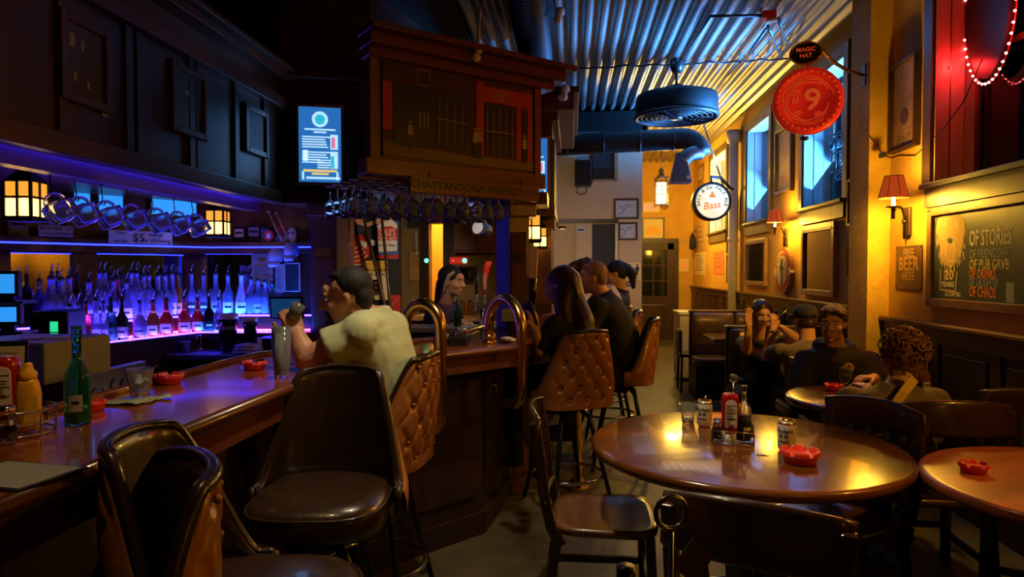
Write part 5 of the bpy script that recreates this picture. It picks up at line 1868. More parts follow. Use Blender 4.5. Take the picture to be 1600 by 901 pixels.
# ================================================================== BAR STOOLS (faces local +y, back at -y)
def make_stool():
  t = thing('bar_stool', 'x', 'bar stool', (0, 0, 0))
  SEAT = 0.76
  # wrap-round back shell
  nu, nv = 110, 52
  def plan(u, r):
    a = u * math.radians(86)
    x = math.sin(a)
    y = -math.cos(a)
    k = (abs(x) ** 3.0 + abs(y) ** 3.0) ** (-1 / 3.0)
    return x * k * r, y * k * r
  def ztop(u):
    a = abs(u)
    if a < 0.50:
      return 1.12 - 0.012 * (a / .5) ** 2
    s = min(1, (a - 0.50) / 0.40)
    s = s * s * (3 - 2 * s)
    return 1.108 - s * 0.36
  zb = 0.645
  buttons = []
  UM, DX, DZ = 0.36, 0.105, 0.15
  for r_ in range(6):
    z = 0.70 + r_ * DZ / 2
    for c_ in range(-3, 4):
      u = (c_ + (0.5 if r_ % 2 else 0)) * DX / UM
      if abs(u) < 0.56:
        buttons.append((u, z))
  def dimple(u, z):
    d = 0
    for bu, bz in buttons:
      q = ((u - bu) * UM) ** 2 + (z - bz) ** 2
      d += math.exp(-q / (0.014 ** 2))
    if abs(u) < 0.62 and z > 0.68:
      fade = min(1, (0.62 - abs(u)) / .1, (z - .68) / .03, max(0, (1.09 - z) / .03))
      for k_ in (u * UM / DX + (z - .70) / DZ, u * UM / DX - (z - .70) / DZ):
        d += 0.38 * max(0, fade) * math.exp(-((k_ - round(k_)) / .10) ** 2)
    return d
  vs, fs = [], []
  def lean(z):
    return -0.045 * max(0, (z - 0.70)) / 0.4
  def taper(z):
    return 1.0 - 0.28 * max(0, (z - 0.74)) / 0.36
  for i in range(nu + 1):
    u = -1 + 2 * i / nu
    for j in range(nv + 1):
      v = j / nv
      z = zb + (ztop(u) - zb) * v
      rr = 0.258 + 0.012 * math.sin(PI * min(1, v * 1.05)) - 0.017 * dimple(u, z)
      if v > 0.93:
        rr -= 0.016 * ((v - .93) / .07) ** 2
      x, y = plan(u, rr)
      vs.append((x * taper(z), y * 0.92 + lean(z), z))
  k = nv + 1
  for i in range(nu):
    for j in range(nv):
      fs.append((i * k + j, (i + 1) * k + j, (i + 1) * k + j + 1, i * k + j + 1))
  bo_ = MB().add(vs, fs, 0, True).build('back_outer', 'leather_brown', t)
  vs2 = []
  for i in range(nu + 1):
    u = -1 + 2 * i / nu
    for j in range(nv + 1):
      v = j / nv
      z = zb + 0.06 + (ztop(u) - zb - 0.06) * v
      rr = 0.229 - 0.010 * math.sin(PI * v)
      if v > 0.92:
        rr += 0.014 * ((v - .92) / .08) ** 2
      x, y = plan(u, rr)
      vs2.append((x * taper(z), y * 0.92 + lean(z), z))
  MB().add(vs2, [tuple(reversed(f)) for f in fs], 0, True).build('back_inner', 'leather_dark', t)
  # padded rim and piping along the top edge
  rim, pip = [], []
  for i in range(nu + 1):
    u = -1 + 2 * i / nu
    x, y = plan(u, 0.2440)
    z = ztop(u)
    rim.append((x * taper(z), y * .92 + lean(z), z - 0.006))
    x, y = plan(u, 0.233)
    pip.append((x * taper(z), y * .92 + lean(z), z + 0.003))
  e0, e1 = rim[0], rim[-1]
  rim2 = [(e0[0], e0[1], zb + .02)] + rim + [(e1[0], e1[1], zb + .02)]
  rim_ = MB().tube(rim2, 0.0135, 10).build('rim', 'leather_dark', t)
  MB().tube(pip, 0.004, 6).build('piping', 'leather_dark', rim_)
  bme = MB().ell((0, 0, 0), .0085, seg=8, rings=6).mesh('button', 'leather_brown')
  for bu, bz in buttons:
    x, y = plan(bu, 0.262 + 0.004)
    nrm = V((x, y, 0)).normalized()
    o = bpy.data.objects.new('button', bme)
    C.objects.link(o)
    o.parent = bo_
    o.location = (x * taper(bz) - nrm.x * 0.006, y * .92 + lean(bz) - nrm.y * 0.006, bz)
  # seat cushion
  secs = []
  for z, s in ((0.655, .80), (0.665, .98), (0.70, 1.0), (0.735, .98), (0.757, .90), (0.765, .70), (.768, .3)):
    secs.append(((0, 0.01, z), (0.215 * s, 0, 0), (0, 0.225 * s, 0)))
  se_ = MB().loft(secs, 32, 0, True, 3.2).build('seat', 'leather_dark', t)
  ring = []
  for k_ in range(32):
    a = 2 * PI * k_ / 32
    ct, s2 = math.cos(a), math.sin(a)
    ring.append((0.214 * math.copysign(abs(ct) ** (2 / 3.2), ct), 0.01 + 0.224 * math.copysign(abs(s2) ** (2 / 3.2), s2), 0.735))
  MB().tube(ring, 0.005, 6, 0, True).build('seat_piping', 'leather_dark', se_)
  MB().cyl((0, 0, 0.60), (0, 0, 0.655), 0.10, 0.13, 20).cyl((0, 0, 0.56), (0, 0, 0.60), 0.055, seg=16).build('swivel', 'black_metal', t)
  for sx in (-1, 1):
    for sy in (-1, 1):
      lg_ = MB().tube([(sx * .06, sy * .06, .60), (sx * .10, sy * .10, .56), (sx * .205, sy * .205, .012)], [.016, .016, .013], 10).build('leg', 'black_metal', t)
      MB().cyl((sx * .206, sy * .206, 0), (sx * .206, sy * .206, .014), .018, seg=10).build('foot_cap', 'chrome', lg_)
  ring = [(0.222 * math.cos(2 * PI * k_ / 36), 0.222 * math.sin(2 * PI * k_ / 36), 0.20) for k_ in range(36)]
  MB().tube(ring, 0.011, 10, 0, True).build('foot_ring', 'chrome', t)
  return t


def aim(dx, dy):
  """rotation so that local +y points along (dx, dy)"""
  return math.atan2(-dx, dy)


stool = make_stool()
STOOLS = [((-0.81, 2.09), (0.10, -1.0), 'dark leather bar stool facing the camera in front of the man in green'),
          ((-0.88, 1.00), (-0.7, -0.7), 'nearest dark leather bar stool at bottom left with its back turned'),
          ((-0.71, 1.40), (1.0, 0.15), 'dark leather bar stool turned away from the bar at lower left'),
          ((-0.86, 2.81), (-1.0, 0.10), 'brown tufted bar stool under the man in green'),
          ((-0.03, 4.16), (-0.5, 0.87), 'brown tufted bar stool under the long haired woman'),
          ((0.36, 5.02), (-1.0, 0.05), 'brown tufted bar stool under the grey haired man'),
          ((0.33, 5.95), (-1.0, 0.05), 'brown tufted bar stool just behind the grey haired man'),
          ((0.30, 6.65), (-1.0, 0.0), 'furthest brown tufted bar stool at the end of the bar')]
for i, ((x, y), (dx, dy), lab) in enumerate(STOOLS):
  M = TR(x, y, 0, aim(dx, dy))
  if i == 0:
    place(stool, M)
    stool['label'] = lab
    stool['group'] = 'leather bar stools'
  else:
    dup(stool, M, lab, 'leather bar stools')

# ================================================================== PUB CHAIRS (faces local +y)
def make_chair():
  t = thing('pub_chair', 'x', 'chair', (0, 0, 0))
  W_, D_, SH = 0.215, 0.215, 0.45
  n = 10
  vs, fs = [], []
  out = []
  for k in range(40):
    a = 2 * PI * k / 40
    ct, s2 = math.cos(a), math.sin(a)
    x = (W_ + .02) * math.copysign(abs(ct) ** .45, ct)
    y = D_ * math.copysign(abs(s2) ** .45, s2)
    x *= 1 - 0.10 * (0.5 - y / (2 * D_))
    out.append((x, y))
  m = MB()
  rings = []
  for z, s in ((SH - .035, .94), (SH - .03, .985), (SH - .012, 1.0), (SH, .985), (SH - .004, .85), (SH - .010, .6), (SH - .013, .3)):
    rings.append([(x * s, y * s, z) for x, y in out])
  vs = [p for r in rings for p in r]
  for i in range(len(rings) - 1):
    for k in range(40):
      k2 = (k + 1) % 40
      fs.append((i * 40 + k, i * 40 + k2, (i + 1) * 40 + k2, (i + 1) * 40 + k))
  fs.append(tuple(reversed(range(40))))
  fs.append(tuple(range((len(rings) - 1) * 40, len(rings) * 40)))
  m.add(vs, fs, 0, True)
  m.build('seat', 'wood_seat', t)
  for sx in (-1, 1):
    MB().bar((sx * .19, .17, SH - .03), (sx * .20, .19, 0), .038, .038).build('leg', 'wood_chair', t, bevel=0.005)
    MB().bar((sx * .185, -.19, SH - .03), (sx * .19, -.25, 0), .040, .036).build('leg', 'wood_chair', t, bevel=0.005)
    pts = [(sx * .195, -.175, SH - .07), (sx * .20, -.215, SH - .01), (sx * .205, -.245, SH + .12), (sx * .208, -.265, SH + .30), (sx * .21, -.285, SH + .42)]
    mm = MB()
    for a, b in zip(pts[:-1], pts[1:]):
      mm.bar(a, b, .036, .042)
    mm.build('back_post', 'wood_chair', t, bevel=0.006)
  # curved crest rail
  secs = []
  for k in range(13):
    u = -1 + 2 * k / 12
    x = .228 * u
    y = -.275 - .045 * (1 - u * u)
    hgt = .066 + .014 * (1 - u * u)
    secs.append(((x, y, SH + .375 + .010 * (1 - u * u)), (0, .013, 0), (0, 0.012, hgt)))
  MB().loft(secs, 16, 0, True, 4.0).build('crest_rail', 'wood_chair', t)
  secs = []
  for k in range(9):
    u = -1 + 2 * k / 8
    secs.append(((.195 * u, -.222 - .02 * (1 - u * u), SH + .075), (0, .010, 0), (0, 0, .018)))
  MB().loft(secs, 12, 0, True, 4.0).build('lower_rail', 'wood_chair', t)
  for x in (-.125, -.045, .045, .125):
    u = x / .2
    MB().bar((x * .95, -.232 - .018 * (1 - u * u), SH + .08), (x, -.275 - .040 * (1 - u * u), SH + .33), .012, .034, up=(1, 0, 0)).build('slat', 'wood_chair', t, bevel=0.003)
  MB().bar((-.195, .18, .20), (.195, .18, .20), .018, .03).build('stretcher', 'wood_chair', t)
  MB().bar((-.195, .18, .16), (-.19, -.235, .16), .018, .03).build('stretcher', 'wood_chair', t)
  MB().bar((.195, .18, .16), (.19, -.235, .16), .018, .03).build('stretcher', 'wood_chair', t)
  for sx in (-1, 1):
    MB().ell((sx * .225, -.24, SH + .10), .009, seg=8, rings=6).build('bolt', 'iron', t)
  return t


chair = make_chair()
CH = [((0.135, 2.82), (1.0, 0.0), 'dark wooden chair left of the round table, side on'),
      ((0.555, 1.92), (0.40, 0.915), 'dark wooden chair with its slatted back to the camera before the round table'),
      ((1.065, 2.85), (-0.85, -0.53), 'dark wooden chair at right of round table, seat striped with light'),
      ((1.545, 1.98), (-0.25, 0.97), 'dark wooden chair at bottom right corner, only its seat showing'),
      ((1.66, 3.30), (0.02, 1.0), 'dark wooden chair under the woman with curly tied up hair'),
      ((2.02, 3.05), (-0.5, -0.85), 'dark wooden chair behind the small right table, mostly in shadow')]
for i, ((x, y), (dx, dy), lab) in enumerate(CH):
  M = TR(x, y, 0, aim(dx, dy))
  if i == 0:
    place(chair, M)
    chair['label'] = lab
    chair['group'] = 'wooden pub chairs'
  else:
    dup(chair, M, lab, 'wooden pub chairs')

# ================================================================== TABLES
def round_table(x, y, r, mt, label, rz=0.0):
  t = thing('round_table', label, 'table', (x, y, 0), rz, 'round pub tables')
  prof = [(0.001, .716), (r - .03, .716), (r - .006, .722), (r, .735), (r - .001, .750), (r - .008, .758), (r - .02, .76), (0.001, .76)]
  MB().lathe(prof, 72).build('table_top', mt, t)
  MB().lathe([(.05, .10), (.045, .2), (.055, .4), (.045, .6), (.06, .69), (.12, .70), (.12, .716)], 20).build('pedestal', 'wood_chair', t)
  for k in range(4):
    a = PI / 4 + k * PI / 2
    MB().tube([(0.03 * math.cos(a), .03 * math.sin(a), .16), (.15 * math.cos(a), .15 * math.sin(a), .12), (r * .62 * math.cos(a), r * .62 * math.sin(a), .022)], [.04, .035, .022], 10).build('foot', 'wood_chair', t)
  return t


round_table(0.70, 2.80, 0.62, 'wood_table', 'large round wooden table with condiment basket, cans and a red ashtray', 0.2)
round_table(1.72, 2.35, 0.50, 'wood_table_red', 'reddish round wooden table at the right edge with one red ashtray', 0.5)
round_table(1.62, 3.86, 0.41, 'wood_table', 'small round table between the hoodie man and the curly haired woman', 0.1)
round_table(0.36, 0.62, 0.30, 'wood_table', 'nearest small round table, just below the bottom edge', 0.1)

TZ = 0.7605

# ================================================================== THINGS ON THE ROUND TABLE
def ashtray(loc, s, label, rz=0):
  t = thing('ashtray', label, 'ashtray', loc, rz, 'red plastic ashtrays')
  n = 72
  prof = [(0.001, 0.0), (.046, 0), (.050, .004), (.054, .022), (.0545, .023), (.060, .026), (.061, .044), (.054, .044), (.050, .022), (.046, .012), (0.001, .010)]
  m = MB().lathe([(a * s, b * s) for a, b in prof], n)
  vs = []
  for x, y, z in m.v:                                # cigarette notches in the rim
    a = (math.atan2(y, x) % (2 * PI)) / (2 * PI) * 6
    if z > .030 * s and abs((a % 1) - .5) < .085:
      z = .031 * s
    vs.append((x, y, z))
  m.v = vs
  m.build('bowl', 'red_plastic', t)
  MB().lathe([(.0535 * s, .0235 * s), (.0615 * s, .0275 * s), (.0615 * s, .030 * s), (.0535 * s, .030 * s)], 40).build('lip_ring', 'red_plastic', t)
  return t


p = AZ(1250, 722, TZ)
ashtray((p.x, p.y, TZ), 1.12, 'red ashtray beside the beer can on the large round table', 0.3)
p = AZ(1521, 737, TZ)
ashtray((p.x, p.y, TZ), 0.78, 'red ashtray alone on the right hand table', 0.2)
p = AZ(1302, 609, TZ)
ashtray((p.x, p.y, TZ), 0.85, 'red ashtray on the far small table beside the wine glass')
for px, py, lab in ((398, 577, 'red ashtray on the bar in front of the man in green'), (264, 599, 'red ashtray on the bar beside the tumbler and notes'),
          (143, 641, 'red ashtray on the bar half hidden behind the green bottle')):
  p = AZ(px, py, BZ)
  ashtray((p.x, p.y, BZ + 0.001), 0.80 if px > 200 else 0.62, lab, 0.5)


def can(loc, label, rz=0, opened=False):
  t = thing('beer_can', label, 'can', loc, rz, 'white beer cans')
  r = .033
  MB().lathe([(.024, 0.0), (.026, .002), (r, .012), (r, .105), (.030, .113), (.0275, .118)], 32).build('body', 'can_white', t)
  ld_ = MB().lathe([(.0275, .1175), (.0285, .121), (.0265, .122), (.025, .118), (.001, .118)], 32).build('lid', 'can_gold', t)
  MB().lathe([(r + .0003, .106), (.0303, .1135)], 32).build('gold_band', 'can_gold', t)
  if opened:
    MB().tube([(0, -.004, .119), (0, .006, .130), (.004, .010, .138), (-.004, .010, .138), (0, .006, .130)], .002, 6).build('pull_tab', 'can_gold', ld_)
  else:
    MB().lathe([(.005, 0), (.009, 0), (.009, .002), (.005, .002)], 12, Matrix.Translation((0, -.004, .119))).build('pull_tab', 'can_gold', ld_)
  def wrap(co):
    a = -PI / 2 + co.x / r
    return V(((r + .0006 + co.z) * math.cos(a), (r + .0006 + co.z) * math.sin(a), co.y))
  text('letters', 'Modelo', .025, 'ink', t, (0, .080, 0), .0003, fn=wrap)
  text('letters', 'Especial', .011, 'ink', t, (0, .040, 0), .0003, fn=wrap)
  m = MB()
  for k in (-1, 1):
    m.add([wrap(V((k * .010 + x, .060 + y, z))) for x, y, z in [(-.006, -.008, 0), (.006, -.008, 0), (.007, .006, 0), (0, .009, 0), (-.007, .006, 0)]], [(0, 1, 2, 3, 4)])
  m.build('lion_marks', 'ink_brown', t)
  m = MB()
  for k, ww in enumerate((.018, .014, .016)):
    y = .030 - .007 * k
    m.add([wrap(V((x, y + dy, 0))) for x, dy in ((-ww, -.001), (0, -.001), (ww, -.001), (ww, .001), (0, .001), (-ww, .001))], [(0, 1, 4, 5), (1, 2, 3, 4)])
  m.build('small_print', 'label_grey', t)
  return t


p = AZ(1229, 703, TZ)
can((p.x, p.y, TZ), 'white beer can standing alone behind the red ashtray', math.radians(-38))
p = AZ(1103, 668, TZ)
can((p.x, p.y + .03, TZ), 'opened white beer can with raised tab behind the salt shaker', math.radians(-32), True)


def rocks_glass(loc, label, s=1.0, ice=False):
  t = thing('tumbler_glass', label, 'glass', loc)
  MB().lathe([(.001, 0), (.026 * s, 0), (.029 * s, .012), (.0305 * s, .035), (.041 * s, .088), (.0388 * s, .088), (.028 * s, .035), (.024 * s, .016), (.001, .014)], 12, None, 0, False).build('bowl', 'glass_mug', t)
  if ice:
    rnd = random.Random(4)
    m = MB()
    for k in range(6):
      M = Matrix.Translation((rnd.uniform(-.014, .014), rnd.uniform(-.014, .014), .028 + .006 * k)) @ Euler((rnd.random() * 3, rnd.random() * 3, rnd.random())).to_matrix().to_4x4()
      m.bb(-.009, .009, -.009, .009, -.009, .009, 0, M)
    m.build('ice', 'frosted', t)
  return t


p = AZ(1075, 660, TZ)
rocks_glass((p.x, p.y, TZ), 'empty clear tumbler at the far left of the condiment basket')
p = AZ(219, 621, BZ)
rocks_glass((p.x, p.y, BZ + .004), 'clear tumbler of ice on folded notes on the bar', 1.0, True)


def ketchup_bottle(loc, label, rz=0, s=1.0):
  t = thing('ketchup_bottle', label, 'bottle', loc, rz)
  secs = []
  for z, a, b in ((.028, .018, .016), (.040, .024, .020), (.060, .031, .024), (.10, .033, .026), (.165, .035, .028), (.185, .034, .027), (.193, .030, .023), (.196, .022, .016)):
    secs.append(((0, 0, z * s), (a * s, 0, 0), (0, b * s, 0)))
  MB().loft(secs, 28, 0, True, 2.6).build('body', 'ketchup', t)
  MB().lathe([(.0215 * s, 0), (.0225 * s, .003), (.0225 * s, .024 * s), (.018 * s, .028 * s)], 24).build('cap', 'white_plastic', t)
  pts = []
  lw, z0, z1 = .022 * s, .062 * s, .160 * s
  poly = [(-lw, z0), (lw, z0), (lw, z1)] + [(lw * math.cos(a), z1 + .014 * s * math.sin(a)) for a in (PI / 4, PI / 2, 3 * PI / 4)] + [(-lw, z1)]
  M = frame((0.004, -.0255 * s, 0), (1, 0, 0), (0, -.05, 1))
  pl_ = MB().prism(poly, 0, .0035, M).build('paper_label', 'label_white', t)
  m = MB()
  m.bb(-.018 * s, .018 * s, .150 * s, .1525 * s, .0035, .004, 0, M)
  rnd = random.Random(1)
  for k in range(11):
    zz = (.143 - .0072 * k) * s
    m.bb(-.018 * s, (-.004 + .021 * rnd.random()) * s, zz, zz + .0022 * s, .0035, .004, 0, M)
  m.bb(-.018 * s, .018 * s, .120 * s, .1225 * s, .0035, .004, 0, M).bb(-.018 * s, .018 * s, .096 * s, .098 * s, .0035, .004, 0, M)
  m.bb(-.010 * s, .012 * s, .0635 * s, .068 * s, .0035, .004, 0, M)
  m.build('nutrition_print', 'ink', pl_)
  return t


def shaker(loc, label, fill):
  t = thing('salt_shaker', label, 'shaker', loc)
  MB().lathe([(.020, 0), (.022, .004), (.022, .045), (.019, .062), (.0175, .062), (.0195, .045), (.0195, .008), (.001, .006)], 10, None, 0, False).build('jar', 'glass', t)
  MB().lathe([(.0185, .007), (.0185, .030), (.001, .031)], 12).build('contents', fill, t)
  MB().lathe([(.0195, .060), (.0200, .074), (.015, .080), (.001, .081)], 16).build('lid', 'chrome', t)
  return t


def wire_caddy(M, label, w_=.17, d_=.13, h_=.055, ring=True, group='condiment caddies', hh=.245, signm='navy', rows=2):
  t = thing('condiment_caddy', label, 'caddy', M=M, group=group)
  a, b = w_ / 2, d_ / 2
  m = MB()
  for z in (.006, h_)[:rows]:
    m.tube([(-a, -b, z), (a, -b, z), (a, b, z), (-a, b, z)], .0022, 6, 0, True)
  for k in range(5):
    x = -a + w_ * k / 4
    m.tube([(x, -b, h_), (x, -b, .006), (x, b, .006), (x, b, h_)], .0019, 6)
  for k in range(1, 3):
    y = -b + d_ * k / 3
    m.tube([(-a, y, h_), (-a, y, .006), (a, y, .006), (a, y, h_)], .0019, 6)
  m.build('basket', 'wire', t)
  if ring:
    m = MB().tube([(0, 0, .006), (0, 0, hh)], .0026, 8)
    m.tube([(.016 * math.sin(2 * PI * k / 20), 0, hh + .016 - .016 * math.cos(2 * PI * k / 20)) for k in range(20)], .0028, 8, 0, True)
    m.build('carry_ring', 'wire', t)
    Q = frame((.018, -.012, hh - .028), (.92, .25, 0), (0, 0, 1))
    MB().prism([(-.024, 0), (0, -.024), (.024, 0), (0, .024)], -.001, .001, Q).build('table_number_tag', signm, t)
  return t


p = AZ(1147, 692, TZ)
CM = TR(p.x, p.y + .02, TZ + .0022, math.radians(-14))
wire_caddy(CM, 'wire condiment basket with carry ring on the large round table', .165, .145)
def on_caddy(u, v, dz=.0085):
  q = CM @ V((u, v, dz))
  return (q.x, q.y, q.z)


ketchup_bottle(on_caddy(-.012, -.028), 'upturned red ketchup bottle in the wire basket on the round table', math.radians(-12))
shaker(on_caddy(-.058, -.035), 'salt shaker in the wire basket on the round table', 'salt')
shaker(on_caddy(-.060, .020), 'pepper shaker behind the salt in the wire basket', 'pepper')
bottle('sauce_bottle', 'dark sauce bottle with half empty clear neck in the wire basket', None, on_caddy(.042, .005), 'tall', .030, .205, 'glass_thin', 'label_black', (.06, .40), False, liquid=('soy', .50), rz=.3)
t = thing('menu_cards', 'small stack of menu cards standing in the wire basket', 'cards', on_caddy(.058, .045), math.radians(20))
for k in range(3):
  MB().bb(-.03, .03, -.004 + .006 * k, -.001 + .006 * k, 0.0, .045 + .004 * k).build('card', 'ink_brown', t)
t = thing('ash_crumbs', 'few dark ash crumbs on the table beside the ashtray', 'crumbs', tuple(AZ(1192, 711, TZ)))
rnd = random.Random(9)
m = MB()
for k in range(14):
  m.ell((rnd.uniform(-.022, .022), rnd.uniform(-.008, .008), .001), (.003, .002, .0015), seg=6, rings=4)
m.build('crumbs', 'pepper', t)
t['kind'] = 'stuff'

# near caddy at the bottom edge, close to the camera
nc = A(1068, 850, 0.66)
wire_caddy(TR(nc.x - .012, nc.y, TZ + .0022, 0.25), 'nearest condiment basket with ring and tag at the bottom edge', .13, .11, .055, True, 'condiment caddies', A(1068, 830, .66).z - TZ, 'ink_brown')
q = A(978, 905, 0.60)
bottle('small_sauce_bottle', 'dark topped small bottle just entering the bottom edge', None, (q.x, q.y, TZ), 'squat', .02, max(.1, A(978, 884, .60).z - TZ - .02), 'glass_brown', None, pour=False)

# wine glass and condiments on the far small table
p = AZ(1320, 612, TZ)
t = thing('wine_glass', 'stemless glass of red wine in front of the hoodie man', 'glass', (p.x, p.y, TZ))
MB().lathe([(.001, .003), (.028, .0), (.028, .003), (.004, .008), (.0035, .04), (.016, .052), (.034, .085), (.034, .115), (.029, .145), (.028, .145), (.033, .115), (.033, .087), (.015, .055), (.001, .05)], 20).build('bowl', 'glass_thin', t)
MB().lathe([(.014, .056), (.031, .087), (.032, .098), (.001, .098)], 20).build('wine', 'wine', t)
p = AZ(1445, 612, TZ)
ketchup_bottle((p.x - .06, p.y + .06, TZ), 'ketchup bottle behind the curly haired woman', .1, .9)
bottle('hot_sauce_bottle', 'small red capped sauce bottle right of the curly haired woman', None, (p.x + .02, p.y + .03, TZ), 'tall', .024, .16, 'glass_amber', 'label_cream', pour=False, cap='red_plastic')

# ================================================================== THINGS ON THE BAR
p = AZ(122, 663, BZ)
bottle('beer_bottle', 'empty green glass beer bottle standing on the bar', None, (p.x, p.y, BZ + .001), 'std', .0305, .235, 'glass_green', 'label_grey', (.16, .34), False, rz=.5, cap='glass_green', lw=.5, seg=24)
p = AZ(200, 629, BZ)
t = thing('folded_notes', 'crumpled green bank notes lying under the tumbler on the bar', 'money', (p.x, p.y, BZ + .0005), .3)
for k, (dx, dy, rz_) in enumerate(((0, 0, 0), (.035, .03, .35), (-.02, -.015, -.25))):
  M = Matrix.Translation((dx, dy, .001 * k)) @ Matrix.Rotation(rz_, 4, 'Z')
  vs, fs = [], []
  for i in range(9):
    for j in range(2):
      x = -.075 + .15 * i / 8
      vs.append((x, -.032 + .064 * j, .002 + .006 * abs(math.sin(i * .9 + k)) * (1 if i > 4 else .3)))
  for i in range(8):
    fs.append((2 * i, 2 * i + 2, 2 * i + 3, 2 * i + 1))
  mm = MB().add(vs, fs, 0, True, M)
  o = mm.build('note', 'money', t)
  sd = o.modifiers.new('solid', 'SOLIDIFY')
  sd.thickness = .0008
# tall pint tumblers in front of the man
def pint(loc, label, h=.17, r=.044):
  t = thing('pint_glass', label, 'glass', loc)
  MB().lathe([(.001, 0), (r * .68, 0), (r * .70, .006), (r, h), (r * .95, h), (r * .64, .012), (.001, .012)], 20).build('glass', 'glass_mug', t)
  return t


p = AZ(440, 590, BZ)
for k in range(3):
  pint((p.x, p.y, BZ + .001 + .020 * k), '%s of three stacked clear pint glasses beside the man in green' % ('lowest', 'middle', 'topmost')[k], .15, .036)

# caddy with ketchup and mustard at the left edge
lc = AZ(22, 678, BZ)
LM = TR(lc.x, lc.y, BZ + .003, math.radians(35))
t = thing('condiment_caddy', 'round wire condiment caddy on the bar at the left edge', 'caddy', M=LM, group='condiment caddies')
m = MB()
for z in (.004, .03, .060):
  m.tube([(.085 * math.cos(2 * PI * k / 28), .085 * math.sin(2 * PI * k / 28), z) for k in range(28)], .0028, 6, 0, True)
for k in range(8):
  a = 2 * PI * k / 8
  m.tube([(.085 * math.cos(a), .085 * math.sin(a), .004), (.085 * math.cos(a), .085 * math.sin(a), .060), ], .0024, 6)
  m.tube([(.085 * math.cos(a), .085 * math.sin(a), .004), (0, 0, .004)], .002, 6)
m.tube([(.085, 0, .06), (.10, 0, .065), (.108, 0, .055), (.10, 0, .045)], .0024, 6)
m.build('basket', 'wire', t)
def lcad(px, py, y):
  q = A(px, py, y)
  return q


q = AZ(46, 672, BZ + .008)
t = thing('mustard_bottle', 'yellow squeeze mustard bottle in the caddy at left', 'bottle', (q.x, q.y, BZ + .009), .4)
MB().loft([((0, 0, 0), (.024, 0, 0), (0, .018, 0)), ((0, 0, .01), (.027, 0, 0), (0, .020, 0)), ((0, 0, .05), (.026, 0, 0), (0, .019, 0)), ((0, 0, .09), (.027, 0, 0), (0, .020, 0)), ((0, 0, .115), (.022, 0, 0), (0, .018, 0)), ((0, 0, .125), (.017, 0, 0), (0, .016, 0))], 24, 0, True, 2.4).build('body', 'mustard', t)
MB().lathe([(.0175, .124), (.0185, .127), (.0185, .142), (.012, .147), (.009, .160), (.0075, .165), (.001, .166)], 20).build('cap', 'mustard', t)
MB().prism([(-.006, .02), (.024, .02), (.024, .085), (.012, .09), (.0, .07)], 0, .002, frame((0, -.0195, 0), (1, .1, 0), (0, 0, 1))).build('paper_label', 'label_yellow', t)
q = AZ(8, 676, BZ + .008)
ketchup_bottle((q.x - .01, q.y + .01, BZ + .009), 'upturned ketchup bottle in the caddy at left edge', math.radians(25), .93)
q = AZ(14, 684, BZ + .008)
shaker((q.x + .012, q.y - .02, BZ + .009), 'clear shaker in the caddy at left edge', 'pepper')
mc = A(18, 600, 1.72)
t = thing('menu_holder', 'dark menu holder with cream sheet behind the caddy', 'menu', M=frame((mc.x, mc.y, BZ + .002), (.93, .35, 0), (0.03, .10, 1)))
MB().bb(-.09, .035, 0, .20, -.006, 0.0).build('back_board', 'black_plastic', t)
MB().bb(-.085, .028, 0.004, .185, 0, .002).build('sheet', 'label_cream', t)
m = MB()
for k in range(7):
  m.bb(-.07, .01, .165 - .02 * k, .168 - .02 * k, .002, .003)
m.build('print', 'label_grey', t)
t = thing('red_cap_bottle', 'small bottle with red cap behind the menu holder', 'bottle', tuple(A(42, 620, 1.95)))
q = A(43, 592, 1.95)
place(t, TR(q.x, q.y, BZ - .12))
MB().lathe([(.022, 0), (.022, .09), (.014, .115), (.014, .125)], 16).build('body', 'glass_black', t)
MB().cyl((0, 0, .125), (0, 0, .152), .016, seg=14).build('cap', 'red_plastic', t)
MB().bb(-.05, .05, -.05, .05, -.95, 0).build('stand', 'black_metal', t)
# framed menu card lying on the bar at the bottom left
q = AZ(30, 745, BZ)
t = thing('menu_card', 'laminated menu card lying flat on the bar at left', 'menu', (q.x, q.y, BZ + .0005), math.radians(-8))
MB().bb(-.12, .085, -.075, .075, 0, .004).build('card', 'black_plastic', t)
MB().bb(-.11, .078, -.068, .068, .004, .005).build('sheet', 'label_grey', t)

# ================================================================== BEHIND THE WAITER STATION
ww = thing('service_ledge', 'pale service ledge inside the bar before the bartender', 'ledge', (-0.75, 4.75, 0))
lz = A(740, 510, 4.6).z
MB().bb(-1.20, -0.50, 4.45, 4.78, lz - 0.03, lz).build('worktop', 'grey_plastic', ww, world=True)
MB().bb(-1.18, -0.52, 4.50, 4.76, 0, lz - 0.03).build('cabinet', 'navy', ww, world=True)
p = A(796, 492, 4.30)
t = thing('service_screen', 'pale blue lit list screen behind the brass hoop', 'screen', M=frame((p.x, 4.30, p.z), (0.95, .1, 0), (0, .5, .85)))
MB().bb(-.055, .07, -.05, .05, -.01, 0).build('case', 'black_plastic', t)
MB().bb(-.05, .065, -.045, .045, 0, .002).build('display', 'poster_blue', t)
MB().bb(-.02, .02, -.30, -.04, -.02, -.01).build('stand', 'black_plastic', t)
m = MB()
for k in range(8):
  m.bb(-.04, .05, .032 - .01 * k, .034 - .01 * k, .002, .003)
m.build('print', 'label_grey', t)
t = thing('beer_tower', 'steel beer tower with a row of tap handles inside the bar', 'beer taps', (A(757, 470, 4.9).x, 4.9, lz))
dd = lz
MB().cyl((0, 0, -lz), (0, 0, .12), .035, seg=16).bb(-.09, .09, -.03, .03, .10, .15).build('tower', 'chrome', t)
hz = A(755, 460, 4.9).z - lz
ht = A(755, 408, 4.9).z - lz
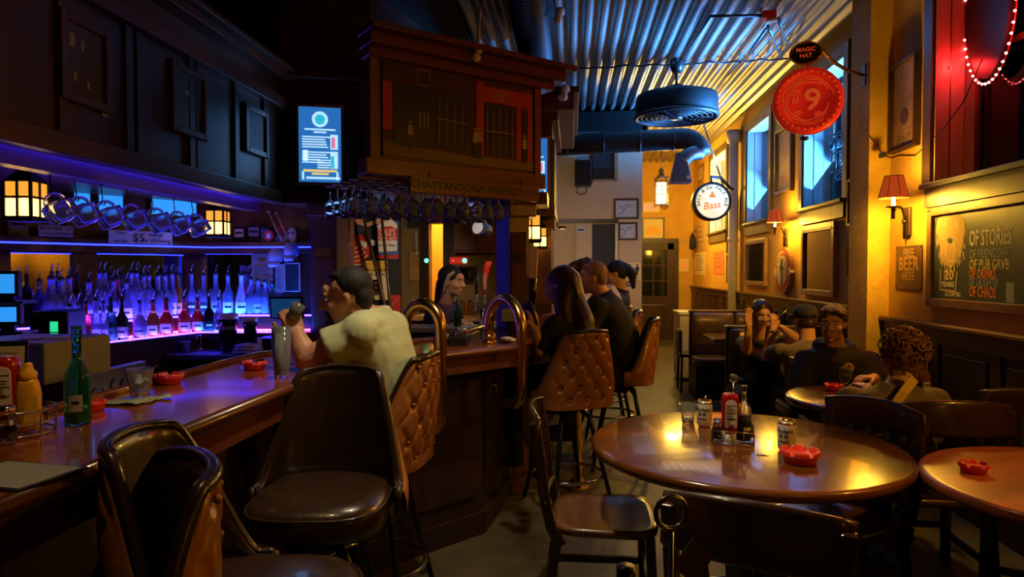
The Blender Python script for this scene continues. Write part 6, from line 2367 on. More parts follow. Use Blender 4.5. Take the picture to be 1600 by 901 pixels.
MB().loft([((.0, 0, hz), (.010, 0, 0), (0, .01, 0)), ((.005, 0, (hz + ht) / 2), (.018, 0, 0), (0, .014, 0)), ((.02, 0, ht - .04), (.024, 0, 0), (0, .016, 0)), ((.03, 0, ht), (.022, 0, 0), (0, .014, 0))], 14).build('tap_handle', 'red_plastic', t, label='tall red tap handle')
MB().loft([((-.06, 0, hz), (.010, 0, 0), (0, .01, 0)), ((-.055, 0, ht - .08), (.014, 0, 0), (0, .012, 0))], 14).build('tap_handle', 'black_plastic', t, label='black tap handle')
MB().cyl((0, -.02, .12), (0, -.06, .09), .010, seg=10).cyl((-.06, -.02, .12), (-.06, -.06, .09), .010, seg=10).cyl((0, 0, .15), (0, 0, hz + .01), .007, seg=8).cyl((-.06, 0, .15), (-.06, 0, hz + .01), .007, seg=8).build('spouts', 'chrome', t)
text('handle_letters', 'WHISKEY', .03, 'label_white', t, (hz + .10, -.008, .018), .0006, fn=lambda co: V((co.y + .012, -co.z, co.x)))
# tall pale tap handle right of the column
tp = A(832, 435, 4.75)
t = thing('tap_handle_stand', 'tall pale tap handle on a black tap right of the column', 'beer tap', (tp.x, tp.y, 0))
MB().prism([(-.028, 0), (.030, 0), (.040, .20), (.02, .235), (-.03, .22)], -.012, .012, frame((0, 0, tp.z), (1, 0, 0), (0, 0, 1))).build('handle', 'label_cream', t, bevel=.004)
MB().cyl((0, 0, tp.z - .18), (0, 0, tp.z), .026, .03, 14).cyl((0, 0, BZ - .2), (0, 0, tp.z - .18), .02, seg=12).build('tap_body', 'black_metal', t)
MB().cyl((-.035, 0, BZ - .1), (-.035, 0, tp.z + .02), .006, seg=8).build('red_line', 'red_plastic', t)
MB().cyl((0, 0, 0), (0, 0, BZ - .2), .05, seg=14).build('post', 'black_metal', t)
# amber jar lights and jars behind the bartender
for k, (px, lab) in enumerate(((722, 'amber jar on the kitchen counter, left one'), (736, 'amber jar on the kitchen counter, right one'))):
  q = A(px, 490, 6.45)
  t = thing('amber_jar', lab, 'jar', (q.x, 6.45, kz))
  MB().lathe([(.035, 0), (.04, .01), (.04, .11), (.03, .13)], 18).build('jar', 'glass_amber', t)
  MB().cyl((0, 0, .13), (0, 0, .15), .032, seg=16).build('lid', 'can_gold', t)
q = A(754, 358, 4.7)
t = thing('hanging_stein', 'blue and white beer stein hanging under the beam', 'mug', (q.x, q.y, q.z))
Tm = Matrix.Rotation(math.radians(80), 4, 'X') @ Matrix.Rotation(math.radians(-30), 4, 'Y')
m = MB().lathe([(.001, -.06), (.045, -.06), (.045, .06), (.040, .06), (.040, -.05), (.001, -.05)], 20, Tm)
m.build('body', 'navy', t)
MB().lathe([(.0415, .055), (.0465, .056), (.0465, .062), (.0415, .062)], 20, Tm).build('rim', 'poster_blue', t)
MB().tube([Tm @ V((.0 + .0, .045 + .03 * math.cos(a), .04 * math.sin(a))) for a in [(-PI / 2 + PI * k / 8) for k in range(9)]], .007, 8).build('handle', 'poster_blue', t)
MB().tube([Tm @ V((0, .075, 0)), (Tm @ V((0, .075, 0))) + V((0, 0, .06)), V((0, 0, SZ + .03 - q.z))], .003, 6).build('hook', 'iron', t)
q = A(737, 425, 6.7)
picture('small_certificate', 'small dark framed certificate above the amber jars', hung(733, 435, 6.75), .09, .09, 'wood_frame_dark', 'poster_dark', .008, .01)
# small things on the bar inside the hoop
q = A(742, 500, 4.6)
t = thing('steel_shaker', 'slim bottle with pourer on the service ledge', 'bottle', (A(715, 505, 4.6).x, 4.6, lz))
MB().lathe([(.028, 0), (.028, .10), (.012, .14), (.011, .18)], 14).build('body', 'glass_jade', t)
MB().cyl((0, 0, .18), (0, 0, .21), .006, seg=8).build('pourer', 'chrome', t)
q = AZ(738, 536, BZ)
t = thing('bar_caddy', 'black bar caddy with straws and napkins inside the hoops', 'caddy', (A(705, 548, 3.5).x, 3.52, BZ))
t.location.z = BZ + .0
MB().bb(-.09, .09, -.06, .06, 0.0, .045).bb(-.005, .005, -.06, .06, .045, .07).build('tray', 'black_plastic', t, bevel=.004)
MB().bb(-.08, -.015, -.05, .05, .045, .055).build('napkins', 'paper', t)
m = MB()
for k in range(5):
  m.tube([(.03 + .01 * k, .0, .04), (.035 + .011 * k, .01, .10)], .003, 6)
m.build('straws', 'steel', t)
q = AZ(800, 535, BZ)
t = thing('crumpled_napkin', 'crumpled white napkin on the bar beside the brass hoop', 'napkin', (q.x - .03, q.y + .03, BZ))
mb = MB()
rnd = random.Random(6)
mb.ell((0, 0, .014), (.05, .03, .013), seg=14, rings=8)
mb.v = [(x + rnd.uniform(-.006, .006), y + rnd.uniform(-.006, .006), max(0.0, z + rnd.uniform(-.005, .005))) for x, y, z in mb.v]
mb.build('napkin', 'paper', t)

# ================================================================== WALL LAMPS
def sconce(base, lampc, label, power, dirx=1):
  """base: point on the wall (plate centre); lampc: centre of the shade's lower rim"""
  t = thing('wall_lamp', label, 'wall lamp', tuple(base), 0, 'red shaded wall lamps')
  b, l = V(base), V(lampc)
  MB().bb(b.x - .022, b.x, b.y - .045, b.y + .045, b.z - .10, b.z + .10).build('back_plate', 'bronze', t, world=True, bevel=.005)
  s = b + V((-.03, 0, 0))
  foot = l + V((0, 0, -.12))
  MB().tube([s + V((0, 0, -.12)), s + V((0, 0, .03)), s.lerp(foot, .25) + V((0, 0, .085)), s.lerp(foot, .6) + V((0, 0, .075)), foot + V((0, 0, .03))], .008, 8).build('arm', 'iron', t, world=True)
  MB().cyl(s + V((-.012, 0, 0)), s + V((.03, 0, 0)), .014, seg=10).build('arm_boss', 'iron', t, world=True)
  MB().cyl(foot + V((0, 0, -.02)), foot + V((0, 0, .05)), .012, seg=12).lathe([(.012, .05), (.045, .058), (.045, .064), (.012, .064)], 20, Matrix.Translation(foot)).build('cup', 'bronze', t, world=True)
  MB().cyl(foot + V((0, 0, .06)), foot + V((0, 0, .12)), .012, seg=12).build('candle_tube', 'glow_lamp', t, world=True)
  o = MB().lathe([(.097, 0), (.058, .145)], 8, Matrix.Translation(l), 0, False)
  o.f = [f for f in o.f if len(f) == 4]
  o.m = o.m[:len(o.f)]
  o.s = o.s[:len(o.f)]
  sh_ = o.build('shade', 'shade_red', t, world=True)
  sd = sh_.modifiers.new('solid', 'SOLIDIFY')
  sd.thickness = .002
  m = MB()
  for r, z in ((.098, 0), (.059, .145)):
    m.tube([l + V((r * math.cos(2 * PI * k / 8), r * math.sin(2 * PI * k / 8), z)) for k in range(8)], .0025, 6, 0, True)
  for k in range(8):
    a = 2 * PI * k / 8
    m.tube([l + V((.098 * math.cos(a), .098 * math.sin(a), 0)), l + V((.059 * math.cos(a), .059 * math.sin(a), .145))], .0022, 6)
  m.build('shade_ribs', 'iron', sh_, world=True)
  MB().ell(l + V((0, 0, .03)), (.016, .016, .03)).build('bulb', 'glow_lamp', t, world=True)
  g = MW[t.name].inverted()
  lamp('lamp_light', 'POINT', tuple(g @ (l + V((0, 0, .0)))), power * .95, WARM, t, .03)
  lamp('lamp_light', 'POINT', tuple(g @ (l + V((0, 0, .16)))), power * .13, WARM, t, .03)
  return t


b1 = AX(1420, 346, XN)
l1 = A(1396, 309, 4.70)
sconce(b1, l1, 'red shaded wall lamp above the free beer sign', 110)
b2 = AX(1229, 370, XF)
l2 = A(1211, 347, b2.y - .22)
sconce(b2, l2, 'red shaded wall lamp above the oval crest, between two windows', 95)
sconce((XN, 1.95, 1.95), (XN - .24, 1.90, 2.05), 'added red shaded wall lamp on the near wall, unseen beyond the right edge', 64)  # added lamp out of frame, warms the stools and right-hand tables
sconce((XN, -0.9, 1.95), (XN - .24, -0.95, 2.05), 'added red shaded wall lamp on the near wall, unseen behind the viewpoint', 12)  # second added lamp, weak warm fill from behind the camera

# ================================================================== SIGNS AND PICTURES ON THE NEAR RIGHT WALL
t = thing('tin_sign', 'small brown tin sign lettered free beer here', 'sign', M=WR((5.085 + 4.722) / 2, 1.49, XN - .004))
MB().bb(-.183, .183, -.152, .152, 0, .003).build('plate', 'tin_brown', t)
text('letters', 'FREE', .085, 'tin_text', t, (0, .098, .0035), .0005, xs=.85)
text('letters', 'BEER', .135, 'tin_text', t, (0, .022, .0035), .0005, xs=.95)
text('letters', 'HERE', .085, 'tin_text', t, (0, -.062, .0035), .0005, xs=.85)
m = MB()
for x in (-.172, .172):
  for y in (-.142, .142):
    m.ell((x, y, .003), .006, seg=8, rings=6)
m.build('nails', 'iron', t)

cbw, cbh = 2.0, .64
cy = 4.62 - cbw / 2
ck = thing('chalkboard_sign', 'large framed chalkboard with chalk dog and coloured lettering', 'chalkboard', M=WR(cy, 1.555, XN - .004))
a, b = cbw / 2, cbh / 2
f = .055
MB().bb(-a, -a + f, -b, b, 0, .03).bb(a - f, a, -b, b, 0, .03).bb(-a + f, a - f, b - f, b, 0, .03).bb(-a + f, a - f, -b, -b + f, 0, .03).build('frame', 'wood_frame', ck, bevel=.004)
MB().bb(-a + f, a - f, -b + f, b - f, 0, .012).build('slate', 'chalkboard', ck)
m = MB()
for x in (-a + .02, -a + .035):
  for y in (-b + .02, b - .02):
    m.ell((x, y, .03), .006, seg=8, rings=6)
m.build('screws', 'iron', ck)
lx = -a + f
def txt(s, px, py, size, mt, px1):
  q, e = AX(px, py, XN), AX(px1, py, XN)
  me = text_mesh(s, size, .0, 'LEFT')
  xs = (q.y - e.y) / max(.01, max(v.co.x for v in me.vertices))
  return text('chalk_letters', s, size, mt, ck, (cy - q.y, q.z - 1.555, .0125), .0006, 'LEFT', xs)


txt('OF STORIES', 1519, 374, .128, 'chalk_white', 1586)
txt('OF FRIENDSHIP', 1519, 398, .075, 'chalk_blue', 1582)
txt('OF PUB GRVB', 1519, 414, .082, 'chalk_yellow', 1582)
txt('OF DRINKS', 1519, 428, .070, 'chalk_orange', 1561)
txt('OF LAUGHTER', 1519, 441, .068, 'chalk_blue', 1566)
txt('OF CHAOS', 1519, 456, .088, 'chalk_orange', 1561)
txt('YEARS', 1475, 444, .045, 'chalk_white', 1495)
txt('20', 1480, 430, .085, 'chalk_cream', 1494)
txt('& COUNTING', 1481, 459, .040, 'chalk_white', 1505)
# shaggy chalk dog's head: outline filled with fur strokes
def ckp(px, py):
  q = AX(px, py, XN)
  return (cy - q.y, q.z - 1.555)


fur = [(1470, 342), (1478, 335), (1490, 333), (1503, 335), (1511, 342), (1513, 355), (1511, 372), (1508, 388), (1506, 402), (1500, 400), (1497, 412), (1490, 418), (1480, 414), (1474, 402), (1473, 385), (1470, 368), (1468, 352)]
MB().prism([ckp(*q) for q in fur], .0122, .0128, None).build('chalk_fur', 'chalk_fur', ck)
m = MB()
rnd = random.Random(12)
for k in range(70):
  j = k % len(fur)
  fx, fy = fur[j]
  fx += rnd.uniform(-2, 6) * (1 if fx < 1490 else -1)
  fy += rnd.uniform(-4, 10)
  m.stroke([ckp(fx, fy), ckp(fx + rnd.uniform(-2, 2), fy + rnd.uniform(6, 14))], .005, .0128, .0134)
m.stroke([ckp(1478, 352), ckp(1481, 350), ckp(1484, 353)], .008, .0128, .0136).stroke([ckp(1497, 351), ckp(1500, 349), ckp(1503, 352)], .008, .0128, .0136)
m.stroke([ckp(1486, 376), ckp(1482, 392), ckp(1486, 408), ckp(1494, 408), ckp(1498, 392), ckp(1493, 376)], .006, .0128, .0136)
m.stroke([ckp(1474, 420), ckp(1473, 452), ckp(1497, 455), ckp(1500, 424)], .008, .0128, .0136)
m.build('chalk_strokes', 'chalk_cream', ck)
MB().prism([ckp(*q) for q in ((1484, 374), (1489, 371), (1494, 374), (1491, 380), (1487, 380))], .0128, .0138).build('chalk_nose', 'chalkboard', ck)
MB().prism([ckp(*q) for q in ((1577, 440), (1590, 442), (1590, 474), (1577, 472))], .0122, .0126).build('chalk_shading', 'chalk_blue', ck)

# tall picture on the near wall above the lamp
y0, y1 = AX(1399, 180, XN).y, AX(1440, 180, XN).y
z1, z0 = AX(1420, 93, XN).z, AX(1420, 233, XN).z
t = picture('stout_picture', 'tall framed sepia picture with crest above the wall lamp', WR((y0 + y1) / 2, (z0 + z1) / 2, XN - .002), abs(y0 - y1), z1 - z0, 'wood_frame_dark', 'poster_sepia', .02, .05)
MB().lathe([(.05, 0), (.06, 0), (.06, .002), (.05, .002)], 24, Matrix.Translation((0, -.08, .023))).build('printed_ring', 'ink_brown', t)
text('letters', 'FOLLY', .06, 'ink_brown', t, (0, -.23, .0235), .0005, xs=1.1)

# window with the oval light-up sign
ov = thing('oval_light_sign', 'dark oval sign with a chain of red lights round its rim', 'sign', M=WR(AX(1548, 8, XN + .17).y, AX(1548, 8, XN + .17).z, XN + .17))
pts = [(.21 * math.cos(2 * PI * k / 40), .44 * math.sin(2 * PI * k / 40)) for k in range(40)]
MB().prism(pts, -.02, .02).build('board', 'black_plastic', ov)
for k in range(46):
  a = 2 * PI * k / 46
  x, y = .255 * math.cos(a), .47 * math.sin(a)
  MB().ell((x, y, .012), .0075, seg=8, rings=6).build('red_light', 'led_red', ov)
  q = None
m = MB().tube([(.255 * math.cos(2 * PI * k / 46), .47 * math.sin(2 * PI * k / 46), .006) for k in range(46)], .004, 6, 0, True)
m.build('light_cable', 'red_plastic', ov)
for z, x in ((.25, -.1), (-.2, .2)):
  pass
lamp('sign_light', 'AREA', (.0, .1, -.10), 7, (1.0, .02, .02), ov, .6, None, sizey=.9)
lamp('sign_light', 'POINT', (-.26, -.30, .10), 34, (1.0, .02, .02), ov, .05)
lamp('sign_light', 'POINT', (.30, -.2, .06), 6, (1.0, .02, .02), ov, .05)
ne = thing('neon_sign', 'yellow and pink neon sign in the near window at the right edge', 'neon sign', M=WR(3.50, 2.85, XN + .16))
MB().tube([(-.10 + .05 * math.cos(.5 * k), .10 + .08 * math.sin(.7 * k), .0) for k in range(9)], .008, 8).build('yellow_tube', 'neon_yellow', ne)
MB().tube([(-.12, -.10, 0), (-.06, -.02, 0), (-.12, .02, 0), (-.04, -.16, 0)], .007, 8).build('pink_tube', 'neon_pink', ne)
MB().bb(-.2, .3, -.25, .25, -.02, -.012).build('back_board', 'black_plastic', ne)
# plug lead from the sign along the wall
w0 = [AX(1535, 92, XN + .1), AX(1505, 160, XN + .06), AX(1468, 208, XN - .01), AX(1448, 226, XN - .012), AX(1430, 243, XN - .01), AX(1404, 243, XN - .008), AX(1392, 247, XN - .01), AX(1380, 242, XN - .14), AX(1357, 210, XP - .01)]
t = thing('sign_lead', 'thin dark cable looping from window sign to pillar', 'cable', tuple(w0[4]))
MB().tube(w0, .004, 6).build('cable', 'black_plastic', t, world=True)
c_ = w0[7]
MB().bb(c_.x - .02, c_.x + .012, c_.y - .03, c_.y + .03, c_.z - .018, c_.z + .018).build('inline_switch', 'black_plastic', t, world=True, bevel=.004)

# ================================================================== FAR RIGHT WALL
def wall_rect(px0, px1, py0, py1, x=XF):
  a = AX(px0, (py0 + py1) / 2, x)
  b = AX(px1, (py0 + py1) / 2, x)
  zc = AX((px0 + px1) / 2, py0, x).z, AX((px0 + px1) / 2, py1, x).z
  return WR((a.y + b.y) / 2, sum(zc) / 2, x - .003), abs(a.y - b.y), zc[0] - zc[1]


M, w_, h_ = wall_rect(1258, 1310, 349, 462)
t = picture('bar_mirror', 'large dark mirror with pale double frame behind the hoodie man', M, w_, h_, 'wood_frame_pale', 'pane', .06, .045, cat='mirror')
MB().bb(-w_ / 2 + .05, w_ / 2 - .05, h_ / 2 - .075, h_ / 2 - .06, .02, .05).build('inner_moulding', 'wood_frame', t)
M, w_, h_ = wall_rect(1167, 1200, 374, 446)
t = picture('bar_mirror', 'smaller dark mirror in wood frame behind the booth woman', M, w_, h_, 'wood_frame_pale', 'pane', .06, .04, cat='mirror')
M, w_, h_ = wall_rect(1216, 1242, 196, 302)
t = picture('wood_panel', 'tall narrow framed wooden panel between the two blue windows', M, w_, h_, 'wood_window', 'wood_frame_pale', .05, .05, cat='panel')
M, w_, h_ = wall_rect(1328, 1356, 276, 352, XF)
picture('wall_print', 'dark framed print just beyond the orange pillar', M, w_, h_, 'wood_window', 'poster_dark', .03, .03)
M, w_, h_ = wall_rect(1326, 1338, 386, 434, XF)
picture('wall_print', 'narrow dim framed print below the one beyond the pillar', M, w_, h_, 'wood_frame', 'poster_sepia', .012, .012)
# oval crest
M, w_, h_ = wall_rect(1217, 1241, 386, 460)
t = thing('oval_crest', 'oval beer crest sign with red ring below the wall lamp', 'sign', M=M)
E1 = lambda r, n=40: [(w_ / 2 * r * math.cos(2 * PI * k / n), h_ / 2 * r * math.sin(2 * PI * k / n)) for k in range(n)]
MB().prism(E1(1.0), 0, .04).build('plaque', 'wood_frame_pale', t)
MB().prism(E1(.93), .04, .045).build('red_ring', 'label_red', t)
MB().prism(E1(.66), .045, .05).build('cream_field', 'label_cream', t)
m = MB()
m.stroke([(0, -.18), (.01, -.05), (-.02, .05), (.0, .14)], .05, .05, .054)
m.stroke([(-.06, .03), (.0, .06), (.06, .02)], .03, .05, .054)
m.build('figure', 'ink_brown', t)
for k in range(12):
  a = PI * (.12 + .76 * k / 11)
  MB().bb(-.012, .012, -.02, .02, .045, .049, 0, Matrix.Translation((w_ / 2 * .80 * math.cos(a), h_ / 2 * .80 * math.sin(a), 0)) @ Matrix.Rotation(a - PI / 2, 4, 'Z')).build('ring_letter', 'label_cream', t)
MB().prism([(-w_ * .56, -.02), (-w_ * .42, .05), (-w_ * .40, -.07)], .0, .05).build('side_scroll', 'label_cream', t)
MB().prism([(w_ * .56, -.02), (w_ * .42, .05), (w_ * .40, -.07)], .0, .05).build('side_scroll', 'label_cream', t)
# dark letter sign standing in the bigger blue window
WMs = WR(6.93, 2.72, XF + .20)
t = thing('window_letter_sign', 'dark letter sign standing in the bigger blue window, seen from behind', 'sign', M=WMs)
for s, y, sz in (('AJ', .26, .20), ('MODELO', .06, .19), ('188', -.13, .19), ('CERVEZA', -.30, .11)):
  text('letters', s, sz, 'black_plastic', t, (0, y, 0), .012, xs=-1.1)
m = MB()
for y in (.16, -.04, -.23):
  m.tube([(-.40, y, 0), (.40, y, 0)], .008, 6)
for x in (-.25, .22):
  m.tube([(x, .35, 0), (x, -.44, 0)], .006, 6)
  m.tube([(x - .1, -.44, 0), (x + .1, -.44, 0)], .006, 6)
  m.tube([(x, -.44, 0), (x, -.59, 0)], .006, 6)
m.build('frame_rods', 'black_metal', t)

# posters and frames near the entry on the right wall
def paper_on(px0, px1, py0, py1, label, mt, lines=0, name='poster', frame_m=None, x=XF):
  M, w_, h_ = wall_rect(px0, px1, py0, py1, x)
  if frame_m:
    t = picture(name, label, M, w_, h_, frame_m, mt, .03, .02)
  else:
    t = thing(name, label, 'poster', M=M)
    MB().bb(-w_ / 2, w_ / 2, -h_ / 2, h_ / 2, 0, .003).build('sheet', mt, t)
  if lines:
    m = MB()
    for k in range(lines):
      yy = h_ * (.36 - .72 * k / lines)
      m.bb(-w_ * .34, w_ * (.10 + .24 * ((k * 5) % 4) / 3), yy - h_ * .012, yy + h_ * .012, .012 if frame_m else .003, .0135 if frame_m else .004)
    m.build('print', 'ink_brown', t)
  return t


paper_on(1091, 1100, 259, 283, 'upper of the stacked tan prints beside the far window', 'paper_tan', 3, 'wall_print', 'wood_frame')
paper_on(1091, 1099, 285, 306, 'lower of the stacked tan prints beside the far window', 'paper_tan', 3, 'wall_print', 'wood_frame')
paper_on(1085, 1104, 348, 392, 'upper tan poster on the right wall near the entry', 'paper_tan', 4)
paper_on(1085, 1103, 394, 430, 'lower pale poster of small prints near the entry', 'label_cream', 7)
paper_on(1115, 1131, 392, 428, 'orange poster with white bars under the far window', 'sign_orange', 4)
paper_on(1137, 1143, 350, 395, 'dark framed print on the wall left of the drain pipe', 'poster_dark', 0, 'wall_print', 'wood_frame_dark')
paper_on(1137, 1143, 398, 442, 'lower dark framed print left of the drain pipe', 'poster_blue', 0, 'wall_print', 'wood_frame_dark')
q = AX(1082, 377, XF - .1)
t = thing('hanging_pouch', 'dark pouch hanging from a hook near the entry', 'pouch', (q.x, q.y, q.z))
MB().loft([((0, 0, .16), (.02, 0, 0), (0, .03, 0)), ((0, 0, .08), (.05, 0, 0), (0, .10, 0)), ((0, 0, -.10), (.06, 0, 0), (0, .15, 0)), ((0, .02, -.16), (.04, 0, 0), (0, .10, 0))], 16).build('bag', 'shirt_black', t)
MB().tube([(0, 0, .15), (.05, 0, .22), (.1, 0, .22)], .01, 6).build('hook', 'iron', t)

# ================================================================== ENTRY: back wall things
def back_rect(px0, px1, py0, py1, y):
  a, b = A(px0, py0, y), A(px1, py1, y)
  return WB((a.x + b.x) / 2, (a.z + b.z) / 2, y - .003), b.x - a.x, a.z - b.z


M, w_, h_ = back_rect(1004, 1031, 316, 332, YB)
t = thing('exit_sign', 'lit exit sign with red letters on the orange wall', 'sign', M=M)
MB().bb(-w_ / 2, w_ / 2, -h_ / 2, h_ / 2, 0, .05).build('box', 'label_cream', t, bevel=.006)
text('letters', 'EXIT', h_ * .85, 'exit_letters', t, (0, 0, .052), .002, xs=.85)
MB().lathe([(.06, 0), (.07, .05), (.03, .09)], 14, Matrix.Translation((w_ / 2 + .10, .02, 0))).build('side_lamp', 'wood_frame_pale', t)
M, w_, h_ = back_rect(1003, 1038, 340, 374, YB)
t = picture('sun_picture', 'framed picture of a half round yellow emblem above the entry door', M, w_, h_, 'wood_frame_dark', 'label_cream', .03, .03)
MB().prism([(.17 * math.cos(PI * k / 16), -.12 + .19 * math.sin(PI * k / 16)) for k in range(17)], .014, .018).build('half_disc', 'label_yellow', t)
MB().prism([(-.05, -.08), (.05, -.08), (0, .02)], .018, .020).build('triangle', 'sign_orange', t)
M, w_, h_ = back_rect(1059, 1076, 404, 424, YB)
t = thing('door_notice', 'pale notice on the orange wall beside the entry door', 'paper', M=M)
MB().bb(-w_ / 2, w_ / 2, -h_ / 2, h_ / 2, 0, .004).build('sheet', 'label_cream', t)
m = MB()
for k in range(4):
  m.bb(-w_ * .3, w_ * .3, h_ * (.25 - .18 * k) - .01, h_ * (.25 - .18 * k) + .01, .004, .005)
m.build('print', 'sign_orange', t)

# wrought lantern in the entry
q = A(1033, 300, 11.8)
t = thing('entry_lantern', 'tall glowing wrought iron lantern hanging in the entry', 'lantern', (q.x, q.y, q.z))
MB().lathe([(.001, -.20), (.085, -.20), (.085, .16), (.001, .16)], 18).build('glass_cylinder', 'glow_lamp', t)
m = MB()
for k in range(8):
  a = 2 * PI * k / 8
  m.tube([(.12 * math.cos(a), .12 * math.sin(a), -.26), (.11 * math.cos(a), .11 * math.sin(a), -.1), (.12 * math.cos(a), .12 * math.sin(a), .08), (.11 * math.cos(a), .11 * math.sin(a), .26)], .007, 6)
for z in (-.22, -.05, .1, .22):
  m.tube([(.115 * math.cos(2 * PI * k / 24), .115 * math.sin(2 * PI * k / 24), z) for k in range(24)], .007, 6, 0, True)
m.build('cage', 'iron', t)
m = MB().lathe([(.10, .24), (.05, .30), (.04, .34), (.05, .38), (.001, .42)], 16)
m.build('crown', 'iron', t)
MB().cyl((0, 0, .40), (0, 0, CEIL - q.z - .03), .010, seg=8).build('chain', 'iron', t)
MB().tube([(0, 0, CEIL - q.z - .10), (.12, -.2, CEIL - q.z - .06), (.32, -.3, CEIL - q.z - .05)], .012, 6).build('lead', 'iron', t)
for a_, pw in (((-.0, -.35, .0), 60), ((.30, .2, -.1), 130)):
  lamp('lantern_light', 'POINT', a_, pw, (1.0, .60, .08), t, .09)

# ================================================================== WHITE END WALL THINGS
t = thing('wall_speaker', 'black loudspeaker box hung on the white end wall', 'speaker', M=WB(A(911, 270, YE - .2).x, A(911, 270, YE - .2).z, YE - .02))
MB().bb(-.12, .12, -.19, .19, 0, .18).build('cabinet', 'black_plastic', t, bevel=.01)
MB().bb(-.105, .105, -.17, .17, .18, .186).build('grille', 'black_metal', t)
MB().tube([(-.06, -.19, .05), (-.10, -.26, .02), (-.02, -.30, .01), (.05, -.27, .01), (.06, -.19, .04)], .008, 6).build('lead', 'black_plastic', t)
M, w_, h_ = back_rect(926, 962, 222, 280, YE)
t = thing('wall_vent', 'dark vent opening with pale edge high on the white wall', 'vent', M=M)
MB().bb(-w_ / 2, w_ / 2, -h_ / 2, h_ / 2, 0, .012).build('opening', 'black_wall', t)
MB().bb(w_ / 2 - .02, w_ / 2 + .03, -h_ / 2 - .03, h_ / 2, 0, .03).bb(-w_ / 2, w_ / 2, -h_ / 2 - .03, -h_ / 2, 0, .03).build('trim', 'wood_frame_pale', t)
for k in range(5):
  MB().bb(-w_ / 2, w_ / 2 - .02, -h_ / 2 + .02 + .03 * k, -h_ / 2 + .032 + .03 * k, .012, .025).build('slat', 'iron', t)
for (a, b, c, d, lab) in ((959, 998, 310, 342, 'upper blue and white framed certificate on the white wall'), (966, 996, 347, 375, 'lower blue and white framed certificate on the white wall')):
  M, w_, h_ = back_rect(a, b, c, d, YE)
  t = picture('framed_certificate', lab, M, w_, h_, 'wood_frame_dark', 'poster_blue', .03, .025)
  MB().stroke([(-.12, .04), (-.02, .0), (-.06, -.06), (-.12, -.09)], .012, .0115, .013).build('curve', 'label_blue', t)
  MB().bb(-.03, .08, .045, .055, .0115, .013).bb(-.02, .06, .02, .028, .0115, .013).build('print', 'label_blue', t)
M, w_, h_ = back_rect(979, 1001, 410, 437, YE)
t = thing('restroom_sign', 'white restroom sign with two dark figures', 'sign', M=M)
MB().bb(-w_ / 2, w_ / 2, -h_ / 2, h_ / 2, 0, .008).build('plate', 'label_cream', t)
for x in (-.052, .052):
  m = MB().lathe([(.001, 0), (.016, 0), (.016, .002)], 14, Matrix.Translation((x, .088, .0082)), 0, False)
  m.prism([(x - .030, .065), (x + .030, .065), (x + .026, .0), (x + .014, .0), (x + .014, -.06), (x - .014, -.06), (x - .014, 0), (x - .026, .0)], .0082, .0102)
  m.build('figure', 'ink', t)
text('letters', 'RESTROOMS', .026, 'ink', t, (0, -.095, .009), .0006)
M, w_, h_ = back_rect(978, 991, 440, 447, YE)
t = thing('blue_plate', 'small dark blue plate under the restroom sign', 'plate', M=M)
MB().bb(-w_ / 2, w_ / 2, -h_ / 2, h_ / 2, 0, .008).build('plate', 'navy', t)
MB().bb(-w_ / 3, w_ / 3, -.005, .005, .008, .009).build('print', 'label_white', t)
M, w_, h_ = back_rect(901, 914, 354, 363, YE - .05)
t = thing('door_plate', 'small blue lettered plate on the pale door panel', 'plate', M=M)
MB().bb(-w_ / 2, w_ / 2, -h_ / 2, h_ / 2, 0, .006).build('plate', 'poster_blue', t)
MB().bb(-w_ / 2 + .01, w_ / 2 - .01, -.02, .01, .006, .007).build('print', 'navy', t)
bmX = thing('ceiling_beam', 'black beam across the top of the white wall', 'beam', (0, 9.7, 3.4))
MB().bb(-2.0, XE, 9.5, 9.98, 3.42, 3.70).build('beam', 'black_ceiling', bmX, world=True)
MB().bb(XE - .05, XE + .02, 9.5, 9.98, 3.35, 3.70).build('end_plate', 'black_metal', bmX, world=True)

# ================================================================== CEILING: duct, hood, fan, wiring
yd = 9.2
d0, d1_ = A(840, 228, yd), A(1066, 217, yd)
t = thing('black_duct', 'fat black ventilation duct running under the ceiling', 'duct', tuple(d0))
el = [d0, d1_]
cc = d1_ + V((0, 0, -.12))
pts = [d0, d0.lerp(d1_, .5), d1_]
for k in range(1, 8):
  a = PI / 2 * k / 7
  pts.append(d1_ + V((.22 * math.sin(a), -.05 * k / 7, -.22 * (1 - math.cos(a)))))
MB().tube(pts, .145, 24).build('pipe', 'duct_black', t, world=True)
for u in (.2, .45, .7, .93):
  q = d0.lerp(d1_, u)
  MB().tube([q, q + V((.03, 0, 0))], .152, 24).build('joint_band', 'duct_black', t, world=True)
fx = [pts[-1] + V((0, 0, .02)), A(1078, 236, yd - .2), A(1066, 252, yd - .2)]
m = MB()
prev = None
for k in range(22):
  u = k / 21
  q = fx[0].lerp(fx[1], u).lerp(fx[1].lerp(fx[2], u), u)
  if prev is not None:
    m.tube([prev, prev.lerp(q, .5), q], [.082, .098, .082], 16)
  prev = q
m.build('flexible_hose', 'steel', t, world=True)
hc = A(1063, 268, yd - .2)
t = thing('extraction_hood', 'grey blue tapered hood hanging from the duct', 'hood', tuple(hc))
MB().loft([((0, 0, .24), (.06, 0, 0), (0, .06, 0)), ((0, 0, .16), (.075, 0, 0), (0, .075, 0)), ((0, 0, -.12), (.135, 0, 0), (0, .135, 0)), ((0, 0, -.15), (.135, 0, 0), (0, .135, 0))], 24, 0, False, 12.0).build('cone', 'hood_blue', t)
MB().bb(.06, .11, -.142, -.138, -.12, -.07).build('sticker', 'label_white', t)

